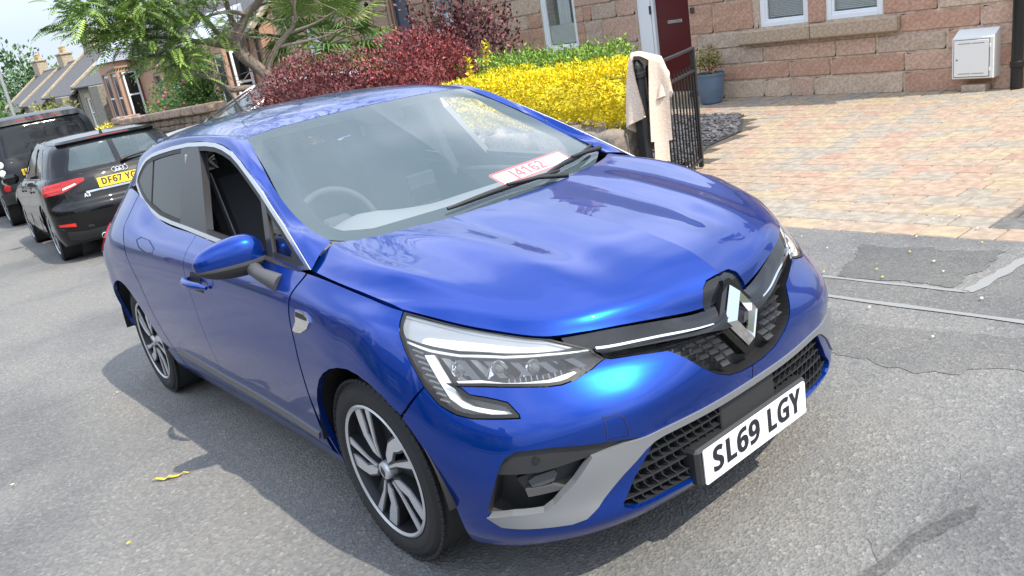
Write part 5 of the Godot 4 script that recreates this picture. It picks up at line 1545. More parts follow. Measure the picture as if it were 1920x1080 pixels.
func far_wood() -> void:
	var t := MB.new()
	var m := leaf_mesh(.42, .26)
	var balls := []
	for k in 46:
		var x := rng.randf_range(6, 62)
		var z := rng.randf_range(-118, -84)
		balls.append([Vector3(x, z * FALL + rng.randf_range(3.0, 6.8) - (2.0 if x > 40 else 0.0), z), rng.randf_range(2.2, 4.2)])
	var f := noise(.5, FastNoiseLite.TYPE_SIMPLEX_SMOOTH, 3, 61)
	var mi := leaves("wood", self, M.leaf, m, 42000, func(k):
		var b: Array = balls[k % 46]
		return shell(b[0], Vector3(b[1], b[1] * .95, b[1]), f, .3), [Color(.045, .10, .03), Color(.07, .14, .04), Color(.10, .18, .06), Color(.06, .12, .05)])
	mi.set_meta("kind", "stuff")
	mi.set_meta("label", "dense green wood beyond the far end of the street")
	mi.set_meta("category", "wood")
	for k in 3:
		bush("roadside_bush", ["green bush by the lamp post beyond the tall dark car", "olive bush next to the lamp post beyond the tall dark car", "green clump at the foot of the grey cottages"][k], [Vector3(2.6, .2, -31.5), Vector3(4.1, .15, -30.0), Vector3(3.6, -.5, -24.0)][k], [Vector3(.9, 1.25, 1.3), Vector3(.9, 1.15, 1.2), Vector3(.6, .8, 1.2)][k], 2600, leaf_mesh(.11, .06), [[Color(.06, .15, .03), Color(.10, .20, .04)], [Color(.17, .20, .05), Color(.24, .24, .07)], [Color(.08, .18, .03), Color(.14, .24, .05)]][k], Color(.08, .13, .035), 70 + k, "", .3, -1.25)
	bush("golden_dwarf_shrub", "low golden shrub at the end of the brown stone wall", Vector3(3.2, .30, -19.6), Vector3(.35, .36, .7), 1500, leaf_mesh(.05, .03), [Color(.70, .58, .02), Color(.55, .50, .03)], Color(.35, .30, .02), 78, "", .2, -.75)

# ---------------------------------------------------------------- garden walls, gate
func garden_walls() -> void:
	# low wall under the hedge: rough blocks, the end one large and rounded
	var w := thing("low_stone_wall", "low wall of rough brown boulders under the yellow hedge", "wall", moved(3.05, 0, 0))
	for q in [[-2.80, .36, .58, .46, .50], [-3.25, .40, .56, .46, .50], [-3.9, .36, .70, .45, .48], [-4.6, .34, .66, .46, .48], [-5.3, .33, .7, .44, .46], [-6.0, .31, .7, .44, .46]]:
		part("boulder", boulder(Vector3(.46, q[3], q[2]), int(absf(q[0]) * 100)), M.boulder, w, moved(.12, q[1], q[0]))
		part("boulder", boulder(Vector3(.5, .36, q[2] * 1.05), int(absf(q[0]) * 77)), M.boulder, w, moved(.13, q[1] - .38, q[0] + .1))
	# long brown rubble wall with a pink coping, parallel to the sloping road
	var l := thing("brown_stone_wall", "brown rubble boundary wall with pink sandstone coping and end pier", "wall", Transform3D(Basis(Vector3.RIGHT, -atan(FALL)), Vector3(3.02, -11.7 * FALL, -11.7)))
	part("core", MB.new().box(moved(.16, .66, -2.8), Vector3(.26, 1.34, 5.6)), M.mortar_brown, l)
	var sets := []
	for k in 6:
		sets.append(boulder(Vector3(.10, .088 + .012 * (k % 3), .19 + .05 * k), 300 + k, .16).mesh())
	var mats := [M.rubble, M.rubble_dark, M.rubble_red, M.rubble]
	for r in 11:
		var z := -.05 - rng.randf() * .2
		while z > -5.45:
			var k := rng.randi() % 6
			var len := .19 + .05 * k
			shared("stone", sets[k], mats[rng.randi() % 4], l, Transform3D(Basis(Vector3.RIGHT, rng.randf_range(-.03, .03)), Vector3(.045, .17 + r * .108, z - len / 2)))
			z -= len + .018
	for k in 9:
		part("coping_stone", boulder(Vector3(.42, .15, .64), 500 + k, .10), M.coping, l, moved(.14, 1.41, -.32 - k * .65))
	part("pier", MB.new().box(moved(.16, .70, -5.75), Vector3(.46, 1.42, .46), .03), M.coping, l)
	part("pier_cap", boulder(Vector3(.54, .14, .54), 600, .08), M.coping, l, moved(.16, 1.46, -5.75))
	# side wall of the next garden: out of the picture, it shades the near end of the drive
	single("side_garden_wall", wall_box(Vector3(5.9, .55, 1.18), Vector3(5.2, 1.35, .25)), M.rubble, "rubble wall along the near side of the block-paved drive", "wall")

func wall_box(c: Vector3, s: Vector3) -> MB:
	return MB.new().box(moved(c.x, c.y, c.z), s, .03)

func boulder(s: Vector3, sd: int, rough := .24) -> MB:      # a rounded block of stone
	var mb := MB.new()
	var f := noise(1.3, FastNoiseLite.TYPE_SIMPLEX_SMOOTH, 3, sd)
	var seg := 9 if maxf(s.x, maxf(s.y, s.z)) > .43 else 5
	for fc in 6:
		var ax := fc % 3
		var sg := 1.0 if fc < 3 else -1.0
		var st := mb.v.size()
		for j in seg + 1:
			for k in seg + 1:
				var q := Vector3.ZERO
				q[ax] = sg
				q[(ax + 1) % 3] = k * 2.0 / seg - 1
				q[(ax + 2) % 3] = j * 2.0 / seg - 1
				var n := pow(pow(absf(q.x), 7) + pow(absf(q.y), 7) + pow(absf(q.z), 7), 1 / 7.0)
				q /= n
				var d := 1.0 + f.get_noise_3dv(q * 1.3) * rough + f.get_noise_3dv(q * 3.6 + Vector3(7, 0, 0)) * rough * .55
				mb.vert(q * s * .5 * d, Vector3(pow(q.x, 5), pow(q.y, 5), pow(q.z, 5)).normalized())
		for j in seg:
			for k in seg:
				var a := st + j * (seg + 1) + k
				mb.quad(a, a + 1, a + seg + 2, a + seg + 1)
	return mb

func gate() -> void:
	var a := Vector3(3.33, 0, -2.40)
	var e := Vector3(4.60, 0, -2.96)
	var d := (e - a).normalized()
	var L := a.distance_to(e)
	var g := thing("iron_gate", "black iron bar gate standing open beside the yellow hedge", "gate", Transform3D(Basis(d, Vector3.UP, d.cross(Vector3.UP)), a))
	part("hinge_stile", MB.new().box(moved(0, .50, 0), Vector3(.045, 1.12, .045), .006), M.iron, g)
	part("latch_stile", MB.new().box(moved(L, .48, 0), Vector3(.05, 1.16, .045), .006), M.iron, g)
	part("top_rail", MB.new().box(moved(L / 2, 1.045, 0), Vector3(L, .022, .045), .004), M.iron, g)
	part("middle_rail", MB.new().box(moved(L / 2, .84, 0), Vector3(L, .022, .04), .004), M.iron, g)
	part("bottom_rail", MB.new().box(moved(L / 2, -.02, 0), Vector3(L, .025, .04), .004), M.iron, g)
	var bar := MB.new().tube([Vector3(0, -.06, 0), Vector3(0, .86, 0), Vector3(0, .90, 0)], [.0085, .0085, .003], 7).mesh()
	for k in 13:
		shared("bar", bar, M.iron, g, moved(.07 + k * (L - .12) / 12.0, 0, 0))
	part("latch", MB.new().bar(Vector3(L, .62, .03), Vector3(L - .02, .62, -.05), .02, .05, .004), M.iron, g)
	var p := thing("gate_post", "black square iron gate post with cap carrying the beige sweatshirt", "gate post", moved(3.21, -.1, -2.42))
	part("post", MB.new().box(moved(0, .58, 0), Vector3(.085, 1.16, .085), .006), M.iron, p)
	part("cap", MB.new().box(moved(0, 1.10, 0), Vector3(.11, .05, .11), .008).lathe([[.02, .09], [.05, .05], [.06, .0]], 4, turned(45, Vector3(0, 1.13, 0))), M.iron, p)
	for y in [.3, .85]:
		part("hinge", MB.new().bar(Vector3(.03, y, 0), Vector3(.13, y, 0), .03, .05, .005), M.iron, p)
	sweatshirt()

func sweatshirt() -> void:
	var t := thing("sweatshirt", "beige sweatshirt slung over the black gate post", "sweatshirt", moved(3.21, 0, -2.42))
	var at := {}
	for r in CLOTH.size():
		var row: Array = CLOTH[r]
		for k in range(1, row.size(), 3):
			at[Vector2i(row[0] + (k - 1) / 3, r)] = Vector3(row[k], row[k + 1], row[k + 2]) * .001
	var nrm := {}
	for q in at:
		var dx: Vector3 = at.get(q + Vector2i(1, 0), at[q]) - at.get(q - Vector2i(1, 0), at[q])
		var dy: Vector3 = at.get(q + Vector2i(0, 1), at[q]) - at.get(q - Vector2i(0, 1), at[q])
		nrm[q] = dx.cross(dy).normalized()
	var pieces := {"body": MB.new(), "hem": MB.new(), "sleeve": MB.new(), "other_sleeve": MB.new(), "cuff": MB.new(), "other_cuff": MB.new()}
	for q in at:
		var c := [q, q + Vector2i(1, 0), q + Vector2i(1, 1), q + Vector2i(0, 1)]
		if not (at.has(c[1]) and at.has(c[2]) and at.has(c[3])):
			continue
		var called := "body"
		if q.x >= 20:
			called = "cuff"
		elif q.x < -20:
			called = "other_cuff"
		elif q.x > 2:
			called = "sleeve"
		elif q.x < -9:
			called = "other_sleeve"
		elif q.y > 25:
			called = "hem"
		var mb: MB = pieces[called]
		for sg in [1.0, -1.0]:
			var ids := []
			for e in c:
				ids.append(mb.vert(at[e] + nrm[e] * .005 * sg, nrm[e] * sg))
			mb.quad(ids[0], ids[1], ids[2], ids[3])
	for called in pieces:
		part(called.trim_prefix("other_"), pieces[called], M.cloth, t)
	# rolled edges give the thin cloth its thickness
	for seam in [[Vector2i(-9, 28), Vector2i(1, 0), 12], [Vector2i(-9, 0), Vector2i(1, 0), 12], [Vector2i(-9, 25), Vector2i(1, 0), 12]]:
		var path := []
		for k in seam[2]:
			path.append(at[seam[0] + seam[1] * k])
		part("seam", MB.new().tube(path, .0065, 6), M.cloth, t)
	part("care_tag", MB.new().box(Transform3D(Basis(Vector3.RIGHT, .5), at[Vector2i(0, 27)] + Vector3(.02, -.03, .03)), Vector3(.004, .05, .03)), M.plate_white, t)

func paper_sign() -> void:
	# lot card propped against the inside of the windscreen on the passenger side
	var sl := Basis(Vector3.RIGHT, -atan(FALL))
	var ax := Vector3(.989, .002, -.147).normalized()
	var up := Vector3(-.02, .043, -.079)
	up = (up - ax * up.dot(ax)).normalized()
	var b := Basis(ax, up, ax.cross(up))
	var t := thing("lot_card", "white card with red border reading J4162 behind the windscreen", "card", Transform3D(sl * b, sl * (Vector3(.312, 1.038, -.383) - b.z * .012)))
	part("card", MB.new().prism(rounded(.452, .094, .012), .001, Transform3D()), M.card_white, t)
	part("border", ring(MB.new(), rounded(.452, .094, .012), rounded(.428, .072, .008), 0, .0008, Transform3D()), M.card_red, t)
	var tm := lettering("J4162", .058, .0006, "Droid Sans", 700, .3)
	part("lettering", tm, M.card_red, t, Transform3D(Basis.from_scale(Vector3(.215 / tm.get_aabb().size.x, 1, 1)), Vector3(-.03, 0, .0012)))
	for k in 3:
		part("small_print", MB.new().box(moved(.15, .018 - k * .013, .001), Vector3(.06, .004, .0006)), M.trim_grey, t)

# ---------------------------------------------------------------- other houses: built with the front wall at local x = 0 looking to -x, along z, floor at y = 0
func cottage(called: String, label: String, xf: Transform3D, L: float, eave: float, ridge: float, deep: float, wall_m: Material, trim_m: Material, opens: Array, door: Array, door_m: Material, pots: Array, skews := true) -> Node3D:
	var h := thing(called, label, "house", xf)
	var holes := []
	for o in opens:
		holes.append([o[0], o[1], o[2], o[3]])
	if door:
		holes.append([door[0], door[1], -.1, door[2]])
	part("wall", wall_cells(-L / 2, L / 2, -1.2, eave, holes, 0, .3), wall_m, h)
	for s in [-1, 1]:
		part("side_wall", MB.new().prism(PackedVector2Array([Vector2(.02, -1.2), Vector2(deep, -1.2), Vector2(deep, eave), Vector2(deep / 2, ridge - .03), Vector2(.02, eave)]), .3, Transform3D(Basis(), Vector3(0, 0, L / 2 - .005 if s > 0 else -L / 2 + .305))), wall_m, h)
	part("rear_wall", MB.new().box(moved(deep, eave / 2 - .6, 0), Vector3(.3, eave + 1.2, L - .6)), wall_m, h)
	for o in opens:
		sash(h, .02, o, M.white_frame, (o[3] - o[2]) * .5, 3 if o.size() < 5 else o[4])
		part("sill", MB.new().box(moved(-.03, o[2] - .07, (o[0] + o[1]) / 2), Vector3(.2, .13, o[1] - o[0] + .16), .012), trim_m, h)
		part("lintel", MB.new().box(moved(.0, o[3] + .12, (o[0] + o[1]) / 2), Vector3(.06, .24, o[1] - o[0] + .3), .01), trim_m, h)
		for s in [o[0] - .08, o[1] + .08]:
			part("jamb", MB.new().box(moved(.0, (o[2] + o[3]) / 2, s), Vector3(.06, o[3] - o[2], .15), .01), trim_m, h)
	if door:
		part("door", MB.new().box(moved(.14, door[2] / 2, (door[0] + door[1]) / 2), Vector3(.05, door[2], door[1] - door[0] - .1), .006).box(moved(.105, door[2] * .7, (door[0] + door[1]) / 2), Vector3(.02, door[2] * .3, (door[1] - door[0]) * .5), .006).box(moved(.105, door[2] * .25, (door[0] + door[1]) / 2), Vector3(.02, door[2] * .3, (door[1] - door[0]) * .5), .006), door_m, h)
		part("door_frame", MB.new().box(moved(.10, door[2] / 2, door[0] + .03), Vector3(.1, door[2], .06)).box(moved(.10, door[2] / 2, door[1] - .03), Vector3(.1, door[2], .06)), trim_m, h)
	pitched_roof(-L / 2, L / 2, 0, deep, eave, ridge, M.slate_roof, h)
	if skews:
		for z in [-L / 2, L / 2]:
			var mb := MB.new()
			mb.bar(Vector3(-.28, eave + .02, z), Vector3(deep / 2, ridge + .16, z), .24, .14, .02)
			part("skew", mb, M.pale_stone, h)
	part("gutter", MB.new().tube([Vector3(-.28, eave - .04, -L / 2), Vector3(-.28, eave - .04, L / 2)], .055, 8), M.plastic_black, h)
	part("downpipe", MB.new().tube([Vector3(-.08, eave - .1, L / 2 - .25), Vector3(-.08, -.8, L / 2 - .25)], .045, 8), M.plastic_black, h)
	for q in pots:
		chimney(h, deep / 2, ridge - .35, q[0], q[1], q[2], .7, q[3], trim_m)
	return h

func neighbours() -> void:
	# down the same side of the street
	var h := cottage("brown_stone_cottage", "brown sandstone cottage with dark blue door behind the palm", Transform3D(Basis(), Vector3(8.82, -.25, -16.4)), 9.4, 3.3, 6.2, 6.4, M.stone_brown, M.stone_red, [[-2.9, -2.0, .95, 2.5, 3], [3.2, 4.1, .95, 2.5, 3]], [1.55, 2.35, 2.9], M.door_blue, [[4.3, .9, 1.0, 3]], false)
	var st := Node3D.new()
	st.name = "front_stonework"
	h.add_child(st)
	lay_stones(st, -.004, -.6, 4.65, [1.4, 1.75, 2.05, 2.4, 2.75, 3.1], [[1.45, 2.45, 0, 3.0], [3.0, 4.3, .8, 2.8]], {}, [M.stone_red, M.stone_rose, M.stone_buff, M.stone_brown], .008, 60)
	var lamp := Node3D.new()
	lamp.name = "wall_lantern"
	h.add_child(lamp)
	part("bracket", MB.new().bar(Vector3(0, 2.72, .85), Vector3(-.16, 2.74, .85), .03, .03), M.iron, lamp)
	part("lantern", MB.new().lathe([[.0, .12], [.07, .06], [.06, .05], [.045, -.10], [.0, -.11]], 6, moved(-.17, 2.58, .85)), M.iron, lamp)
	# red sandstone house with bay windows
	var r := cottage("red_sandstone_house", "red sandstone house with tall white bay windows behind the rose bush", Transform3D(Basis(), Vector3(8.82, -.95, -30.5)), 16.4, 3.35, 6.6, 7.0, M.stone_red, M.stone_rose, [[3.6, 4.6, .95, 2.95], [-1.2, -.2, .95, 2.95], [1.2, 2.0, .95, 2.95]], [-3.2, -2.3, 2.5], M.door_blue, [[-7.2, 1.2, 1.3, 4], [7.2, 1.0, 1.2, 3]], true)
	for zc in [-6.3, 5.9]:
		var b := Node3D.new()
		b.name = "bay_window"
		r.add_child(b, true)
		part("bay_wall", MB.new().box(moved(-.45, .3, zc), Vector3(.9, 1.3, 2.6), .02).box(moved(-.45, 3.12, zc), Vector3(.9, .5, 2.6), .02).box(moved(-.83, 1.9, zc - 1.22), Vector3(.12, 2.0, .16), .01).box(moved(-.83, 1.9, zc + 1.22), Vector3(.12, 2.0, .16), .01).box(moved(-.83, 1.9, zc + .05), Vector3(.12, 2.0, .42), .01), M.stone_red, b)
		part("bay_frame", MB.new().box(moved(-.78, 1.9, zc - .66), Vector3(.06, 2.0, .92)).box(moved(-.78, 1.9, zc + .7), Vector3(.06, 2.0, .80)), M.white_frame, b)
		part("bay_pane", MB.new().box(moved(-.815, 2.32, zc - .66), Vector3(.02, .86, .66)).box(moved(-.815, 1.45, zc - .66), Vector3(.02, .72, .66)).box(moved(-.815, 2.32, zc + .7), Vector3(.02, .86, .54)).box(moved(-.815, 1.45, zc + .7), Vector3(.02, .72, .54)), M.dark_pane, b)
		part("bay_side_frame", MB.new().box(moved(-.64, 1.9, zc + 1.27), Vector3(.08, 2.0, .06)).box(moved(-.14, 1.9, zc + 1.27), Vector3(.08, 2.0, .06)).box(moved(-.39, 1.93, zc + 1.27), Vector3(.42, .07, .05)).box(moved(-.39, .94, zc + 1.27), Vector3(.42, .08, .05)).box(moved(-.39, 2.86, zc + 1.27), Vector3(.42, .08, .05)), M.white_frame, b)
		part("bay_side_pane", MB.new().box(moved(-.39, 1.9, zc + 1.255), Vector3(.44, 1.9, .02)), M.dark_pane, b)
		part("bay_roof", MB.new().prism(PackedVector2Array([Vector2(-1.05, 3.36), Vector2(0, 3.36), Vector2(.0, 4.2)]), 2.9, moved(0, 0, zc + 1.45)), M.lead, b)
	# grey cottages stepping down the hill
	for k in 4:
		var z: float = [-43.4, -51.6, -60.2, -69.0][k]
		var opens := [[1.6, 2.5, .9, 2.45], [-2.6, -1.6, .9, 2.45]]
		var c := cottage("grey_cottage", ["grey stone cottage with tall white window next to the red sandstone house", "grey stone cottage with pale gable chimney, second below the red sandstone house", "grey stone cottage, third below the red sandstone house", "small grey cottage lowest in the row before the wood"][k], Transform3D(Basis(), Vector3(8.82, z * FALL + .25, z)), [7.6, 8.2, 8.6, 8.4][k], 3.05, 5.35 + .2 * (k % 2), 6.8, M.stone_ashgrey, M.pale_stone, opens, [-.4, .5, 2.2], M.door_blue, [[-3.6, 1.6, 1.0, 4]] if k % 2 == 0 else [[-3.9, 2.0, 1.2, 5]], true)
		if k < 2:
			var rl := MB.new().box(Transform3D(Basis(Vector3.BACK, .60), Vector3(1.1, 3.92, 1.2)), Vector3(.8, .06, .7), .01)
			part("skylight", rl, M.lead, c)
		part("porch", MB.new().box(moved(-.35, 1.35, 2.7), Vector3(.8, 3.3, 1.7), .03), M.stone_ashgrey, c)
	# across the street: seen in the car's flank and windows
	for k in 4:
		var z: float = [2.5, -8.5, -19.5, -31.0][k]
		var c := cottage("opposite_cottage", ["cottage across the street beside the camera", "cottage across the street from the blue car's rear door", "cottage across the street from the parked black hatchback", "cottage across the street from the brown wall"][k], Transform3D(Basis(Vector3.UP, PI), Vector3(-13.2, z * FALL + .15, z)), 9.6, 3.2, 6.0, 6.6, [M.stone_brown, M.stone_ashgrey, M.stone_brown, M.stone_red][k], M.pale_stone, [[1.4, 2.5, .9, 2.5], [-3.0, -1.9, .9, 2.5]], [-.5, .5, 2.2], M.door_blue, [[-4.4, 1.1, 1.2, 3], [4.4, 1.0, 1.0, 2]], true)
		part("dormer", MB.new().box(moved(1.6, 4.5, 1.9), Vector3(1.8, 1.7, 1.6), .02), M.white_frame, c)
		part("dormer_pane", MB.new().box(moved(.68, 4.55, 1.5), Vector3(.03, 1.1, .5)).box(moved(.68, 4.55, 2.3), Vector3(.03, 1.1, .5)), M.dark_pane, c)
		bush("opposite_hedge", ["hedge before the cottage beside the camera", "hedge before the cottage opposite the blue car", "hedge before the cottage opposite the black hatchback", "hedge before the cottage opposite the brown wall"][k], Vector3(-9.3, z * FALL + .55, z), Vector3(.7, .85, 3.6), 1500, leaf_mesh(.16, .1), [Color(.06, .13, .03), Color(.10, .18, .04)], Color(.06, .12, .03), 80 + k, "", .15, z * FALL)
	var pole := thing("lamp_post", "slim grey street lamp post beyond the tall dark car", "lamp post", moved(2.95, -1.2, -30))
	part("shaft", MB.new().tube([Vector3(0, 0, 0), Vector3(0, 1.2, 0), Vector3(0, 1.25, 0), Vector3(0, 6.2, 0)], [.085, .085, .06, .045], 12), M.steel_grey, pole)
	part("arm", MB.new().tube([Vector3(0, 6.2, 0), Vector3(-.3, 6.4, 0), Vector3(-.9, 6.45, 0)], .03, 8), M.steel_grey, pole)
	part("lamp_head", MB.new().box(moved(-1.1, 6.43, 0), Vector3(.5, .09, .2), .03), M.steel_grey, pole)

# ---------------------------------------------------------------- the parked cars further down the street (origin under the rear axle, +z is their rear)
const BLACK_LOW := [
	[0,.22,.70, .4,.22,.69, .68,.22,.62, .80,.21,.50, .825,.20,.33, .825,.20,0, .80,.19,-.5, .80,.19,-1.4, .80,.19,-2.3, .82,.20,-2.64, .80,.21,-3.0, .65,.21,-3.25, 0,.21,-3.33],
	[0,.33,.77, .4,.33,.76, .69,.33,.69, .84,.33,.54, .868,.32,.34, .875,.32,0, .86,.31,-.5, .86,.31,-1.4, .86,.31,-2.3, .875,.32,-2.64, .86,.33,-3.05, .7,.33,-3.32, 0,.33,-3.42],
	[0,.50,.80, .4,.50,.79, .70,.50,.715, .855,.50,.56, .882,.50,.34, .892,.50,0, .880,.50,-.5, .878,.50,-1.4, .880,.50,-2.3, .892,.50,-2.64, .87,.50,-3.05, .7,.50,-3.35, 0,.50,-3.46],
	[0,.645,.792, .4,.645,.782, .70,.645,.71, .86,.645,.555, .886,.645,.34, .893,.645,0, .886,.64,-.5, .884,.64,-1.4, .886,.64,-2.3, .893,.64,-2.64, .87,.64,-3.05, .7,.64,-3.35, 0,.64,-3.46],
	[0,.70,.748, .4,.70,.738, .69,.70,.675, .852,.70,.54, .882,.70,.33, .890,.70,0, .884,.70,-.5, .882,.70,-1.4, .884,.70,-2.3, .890,.70,-2.64, .86,.70,-3.05, .69,.70,-3.33, 0,.70,-3.44],
	[0,.82,.728, .4,.82,.715, .68,.82,.655, .845,.82,.53, .878,.82,.32, .886,.82,0, .880,.82,-.5, .878,.81,-1.4, .876,.80,-2.3, .875,.79,-2.64, .83,.77,-3.0, .66,.76,-3.28, 0,.75,-3.40],
	[0,.94,.690, .4,.94,.677, .66,.94,.615, .815,.94,.49, .852,.94,.30, .862,.935,0, .856,.92,-.5, .852,.90,-1.4, .845,.88,-2.3, .82,.87,-2.6, .76,.85,-2.9, .6,.82,-3.2, 0,.80,-3.32],
	[0,1.0,.655, .4,1.0,.64, .62,1.0,.575, .755,1.0,.45, .79,1.0,.28, .80,.995,0, .80,.98,-.5, .80,.955,-1.4, .78,.935,-2.15, .72,.92,-2.5, .62,.90,-2.8, .45,.87,-3.08, 0,.86,-3.2]]
const BLACK_TOP := [
	[0,1.0,.655, .4,1.0,.64, .62,1.0,.575, .755,1.0,.45, .79,1.0,.28, .80,.995,0, .80,.98,-.5, .80,.955,-1.4, .78,.935,-2.15],
	[0,1.17,.545, .36,1.17,.53, .565,1.17,.47, .695,1.17,.36, .725,1.17,.20, .735,1.17,-.03, .735,1.165,-.5, .725,1.15,-1.35, .745,.99,-2.08],
	[0,1.33,.405, .33,1.325,.395, .51,1.32,.345, .61,1.315,.25, .635,1.32,.10, .645,1.33,-.10, .645,1.345,-.5, .635,1.335,-1.25, .715,1.05,-1.98],
	[0,1.365,.36, .31,1.36,.35, .475,1.352,.30, .56,1.35,.21, .585,1.355,.08, .60,1.37,-.12, .605,1.385,-.5, .595,1.375,-1.2, .68,1.06,-1.93]]
const BLACK_ROOF := [
	[0,1.365,.36, .31,1.36,.35, .475,1.352,.30, .56,1.35,.21],
	[0,1.385,.15, .31,1.38,.14, .48,1.372,.11, .59,1.36,.04],
	[0,1.418,-.35, .31,1.412,-.35, .50,1.40,-.35, .604,1.382,-.35],
	[0,1.425,-.85, .31,1.42,-.85, .50,1.405,-.85, .602,1.382,-.85],
	[0,1.405,-1.28, .31,1.398,-1.26, .49,1.385,-1.22, .595,1.372,-1.18]]
const TALL_LOW := [
	[0,.42,.84, .5,.42,.83, .80,.42,.76, .90,.42,.60, .915,.40,.40, .915,.40,0, .91,.38,-.5, .91,.38,-1.5, .91,.38,-2.4, .915,.40,-2.885, .91,.42,-3.3, .80,.42,-3.62, 0,.42,-3.72],
	[0,.60,.90, .5,.60,.89, .83,.60,.81, .935,.60,.63, .95,.60,.40, .955,.60,0, .95,.60,-.5, .95,.60,-1.5, .95,.60,-2.4, .955,.60,-2.885, .945,.60,-3.3, .83,.60,-3.66, 0,.60,-3.76],
	[0,.82,.87, .5,.82,.86, .84,.82,.79, .94,.82,.62, .955,.82,.40, .957,.82,0, .955,.82,-.5, .955,.82,-1.5, .955,.82,-2.4, .957,.82,-2.885, .945,.82,-3.3, .83,.82,-3.65, 0,.82,-3.74],
	[0,1.05,.84, .5,1.05,.83, .83,1.05,.77, .93,1.05,.61, .945,1.05,.40, .95,1.05,0, .95,1.05,-.5, .95,1.05,-1.5, .95,1.04,-2.4, .945,1.03,-2.885, .93,1.02,-3.3, .80,1.0,-3.62, 0,.99,-3.70],
	[0,1.17,.81, .5,1.17,.80, .81,1.17,.74, .91,1.17,.59, .925,1.17,.40, .93,1.17,0, .93,1.17,-.5, .93,1.16,-1.5, .92,1.14,-2.4, .88,1.12,-2.8, .80,1.10,-3.2, .65,1.07,-3.5, 0,1.06,-3.6]]
const TALL_TOP := [
	[0,1.17,.81, .5,1.17,.80, .81,1.17,.74, .91,1.17,.59, .925,1.17,.40, .93,1.17,0, .93,1.17,-.5, .93,1.16,-1.5, .92,1.14,-2.4],
	[0,1.42,.73, .48,1.42,.72, .765,1.42,.67, .86,1.42,.54, .875,1.42,.36, .88,1.42,0, .88,1.42,-.5, .875,1.41,-1.45, .87,1.32,-2.1],
	[0,1.72,.63, .46,1.72,.62, .715,1.71,.57, .80,1.70,.47, .815,1.70,.32, .82,1.70,0, .82,1.69,-.5, .81,1.67,-1.35, .80,1.56,-1.75],
	[0,1.83,.56, .44,1.825,.55, .67,1.815,.50, .755,1.80,.42, .77,1.79,.28, .775,1.79,0, .775,1.78,-.5, .765,1.76,-1.3, .75,1.68,-1.6]]
const TALL_ROOF := [
	[0,1.83,.56, .44,1.825,.55, .67,1.815,.50, .755,1.80,.42],
	[0,1.88,.30, .44,1.875,.30, .67,1.86,.28, .772,1.80,.25],
	[0,1.885,-.4, .44,1.88,-.4, .67,1.86,-.4, .776,1.79,-.4],
	[0,1.83,-1.0, .44,1.825,-1.0, .67,1.81,-1.0, .768,1.77,-1.0],
	[0,1.77,-1.5, .44,1.765,-1.47, .67,1.74,-1.42, .76,1.72,-1.4]]

func by_index(net: Net, a: Array) -> PackedVector2Array:       # corners given as (station, row) counts
	var r := PackedVector2Array()
	for q in a:
		var i := clampi(int(q[0]), 0, net.s.size() - 2)
		var j := clampi(int(q[1]), 0, net.t.size() - 2)
		r.append(Vector2(lerpf(net.s[i], net.s[i + 1], q[0] - i), lerpf(net.t[j], net.t[j + 1], q[1] - j)))
	return r

func arch_on(net: Net, zc: float, yc: float, R: float, st: int) -> PackedVector2Array:    # a wheel opening on the side of a net
	var r := PackedVector2Array()
	for k in 26:
		var a := lerpf(-.5, PI + .5, k / 25.0)
		var z := zc + cos(a) * R
		var y := yc + sin(a) * R
		var si := 3
		while si < net.s.size() - 3 and net.p[2][si + 1].z > z:
			si += 1
		var f: float = (z - net.p[2][si].z) / (net.p[2][si + 1].z - net.p[2][si].z)
		var ti := 0
		while ti < net.t.size() - 2 and net.p[ti + 1][st].y < y:
			ti += 1
		var g: float = (y - net.p[ti][st].y) / (net.p[ti + 1][st].y - net.p[ti][st].y)
		r.append(Vector2(lerpf(net.s[si], net.s[si + 1], f), lerpf(net.t[ti], net.t[ti + 1], g)))
	return r

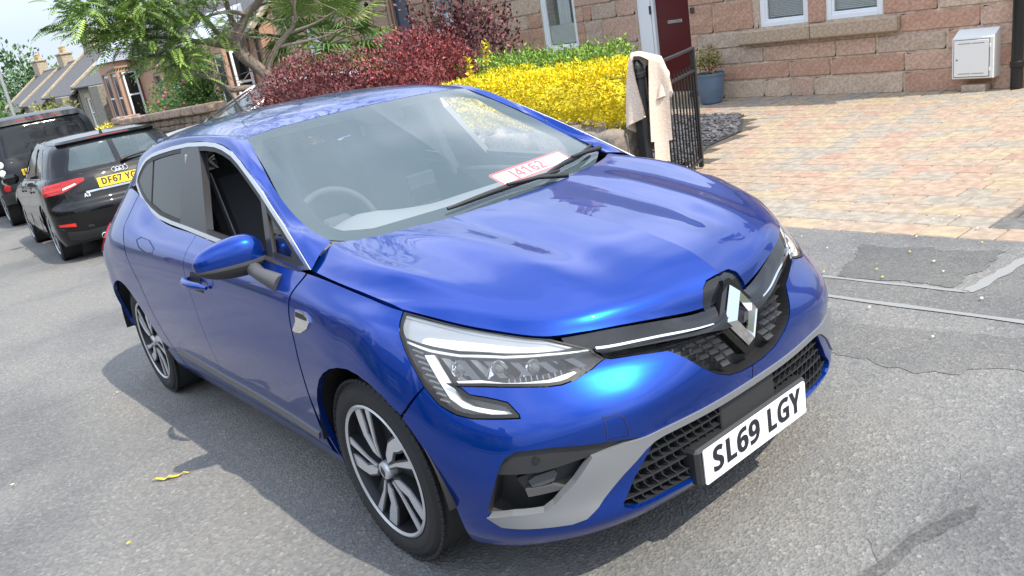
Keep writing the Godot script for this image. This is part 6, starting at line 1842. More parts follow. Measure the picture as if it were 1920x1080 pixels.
func car_shell(car: Node3D, low_rows: Array, top_rows: Array, roof_rows: Array, paint: Material, R: float, base: float, rim: float, style: int, glass_m: Material, panes: Array) -> Array:
	var low := Net.new(low_rows)
	var top := Net.new(top_rows)
	var roof := Net.new(roof_rows)
	var ls := low.s[low.s.size() - 1]
	var lt := low.t[low.t.size() - 1]
	var arches := [arch_on(low, 0, R, R + .07, 5), arch_on(low, -base, R, R + .07, 9)]
	whole("body", low.trimmed(loop([0, 0, ls, 0, ls, lt, 0, lt]), arches, 0, .06, .02), paint, car)
	var holes := []
	for q in panes:
		holes.append(by_index(top, q[1]))
	var ts := top.s[top.s.size() - 1]
	var tt := top.t[top.t.size() - 1]
	whole("upper_body", top.trimmed(loop([0, 0, ts, 0, ts, tt, 0, tt]), holes, 0, .06, .015), paint, car)
	for k in panes.size():
		var g := top.trimmed(shrunk(holes[k], .002), [], -.003, .08, 0)
		if panes[k][0] == "rear_window":
			whole("rear_window", g, glass_m, car)
			whole("window_border", top.trimmed(shrunk(holes[k], -.004), [shrunk(holes[k], .03)], .002, .08, .004), M.gloss_black, car)
		else:
			pair(panes[k][0], g, M.tint_glass, car)
			pair("window_border", top.trimmed(shrunk(holes[k], -.004), [shrunk(holes[k], .014)], .002, .08, .004), M.gloss_black, car)
	whole("roof", roof.trimmed(loop([0, 0, roof.s[3], 0, roof.s[3], roof.t[4], 0, roof.t[4]]), [], .004, .08, .02), paint, car)
	# windscreen and bonnet close the front
	var a: Vector3 = roof.p[4][0]
	var e: Vector3 = roof.p[4][3]
	var c: Vector3 = low.p[low.p.size() - 1][8]
	var c0 := Vector3(0, c.y + .03, c.z - .12)
	var ws := MB.new()
	ws.face([a, e, c, c0], Vector3(0, 1, -1))
	whole("windscreen", ws, M.screen_glass, car)
	var bn := MB.new()
	var fr: PackedVector3Array = low.p[low.p.size() - 1]
	var mid := [c0]
	for k in range(9, fr.size()):
		mid.append(Vector3(0, fr[k].y + .02 * (fr.size() - 1 - k), fr[k].z))
	for k in range(8, fr.size() - 1):
		bn.face([fr[k], fr[k + 1], mid[k - 7], mid[k - 8]], Vector3.UP)
	whole("bonnet", bn, paint, car)
	for zc in [0.0, -base]:
		var hs := MB.new()
		hs.lathe([[R + .075, -.30], [R + .075, .0]], 24, Transform3D(Basis(Vector3.BACK, -PI / 2), Vector3(low.p[2][5].x - .03, R, zc)), PI - 1.5, PI + 1.5)
		pair("wheel_housing", hs, M.plastic_black, car)
		for sd in [-1, 1]:
			wheel(car, Transform3D(Basis(Vector3(0, 0, 1), Vector3(sd, 0, 0), Vector3(0, sd, 0)), Vector3(sd * (low.p[2][5].x - .145), R, zc)), R, rim, .235, style)
	part("underbody", MB.new().box(moved(0, R * .85, -base / 2), Vector3(1.2, .12, base + .9), .03), M.plastic_black, car)
	for x in [-.36, .36]:
		part("seat_back", MB.new().box(Transform3D(Basis(Vector3.RIGHT, .25), Vector3(x, low.p[low.p.size() - 1][5].y - .05, -base + 1.25)), Vector3(.46, .62, .14), .05), M.seat, car)
		part("headrest", MB.new().box(moved(x, low.p[low.p.size() - 1][5].y + .26, -base + 1.32), Vector3(.25, .16, .09), .03), M.seat, car)
	part("rear_seat", MB.new().box(Transform3D(Basis(Vector3.RIGHT, .25), Vector3(0, low.p[low.p.size() - 1][5].y - .16, -.05)), Vector3(1.25, .5, .14), .05), M.seat, car)
	part("parcel_shelf", MB.new().box(moved(0, low.p[low.p.size() - 1][5].y - .07, .3), Vector3(1.2, .02, .5), .005), M.seat, car)
	return [low, top, roof]

func black_car() -> void:
	var at := Vector3(.66, -8.93 * FALL, -8.93)
	var car := thing("black_hatchback", "black five-door hatchback with yellow rear plate DF67 YGL parked behind the blue car", "car", Transform3D(Basis(Vector3.RIGHT, -atan(FALL)) * Basis(Vector3.UP, -.05), at))
	var nets := car_shell(car, BLACK_LOW, BLACK_TOP, BLACK_ROOF, M.black_paint, .318, 2.636, .235, 1, M.screen_glass, [
		["rear_window", [[0, .12], [1.75, .12], [1.9, .4], [1.62, 2.0], [0, 2.05]]],
		["side_window", [[4.2, .15], [5.9, .12], [5.9, 2.0], [5.0, 2.02], [4.6, 1.6]]],
		["side_window", [[6.0, .12], [7.7, .12], [7.4, 1.7], [7.0, 2.0], [6.0, 2.0]]]])
	var low: Net = nets[0]
	var top: Net = nets[1]
	# tailgate gap line, plate recess, lamps
	whole("tailgate_gap", ring_on(low, by_index(low, [[0, 4.25], [1.2, 4.25], [1.65, 4.5], [1.95, 5.3], [2.05, 6.2], [2.05, 6.98], [0, 6.98]]), .007), M.plastic_black, car)
	whole("plate_recess", low.trimmed(by_index(low, [[0, 5.15], [.72, 5.15], [.80, 5.35], [.80, 5.95], [.72, 6.1], [0, 6.12]]), [], .002, .05, .004), M.plastic_dark, car)
	plate(car, Transform3D(Basis(Vector3.RIGHT, -.22), Vector3(-.05, .86, .735)), "DF67", "YGL", M.plate_yellow)
	whole("chrome_strip", low.trimmed(by_index(low, [[0, 4.62], [1.2, 4.62], [1.2, 4.80], [0, 4.80]]), [], .006, .06, .006), M.chrome, car)
	for side in [-1, 1]:
		var tl := Node3D.new()
		tl.name = "tail_light"
		car.add_child(tl, true)
		var put := func(called: String, mb: MB, m: Material):
			part(called, mb.mirrored() if side < 0 else mb, m, tl)
		put.call("lens", low.trimmed(by_index(low, [[1.12, 5.75], [1.6, 5.35], [2.0, 5.05], [3.0, 4.95], [3.55, 5.2], [3.6, 5.7], [3.0, 5.95], [2.0, 6.1], [1.35, 6.2], [1.1, 6.1]]), [], .008, .05, .012), M.tail_red)
		put.call("reversing_lens", low.trimmed(by_index(low, [[1.45, 5.55], [2.0, 5.25], [2.0, 5.42], [1.5, 5.68]]), [], .010, .05, .004), M.lamp_white)
		put.call("bright_band", low.trimmed(by_index(low, [[2.1, 5.35], [3.4, 5.22], [3.42, 5.36], [2.1, 5.5]]), [], .010, .05, .004), M.tail_bright)
		put.call("bright_band", low.trimmed(by_index(low, [[2.1, 5.82], [3.4, 5.66], [3.42, 5.78], [2.1, 5.96]]), [], .010, .05, .004), M.tail_bright)
	pair("rear_reflector", low.trimmed(by_index(low, [[1.9, 1.62], [2.75, 1.75], [2.8, 1.9], [1.9, 1.85]]), [], .005, .05, .005), M.tail_bright, car)
	whole("bumper_insert", low.trimmed(by_index(low, [[0, .35], [1.9, .35], [2.5, .7], [2.45, 1.35], [1.7, 1.2], [0, 1.2]]), [], .004, .06, .005), M.plastic_dark, car)
	whole("bumper_groove", ring_on(low, by_index(low, [[0, 1.3], [2.6, 1.5], [3.2, 1.75], [2.6, 1.6], [0, 1.4]]), .004), M.trim_grey_dark, car)
	part("exhaust", MB.new().lathe([[.036, -.1], [.036, .03], [.030, .032], [.030, -.08]], 18, Transform3D(Basis(Vector3.RIGHT, PI / 2), Vector3(-.42, .26, .73))), M.chrome, car)
	whole("spoiler", top.trimmed(by_index(top, [[0, 2.1], [2.0, 2.12], [2.5, 2.3], [2.6, 2.98], [0, 2.98]]), [], .035, .05, .05), M.gloss_black, car)
	whole("brake_light", top.trimmed(by_index(top, [[0, 2.3], [.7, 2.3], [.7, 2.45], [0, 2.45]]), [], .037, .05, .003), M.tail_red, car)
	part("rear_wiper", MB.new().tube([Vector3(.02, 1.055, .66), Vector3(.10, 1.075, .655), Vector3(.40, 1.10, .625)], [.022, .016, .008], 8), M.plastic_black, car)
	# four rings
	for k in 4:
		var path := []
		for q in 25:
			path.append(Vector3((k - 1.5) * .041 - .03 + cos(TAU * q / 24) * .027, .965 + sin(TAU * q / 24) * .027, .690 - sin(TAU * q / 24) * .01))
		part("badge_ring", MB.new().tube(path, .0042, 6, false), M.chrome, car)
	part("model_letters", lettering("A3", .042, .003), M.chrome, car, Transform3D(Basis(Vector3.RIGHT, -.16), Vector3(-.46, .755, .745)))
	pair("door_handle", MB.new().bar(Vector3(.895, .845, -.62), Vector3(.895, .85, -.40), .02, .03, .008).bar(Vector3(.893, .83, -1.62), Vector3(.893, .835, -1.40), .02, .03, .008), M.black_paint, car)
	pair("door_gap", MB.new().bar(Vector3(.886, .30, -.62), Vector3(.87, .93, -.62), .006, .006).bar(Vector3(.884, .30, -1.55), Vector3(.866, .92, -1.6), .006, .006), M.plastic_black, car)
	for sd in [-1, 1]:
		part("door_mirror", MB.new().box(Transform3D(Basis(Vector3.UP, sd * .2), Vector3(sd * .95, 1.0, -1.78)), Vector3(.20, .14, .11), .045), M.black_paint, car)
	pair("window_trim", MB.new().bar(Vector3(.803, 1.003, .1), Vector3(.803, .965, -1.6), .01, .012), M.chrome_satin, car)
	part("roof_aerial", MB.new().lathe([[0, .055], [.01, .05], [.025, .0]], 10, moved(0, 1.385, .08)), M.black_paint, car)

func dark_suv() -> void:
	var at := Vector3(1.04, -15.2 * FALL, -15.2)
	var car := thing("dark_off_roader", "tall dark blue-black off-road car parked ahead of the black hatchback", "car", Transform3D(Basis(Vector3.RIGHT, -atan(FALL)) * Basis(Vector3.UP, -.03), at))
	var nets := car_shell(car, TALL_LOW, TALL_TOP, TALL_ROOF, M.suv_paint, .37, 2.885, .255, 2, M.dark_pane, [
		["rear_window", [[0, .15], [1.75, .15], [1.85, .4], [1.7, 2.2], [0, 2.25]]],
		["side_window", [[3.3, .2], [5.4, .2], [5.4, 2.3], [3.5, 2.3]]],
		["side_window", [[5.6, .2], [6.7, .2], [6.7, 2.3], [5.6, 2.3]]],
		["side_window", [[6.85, .2], [7.7, .25], [7.5, 1.9], [6.85, 2.3]]]])
	var low: Net = nets[0]
	var top: Net = nets[1]
	for side in [-1, 1]:
		var tl := Node3D.new()
		tl.name = "tail_light"
		car.add_child(tl, true)
		for k in 2:
			part("round_lens", MB.new().lathe([[0, .012], [.045, .010], [.062, .004], [.064, -.01]], 20, Transform3D(Basis(Vector3.UP, side * .42) * Basis(Vector3.RIGHT, PI / 2), Vector3(side * .845, 1.115 - k * .145, .775))), M.lamp_white, tl)
		for k in 2:
			part("round_lens", MB.new().lathe([[0, .012], [.045, .010], [.062, .004], [.064, -.01]], 20, Transform3D(Basis(Vector3.UP, side * .42) * Basis(Vector3.RIGHT, PI / 2), Vector3(side * .85, .825 - k * .12, .80))), M.tail_red if k else M.lamp_grey, tl)
		var hs := low.trimmed(by_index(low, [[1.88, 1.4], [2.7, 1.4], [2.7, 3.95], [1.88, 3.95]]), [], .003, .06, .004)
		part("lamp_housing", hs.mirrored() if side < 0 else hs, M.plastic_black, tl)
	var np := part("number_plate", MB.new().prism(rounded(0.52, 0.111, 0.008), 0.004, Transform3D()), M.plate_yellow, car, Transform3D(Basis(Vector3.RIGHT, -.1), Vector3(-.30, .93, .872)))
	part("registration_letters", lettering("L", .079), M.print_black, np, moved(-.205, .004, .0012))
	whole("tailgate_gap", ring_on(low, by_index(low, [[0, 1.3], [1.8, 1.3], [1.82, 3.98], [0, 3.98]]), .008), M.plastic_black, car)
	whole("rear_bumper", low.trimmed(by_index(low, [[0, .1], [3.1, .1], [3.2, 1.0], [2.2, 1.15], [0, 1.15]]), [], .03, .06, .03), M.plastic_dark, car)
	whole("roof_lip", top.trimmed(by_index(top, [[0, 2.12], [1.8, 2.12], [2.2, 2.98], [0, 2.98]]), [], .03, .05, .04), M.suv_paint, car)
	whole("brake_light", top.trimmed(by_index(top, [[0, 2.45], [.8, 2.45], [.8, 2.57], [0, 2.57]]), [], .034, .05, .003), M.tail_red, car)
	pair("sill_step", MB.new().box(moved(.93, .42, -1.45), Vector3(.10, .05, 1.9), .01), M.plastic_dark, car)
	pair("roof_rail", MB.new().tube([Vector3(.70, 1.84, .1), Vector3(.70, 1.88, .0), Vector3(.70, 1.875, -1.0), Vector3(.69, 1.80, -1.15)], .016, 8), M.plastic_dark, car)
	for sd in [-1, 1]:
		part("door_mirror", MB.new().box(moved(sd * 1.06, 1.22, -1.98), Vector3(.22, .22, .13), .05), M.suv_paint, car)
	part("tailgate_badge", MB.new().box(Transform3D(Basis(Vector3.RIGHT, -.1), Vector3(-.62, 1.12, .80)), Vector3(.10, .022, .004), .001), M.chrome, car)

func silver_car() -> void:
	var y := ground(4.4, -11.0) + .17
	var car := thing("silver_hatchback", "silver hatchback parked nose-out in a drive between brown stone wall and purple hedge", "car", Transform3D(Basis(Vector3.UP, PI / 2), Vector3(5.05, y, -11.05)))
	car_shell(car, BLACK_LOW, BLACK_TOP, BLACK_ROOF, M.silver_paint, .318, 2.636, .235, 1, M.screen_glass, [
		["rear_window", [[0, .12], [1.75, .12], [1.9, .4], [1.62, 2.0], [0, 2.05]]],
		["side_window", [[4.2, .15], [5.9, .12], [5.9, 2.0], [5.0, 2.02], [4.6, 1.6]]],
		["side_window", [[6.0, .12], [7.7, .12], [7.4, 1.7], [7.0, 2.0], [6.0, 2.0]]]])
	for sd in [-1, 1]:
		part("door_mirror", MB.new().box(Transform3D(Basis(Vector3.UP, sd * .2), Vector3(sd * .95, 1.0, -1.78)), Vector3(.20, .14, .11), .045), M.plastic_dark, car)
	part("roof_aerial", MB.new().tube([Vector3(0, 1.40, -1.1), Vector3(0, 1.62, -.9)], .004, 5), M.plastic_black, car)

# ---------------------------------------------------------------- build
func _ready() -> void:
	rng.seed = 20240611
	light_and_camera()
	materials()
	street()
	main_house()
	neighbours()
	garden_walls()
	gate()
	blue_car()
	paper_sign()
	black_car()
	dark_suv()
	silver_car()
	hedges()
	purple_bushes()
	street_tree()
	palm()
	rose_bush()
	far_wood()

func light_and_camera() -> void:
	var cam := Camera3D.new()
	cam.name = "camera"
	cam.transform = Transform3D(Basis(Vector3(.75543, -.15733, .63606), Vector3(.3201, .93563, -.14875), Vector3(-.57171, .31597, .75717)).orthonormalized(), Vector3(-1.8226, 1.615, 2.1214))
	cam.fov = 39.17
	cam.near = 0.05
	cam.far = 900
	add_child(cam)
	cam.current = true
	var env := Environment.new()
	env.background_mode = Environment.BG_SKY
	var sk := ProceduralSkyMaterial.new()
	sk.sky_top_color = lin(.36, .455, .62)
	sk.sky_horizon_color = lin(.275, .312, .335)
	sk.sky_curve = 0.25
	sk.ground_bottom_color = lin(.10, .10, .10)
	sk.ground_horizon_color = lin(.30, .31, .32)
	sk.sky_energy_multiplier = 1.0
	sk.sky_cover = clouds()
	sk.sky_cover_modulate = Color(1, 1, 1, 1)
	var sky := Sky.new()
	sky.sky_material = sk
	env.sky = sky
	env.tonemap_mode = Environment.TONE_MAPPER_LINEAR
	env.tonemap_exposure = 2.8
	env.sdfgi_enabled = true
	env.ssao_enabled = true
	env.ssil_enabled = true
	var we := WorldEnvironment.new()
	we.name = "environment"
	we.environment = env
	add_child(we)
	var sun := DirectionalLight3D.new()
	sun.name = "sun"
	sun.light_energy = 0.66
	sun.light_angular_distance = 0.6
	sun.light_color = Color(1.0, 0.965, 0.90)
	sun.shadow_enabled = true
	add_child(sun)
	sun.look_at_from_position(Vector3(.115, .82, .56) * 50, Vector3.ZERO, Vector3.UP)

func clouds() -> ImageTexture:
	var w := 1024
	var h := 512
	var im := Image.create(w, h, false, Image.FORMAT_RGBA8)
	var f := noise(.55, FastNoiseLite.TYPE_SIMPLEX_SMOOTH, 6, 5)
	var f2 := noise(.18, FastNoiseLite.TYPE_SIMPLEX_SMOOTH, 3, 11)
	for y in h / 2:
		var el := PI / 2 - PI * (y + .5) / h
		for x in w:
			var az := TAU * (x + .5) / w
			var d := Vector3(cos(az) * cos(el), sin(el), sin(az) * cos(el))
			var q := d / (d.y + .22) * 2.2
			var c := f.get_noise_3d(q.x, 0, q.z) * .75 + f2.get_noise_3d(q.x, 3, q.z) * .6 + .10
			c = smoothstep(-.30, .70, c)
			im.set_pixel(x, y, Color(1.0, .985, .97, c * .60 * smoothstep(.02, .55, el)))
	return ImageTexture.create_from_image(im)

func materials() -> void:
	var m := mat("paint", lin(.001, .034, .26), .28, .7)
	m.metallic_specular = .1
	m.clearcoat_enabled = true
	m.clearcoat = .85
	m.clearcoat_roughness = .008
	mat("seam", lin(.01, .015, .06), .5)
	mat("rubber", lin(.018, .018, .019), .78)
	mat("alloy_dark", lin(.035, .037, .042), .35, .5)
	mat("alloy_grey", lin(.20, .21, .23), .35, .7)
	mat("alloy_cut", lin(.56, .57, .59), .30, .5)
	mat("steel", lin(.35, .34, .33), .4, .9)
	mat("chrome", lin(.80, .80, .80), .06, 1.0)
	mat("chrome_satin", lin(.70, .70, .72), .16, 1.0)
	mat("silver", lin(.23, .24, .255), .42, .4)
	mat("trim_grey", lin(.17, .17, .175), .45, .3)
	mat("trim_grey_dark", lin(.07, .07, .075), .55)
	mat("plastic_dark", lin(.020, .021, .023), .5)
	mat("plastic_black", lin(.010, .010, .011), .5)
	mat("grille_black", lin(.022, .023, .026), .35)
	mat("pillar_black", lin(.03, .03, .033), .3)
	mat("gloss_black", lin(.008, .008, .009), .04)
	m = mat("frit", lin(.012, .012, .014), .9)
	m.metallic_specular = .05
	mat("print_black", lin(.012, .012, .02), .5)
	mat("plate_white", lin(.78, .78, .77), .4)
	mat("plate_yellow", lin(.82, .52, .012), .4)
	mat("dash", lin(.15, .16, .165), .65)
	mat("seat", lin(.03, .032, .036), .8)
	mat("lining", lin(.28, .28, .275), .9)
	mat("lamp_black", lin(.02, .02, .022), .35)
	mat("lamp_fin", lin(.05, .055, .065), .25, .3)
	mat("lamp_grey", lin(.26, .28, .30), .3, .3)
	mat("lamp_white", lin(.62, .64, .66), .2)
	mat("tail_red", lin(.30, .012, .012), .1)
	mat("lens_solid", lin(.06, .065, .07), .05)
	glass("lens", Color(1, 1, 1, .03))
	m = glass("screen_glass", Color(.66, .78, .82, .12))  # milky tint: the pale sky reflection on the glass is put into the colour
	m.metallic_specular = .75
	glass("tint_glass", Color(.03, .035, .035, .88))
	# cars down the street
	m = mat("black_paint", lin(.005, .005, .006), .3, .0)
	m.metallic_specular = .15
	m.clearcoat_enabled = true
	m.clearcoat = .8
	m.clearcoat_roughness = .02
	m = mat("suv_paint", lin(.006, .008, .015), .3, .0)
	m.metallic_specular = .15
	m.clearcoat_enabled = true
	m.clearcoat = .8
	m = mat("silver_paint", lin(.45, .46, .47), .3, .6)
	m.clearcoat_enabled = true
	m.clearcoat = 1.0
	mat("tail_bright", lin(.62, .03, .02), .2)
	# ground
	var chip := noise(.12, FastNoiseLite.TYPE_CELLULAR, 2, 3)
	chip.cellular_return_type = FastNoiseLite.RETURN_CELL_VALUE
	chip.cellular_distance_function = FastNoiseLite.DISTANCE_EUCLIDEAN
	chip.fractal_type = FastNoiseLite.FRACTAL_NONE
	var relief := noise(.12, FastNoiseLite.TYPE_CELLULAR, 2, 3)
	relief.cellular_return_type = FastNoiseLite.RETURN_DISTANCE
	relief.fractal_type = FastNoiseLite.FRACTAL_FBM
	relief.fractal_octaves = 2
	var nrm := bumps(relief, 7.0, 1024)
	var stain := tex(noise(.006, FastNoiseLite.TYPE_SIMPLEX_SMOOTH, 4, 9), [0.0, Color(.80, .80, .805), .38, Color(.90, .90, .895), .6, Color(.96, .955, .94), 1.0, Color(1, .985, .955)], 512)
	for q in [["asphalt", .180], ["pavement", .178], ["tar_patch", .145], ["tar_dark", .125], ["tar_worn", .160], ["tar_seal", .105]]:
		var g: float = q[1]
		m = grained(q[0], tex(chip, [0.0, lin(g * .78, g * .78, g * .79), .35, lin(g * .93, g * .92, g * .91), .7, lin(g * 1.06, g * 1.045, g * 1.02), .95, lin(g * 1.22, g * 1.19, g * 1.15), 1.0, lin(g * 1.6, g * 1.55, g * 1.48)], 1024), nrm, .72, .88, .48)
		m.detail_enabled = true
		m.detail_blend_mode = BaseMaterial3D.BLEND_MODE_MUL
		m.detail_albedo = stain
		m.detail_uv_layer = BaseMaterial3D.DETAIL_UV_2
		m.uv2_triplanar = true
		m.uv2_world_triplanar = true
		m.uv2_scale = Vector3.ONE * .21
	mat("joint_grey", lin(.22, .222, .215), .9)
	var fine := noise(.03, FastNoiseLite.TYPE_SIMPLEX_SMOOTH, 5, 4)
	var fine_n := bumps(noise(.05, FastNoiseLite.TYPE_SIMPLEX_SMOOTH, 5, 6), 3.0)
	for q in [["soil", .06, .07, .035, .2, .6], ["sand", 0.075, 0.065, 0.05, .9, .5], ["kerb", .30, .28, .25, 1.2, .5], ["paver_buff", 0.33, 0.262, 0.18, 1.1, .4], ["paver_rose", 0.325, 0.238, 0.178, 1.1, .4], ["paver_red", 0.32, 0.212, 0.16, 1.1, .4], ["paver_grey", 0.275, 0.242, 0.2, 1.1, .4], ["paver_mix", 0.31, 0.243, 0.185, 1.1, .4],
			["slate_dark", .03, .03, .034, 1.0, .8], ["mortar", 0.53, 0.43, 0.34, 1.5, .5], ["mortar_brown", .30, .23, .16, 1.5, .5],
			["stone_rose", 0.5, 0.335, 0.255, 2.4, .9], ["stone_red", 0.465, 0.28, 0.2, 2.4, .9], ["stone_buff", 0.53, 0.405, 0.305, 2.4, .9], ["stone_grey", 0.45, 0.35, 0.275, 2.4, .9], ["stone_sill", 0.42, 0.32, 0.235, 2.4, .9], ["stone_brown", 0.38, 0.265, 0.195, 2.4, .9], ["stone_ashgrey", .25, .23, .19, .7, .9], ["pale_stone", .38, .32, .23, .8, .6],
			["rubble", 0.28, 0.215, 0.16, 1.2, 1.2], ["boulder", .21, .175, .145, 2.0, 1.6], ["rubble_dark", 0.22, 0.165, 0.12, 1.2, 1.2], ["rubble_red", 0.38, 0.23, 0.155, 1.2, 1.2], ["coping", 0.46, 0.33, 0.25, 1.0, .9], ["slate_roof", .095, .095, .10, .6, .8], ["ridge", .22, .19, .15, 1.0, .5], ["bark", .10, .075, .05, 3.0, 1.0], ["bark_grey", .20, .165, .135, 2.6, 1.2], ["palm_bark", .12, .085, .05, 4.0, 1.5], ["cloth", 0.72, 0.58, 0.47, 6.0, .35], ["pot_clay", .50, .36, .20, 1.0, .4]]:
		var c := Color(q[1], q[2], q[3])
		var w0 := .9 if q[0] == "cloth" else (.76 if String(q[0]).begins_with("paver") else (.70 if String(q[0]).begins_with("stone") else .58))
		var d := tex(fine, [0.0, lin(c.r * w0, c.g * w0, c.b * w0), .42, lin(c.r * .9, c.g * .9, c.b * .9), .6, lin(c.r * 1.05, c.g * 1.04, c.b * 1.03), 1.0, lin(minf(1, c.r * 1.26), minf(1, c.g * 1.25), minf(1, c.b * 1.24))], 256)
		grained(q[0], d, fine_n, q[4], .9, q[5], true)
	m = mat("slate_chip", Color.WHITE, .6)
	m.vertex_color_use_as_albedo = true
	m = mat("leaf", Color.WHITE, .55)
	m.vertex_color_use_as_albedo = true
	m.backlight_enabled = true
	m.backlight = Color(.25, .28, .12)
	mat("leaf_yellow", lin(.60, .42, .04), .6)
	mat("petal", lin(.62, .58, .42), .7)
	mat("petal_pink", lin(.70, .16, .22), .6)
	mat("palm_green", lin(.10, .19, .04), .5)
	mat("palm_light", lin(.26, .34, .09), .5)
	mat("palm_dry", lin(.34, .24, .09), .7)
	mat("white_frame", lin(.78, .80, .82), .3)
	mat("meter_white", lin(.74, .74, .71), .45)
	mat("plastic_brown", lin(.06, .04, .03), .5)
	mat("pipe_black", lin(.012, .012, .013), .35)
	mat("iron", lin(.016, .018, .022), .42, .2)
	mat("door_red", lin(.085, .010, .012), .25)
	mat("door_blue", lin(.03, .055, .10), .3)
	mat("pot_blue", lin(.11, .16, .23), .35)
	mat("blind", lin(.55, .57, .55), .6)
	mat("curtain", lin(.55, .56, .58), .8)
	mat("room_wall", lin(.50, .46, .40), .9)
	m = mat("dark_pane", lin(.015, .017, .019), .04)  # opaque stand-in for glass; the dimness of the interior is put into the colour
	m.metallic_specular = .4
	mat("lead", lin(.42, .46, .52), .4, .2)
	mat("steel_grey", lin(.42, .43, .44), .4, .5)
	mat("card_white", lin(.80, .82, .80), .6)
	mat("card_red", lin(.70, .025, .018), .6)
	glass("pane", Color(.9, .95, .95, .06))

func sheet(x0: float, x1: float, z0: float, z1: float, lift: float, step := 1.0, wob := 0.0) -> MB:     # a piece of ground surface
	var mb := MB.new()
	var nx := maxi(1, ceili((x1 - x0) / step))
	var nz := maxi(1, ceili((z1 - z0) / step))
	for j in nz + 1:
		for k in nx + 1:
			var x := lerpf(x0, x1, float(k) / nx)
			var z := lerpf(z0, z1, float(j) / nz)
			if wob > 0.0 and (k == 0 or k == nx):
				x += sin(z * 7.3) * wob + sin(z * 17.1 + 2.0) * wob * .6
			var h := ground(x, z)
			mb.vert(Vector3(x, h + lift, z), Vector3(ground(x - .05, z) - ground(x + .05, z), .1, ground(x, z - .05) - ground(x, z + .05)).normalized())
	for j in nz:
		for k in nx:
			var a := j * (nx + 1) + k
			mb.quad(a, a + 1, a + nx + 2, a + nx + 1)
	return mb

func patch(poly: Array, lift: float, ragged := 0.0) -> MB:             # a flat piece of ground cut to an outline of (x, z), its edge worn
	var mb := MB.new()
	var p := loop(poly)
	if ragged > 0.0:
		var f := noise(3.0, FastNoiseLite.TYPE_SIMPLEX_SMOOTH, 3, poly.size())
		var fine := PackedVector2Array()
		for k in p.size():
			var a := p[k]
			var e := p[(k + 1) % p.size()]
			var n := maxi(1, ceili(a.distance_to(e) / .03))
			for j in n:
				var q := a.lerp(e, float(j) / n)
				fine.append(q + Vector2(f.get_noise_2d(q.x * 2, q.y * 2), f.get_noise_2d(q.x * 2 + 30, q.y * 2)) * ragged)
		p = fine
	var ids := Geometry2D.triangulate_polygon(p)
	for q in p:
		mb.vert(Vector3(q.x, ground(q.x, q.y) + lift, q.y), Vector3(0, 1, -FALL).normalized())
	for k in range(0, ids.size(), 3):
		mb.tri(ids[k], ids[k + 1], ids[k + 2])
	return mb

func street() -> void:
	setting("ground", sheet(-150, 150, -260, 120, -.06, 2.5 if false else 10.0), M.soil)
	setting("road", sheet(-6.2, 1.46, -200, 80, 0, 4.0), M.asphalt)
	setting("far_pavement", sheet(-8.2, -6.2, -200, 80, .05, 4.0), M.pavement)
	setting("pavement", sheet(1.46, 2.87, -200, 80, .001, .35 if false else 1.0), M.pavement)
	# a darker strip along the gutter, then reinstated trenches in the tarmac, with their sealed joints
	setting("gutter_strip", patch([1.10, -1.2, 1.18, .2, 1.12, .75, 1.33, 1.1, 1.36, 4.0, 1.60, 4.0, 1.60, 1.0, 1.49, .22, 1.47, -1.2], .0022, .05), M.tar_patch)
	setting("pavement_trench", patch([1.80, -.6, 2.04, -.5, 2.03, .56, 2.60, .62, 2.75, 1.6, 1.78, 1.6, 1.78, .3], .0024, .02), M.tar_patch)
	setting("pavement_patch", patch([2.06, -.10, 2.62, -.25, 2.68, .50, 2.10, .50], .0040, .05), M.tar_dark)
	for q in [[1.785, -.75, 1.755, 1.9, .018], [2.035, -.8, 2.045, .575, .014], [2.045, .575, 2.82, .66, .03]]:
		var a := Vector2(q[0], q[1])
		var e := Vector2(q[2], q[3])
		var d: Vector2 = (e - a).normalized().orthogonal() * q[4]
		var out := []
		for k in 15:
			var p: Vector2 = a.lerp(e, k / 14.0) + d * (1.0 + .25 * sin(k * 2.3))
			out.append_array([p.x, p.y])
		for k in 15:
			var p: Vector2 = a.lerp(e, 1.0 - k / 14.0) - d * (1.0 + .25 * sin(k * 1.7))
			out.append_array([p.x, p.y])
		setting("sealed_joint", patch(out, .0055), M.joint_grey)
	setting("road_patch", patch([.05, 1.13, .13, 1.20, .34, 1.22, .52, 1.18, 1.1, 1.5, 1.1, 2.4, -.2, 2.4, -.12, 1.24], .0022, .03), M.tar_worn)
	setting("tar_seal", patch([-.12, 1.17, -.04, 1.185, .05, 1.195, .13, 1.205, .22, 1.235, .33, 1.262, .36, 1.285, .30, 1.295, .20, 1.272, .10, 1.24, .02, 1.232, -.06, 1.222, -.13, 1.21], .0042, .015), M.tar_seal)
	kerbs()
	drive()
	litter()

func kerbs() -> void:
	var k := Node3D.new()
	k.name = "kerb"
	add_child(k)
	k.set_meta("kind", "structure")
	var m := MB.new().box(Transform3D(), Vector3(.14, .20, .905), .015).mesh()
	for j in 44:
		var z := -4.3 - j * .915
		shared("kerb_stone", m, M.kerb, k, Transform3D(Basis(Vector3.RIGHT, -atan(FALL)), Vector3(1.50, z * FALL + .015, z)))

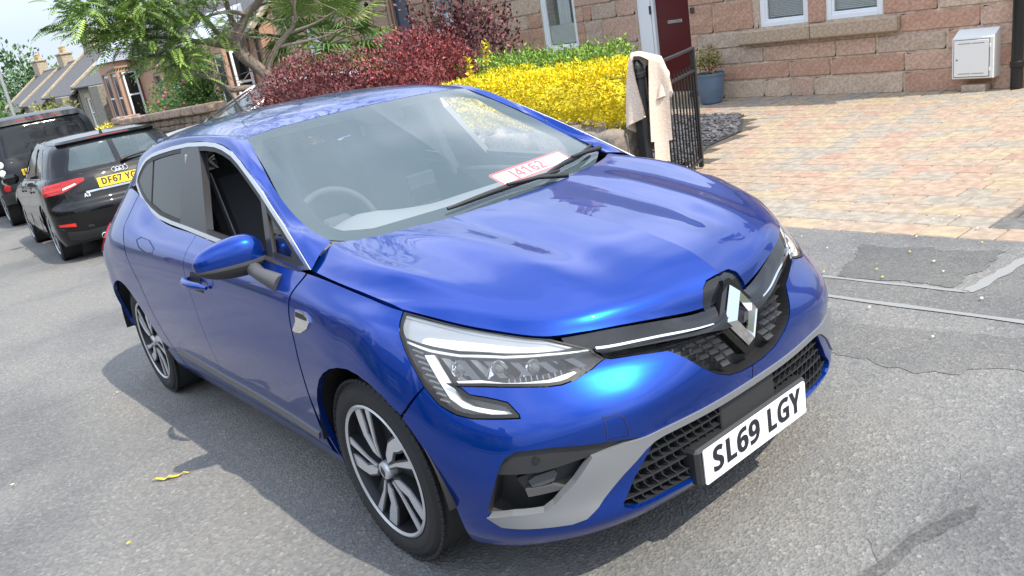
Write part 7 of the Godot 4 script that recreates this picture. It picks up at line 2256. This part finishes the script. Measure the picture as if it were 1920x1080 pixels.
func drive() -> void:
	# block paving laid in rows along the house, three lengths of block in mixed tones
	setting("drive_bed", sheet(2.87, 8.8, -8.0, 3.0, -.012, .5), M.sand)
	var d := Node3D.new()
	d.name = "drive"
	add_child(d)
	d.set_meta("kind", "structure")
	var tones := [M.paver_buff, M.paver_buff, M.paver_rose, M.paver_rose, M.paver_grey, M.paver_mix, M.paver_mix, M.paver_red]
	var lens := [.19, .225, .235, .28]
	var shapes := {}
	for l in lens + [.12]:
		shapes[l] = paver(l, .228)
	var blocks := []
	var x := 2.89
	var row := 0
	while x < 8.72:
		var z := 1.9 - rng.randf() * .2
		while z > -7.6:
			var l: float = lens[rng.randi() % 4]
			var zc := z - l / 2
			z -= l + .010
			var c := Vector2(x + .114, zc)
			if in_bed(c):
				continue
			var m: Material = tones[rng.randi() % tones.size()]
			if row == 0:
				m = [M.paver_rose, M.paver_buff, M.paver_mix][rng.randi() % 3]
			elif row == 1:
				m = M.paver_grey
			elif absf(zc + 2.06) < .13:
				m = M.paver_grey                                   # a grey band runs up the drive
				if row < 7:
					m = M.paver_mix
			elif row > 21:
				m = [M.paver_buff, M.paver_grey][rng.randi() % 2]
			blocks.append([c, l, m])
		x += .238
		row += 1
	blocks.sort_custom(func(a, b): return a[0].distance_squared_to(Vector2(-1.8, 2.1)) < b[0].distance_squared_to(Vector2(-1.8, 2.1)))
	var shown := 0
	var rest := {}
	for b in blocks:
		var c: Vector2 = b[0]
		var xf := Transform3D(Basis.from_euler(Vector3(rng.randf_range(-.006, .006) - FALL * .5, rng.randf_range(-.012, .012), rng.randf_range(-.006, .006))), Vector3(c.x, ground(c.x, c.y) + rng.randf_range(-.002, .002), c.y))
		# right of this line lies outside the picture
		if shown < 300 and c.y < .70 - (c.x - 2.8) * .36 and c.y > -1.7 - (c.x - 2.9) * .8:
			shared("paver", shapes[b[1]], b[2], d, xf)
			shown += 1
		else:
			var mb: MB = rest.get(b[2], MB.new())
			rest[b[2]] = mb
			mb.box(xf * moved(0, -.03, 0), Vector3(.226, .06, b[1] - .002), .006)
	for m in rest:
		var o := part("pavers", rest[m], m, d)
		o.set_meta("kind", "stuff")
	# slate bed with a paved edge
	setting("slate_bed", patch([4.75, -3.25, 5.66, -3.66, 6.43, -3.77, 7.52, -4.49, 7.55, -6.9, 4.75, -6.9], .0), M.slate_dark)
	var chip := MB.new().prism(loop([-.024, -.012, .004, -.02, .026, -.006, .02, .014, -.01, .018]), .006, Transform3D(Basis(Vector3.RIGHT, -PI / 2), Vector3.ZERO)).mesh()
	chip.surface_set_material(0, M.slate_chip)
	var mm := MultiMesh.new()
	mm.transform_format = MultiMesh.TRANSFORM_3D
	mm.use_colors = true
	mm.mesh = chip
	mm.instance_count = 5200
	var bed := loop([4.78, -3.3, 5.66, -3.70, 6.41, -3.82, 7.48, -4.53, 7.5, -6.8, 4.78, -6.8])
	var n := 0
	while n < mm.instance_count:
		var p := Vector2(rng.randf_range(4.75, 7.5), rng.randf_range(-6.8, -3.3))
		if not Geometry2D.is_point_in_polygon(p, bed):
			continue
		var s := rng.randf_range(.7, 1.7)
		mm.set_instance_transform(n, Transform3D(Basis.from_euler(Vector3(rng.randf_range(-.5, .5), rng.randf() * TAU, rng.randf_range(-.5, .5))).scaled(Vector3.ONE * s), Vector3(p.x, ground(p.x, p.y) + rng.randf_range(.004, .02), p.y)))
		var g := rng.randf_range(.035, .13)
		mm.set_instance_color(n, Color(g * 1.02, g * .98, g * 1.05))
		n += 1
	var mi := MultiMeshInstance3D.new()
	mi.name = "slate_chippings"
	mi.multimesh = mm
	mi.set_meta("kind", "stuff")
	mi.set_meta("label", "dark slate chippings in the bed behind the gate")
	mi.set_meta("category", "slate chips")
	add_child(mi)

func in_bed(c: Vector2) -> bool:
	return c.x > 4.7 and c.x < 7.5 and c.y < -3.35 - maxf(0, c.x - 5.2) * .27 - maxf(0, c.x - 6.43) * .4 or c.x < 5.0 and c.y < -3.1 or c.x < 7.4 and c.y < -4.6

func paver(l: float, w: float) -> ArrayMesh:
	var mb := MB.new()
	mb.box(moved(0, -.03, 0), Vector3(w - .001, .06, l - .001), .009)
	return mb.mesh()

func litter() -> void:
	# a yellow leaf strip by the car and pale petals blown about
	var leaf := MB.new()
	var pts := []
	for k in 9:
		var t := k / 8.0
		pts.append(Vector3((t - .5) * .16, .004 + .012 * sin(t * 9.0) * sin(t * 9.0), sin(t * 4.0) * .012))
	for k in 8:
		var w := .007 * sin(PI * (k + .5) / 8.0) + .003
		leaf.face([pts[k] + Vector3(0, 0, w), pts[k + 1] + Vector3(0, 0, w), pts[k + 1] - Vector3(0, 0, w), pts[k] - Vector3(0, 0, w)], Vector3.UP)
	var at := Vector3(-1.19, 0, -1.40)
	single("yellow_leaf", leaf, M.leaf_yellow, "long curled yellow leaf lying on the road beside the blue car", "leaf", turned(-36, at + Vector3(0, at.z * FALL + .002, 0)))
	var petal := MB.new().lathe([[.001, .004], [.006, .0045], [.0075, .001]], 7, Transform3D()).mesh()
	for k in 46:
		var p := Vector2(rng.randf_range(-1.9, 2.8), rng.randf_range(-3.0, 1.6))
		if k > 18:
			p = Vector2(rng.randf_range(1.3, 3.6), rng.randf_range(-.9, 1.1))
		if p.x > -.95 and p.x < 1.0 and p.y < .9:
			continue
		if p.x > 2.8 and p.y > .5:
			continue
		var o := shared(numbered("fallen_petal"), petal, M.petal if k % 3 else M.leaf_yellow, self, Transform3D(Basis(Vector3.UP, rng.randf() * 6).scaled(Vector3(rng.randf_range(.7, 1.5), 1, rng.randf_range(.5, 1.0))), Vector3(p.x, ground(p.x, p.y) + .014, p.y)))
		o.set_meta("label", "tiny pale petal fallen on the tarmac or paving")
		o.set_meta("category", "petal")
		o.set_meta("group", "fallen petals on the ground")
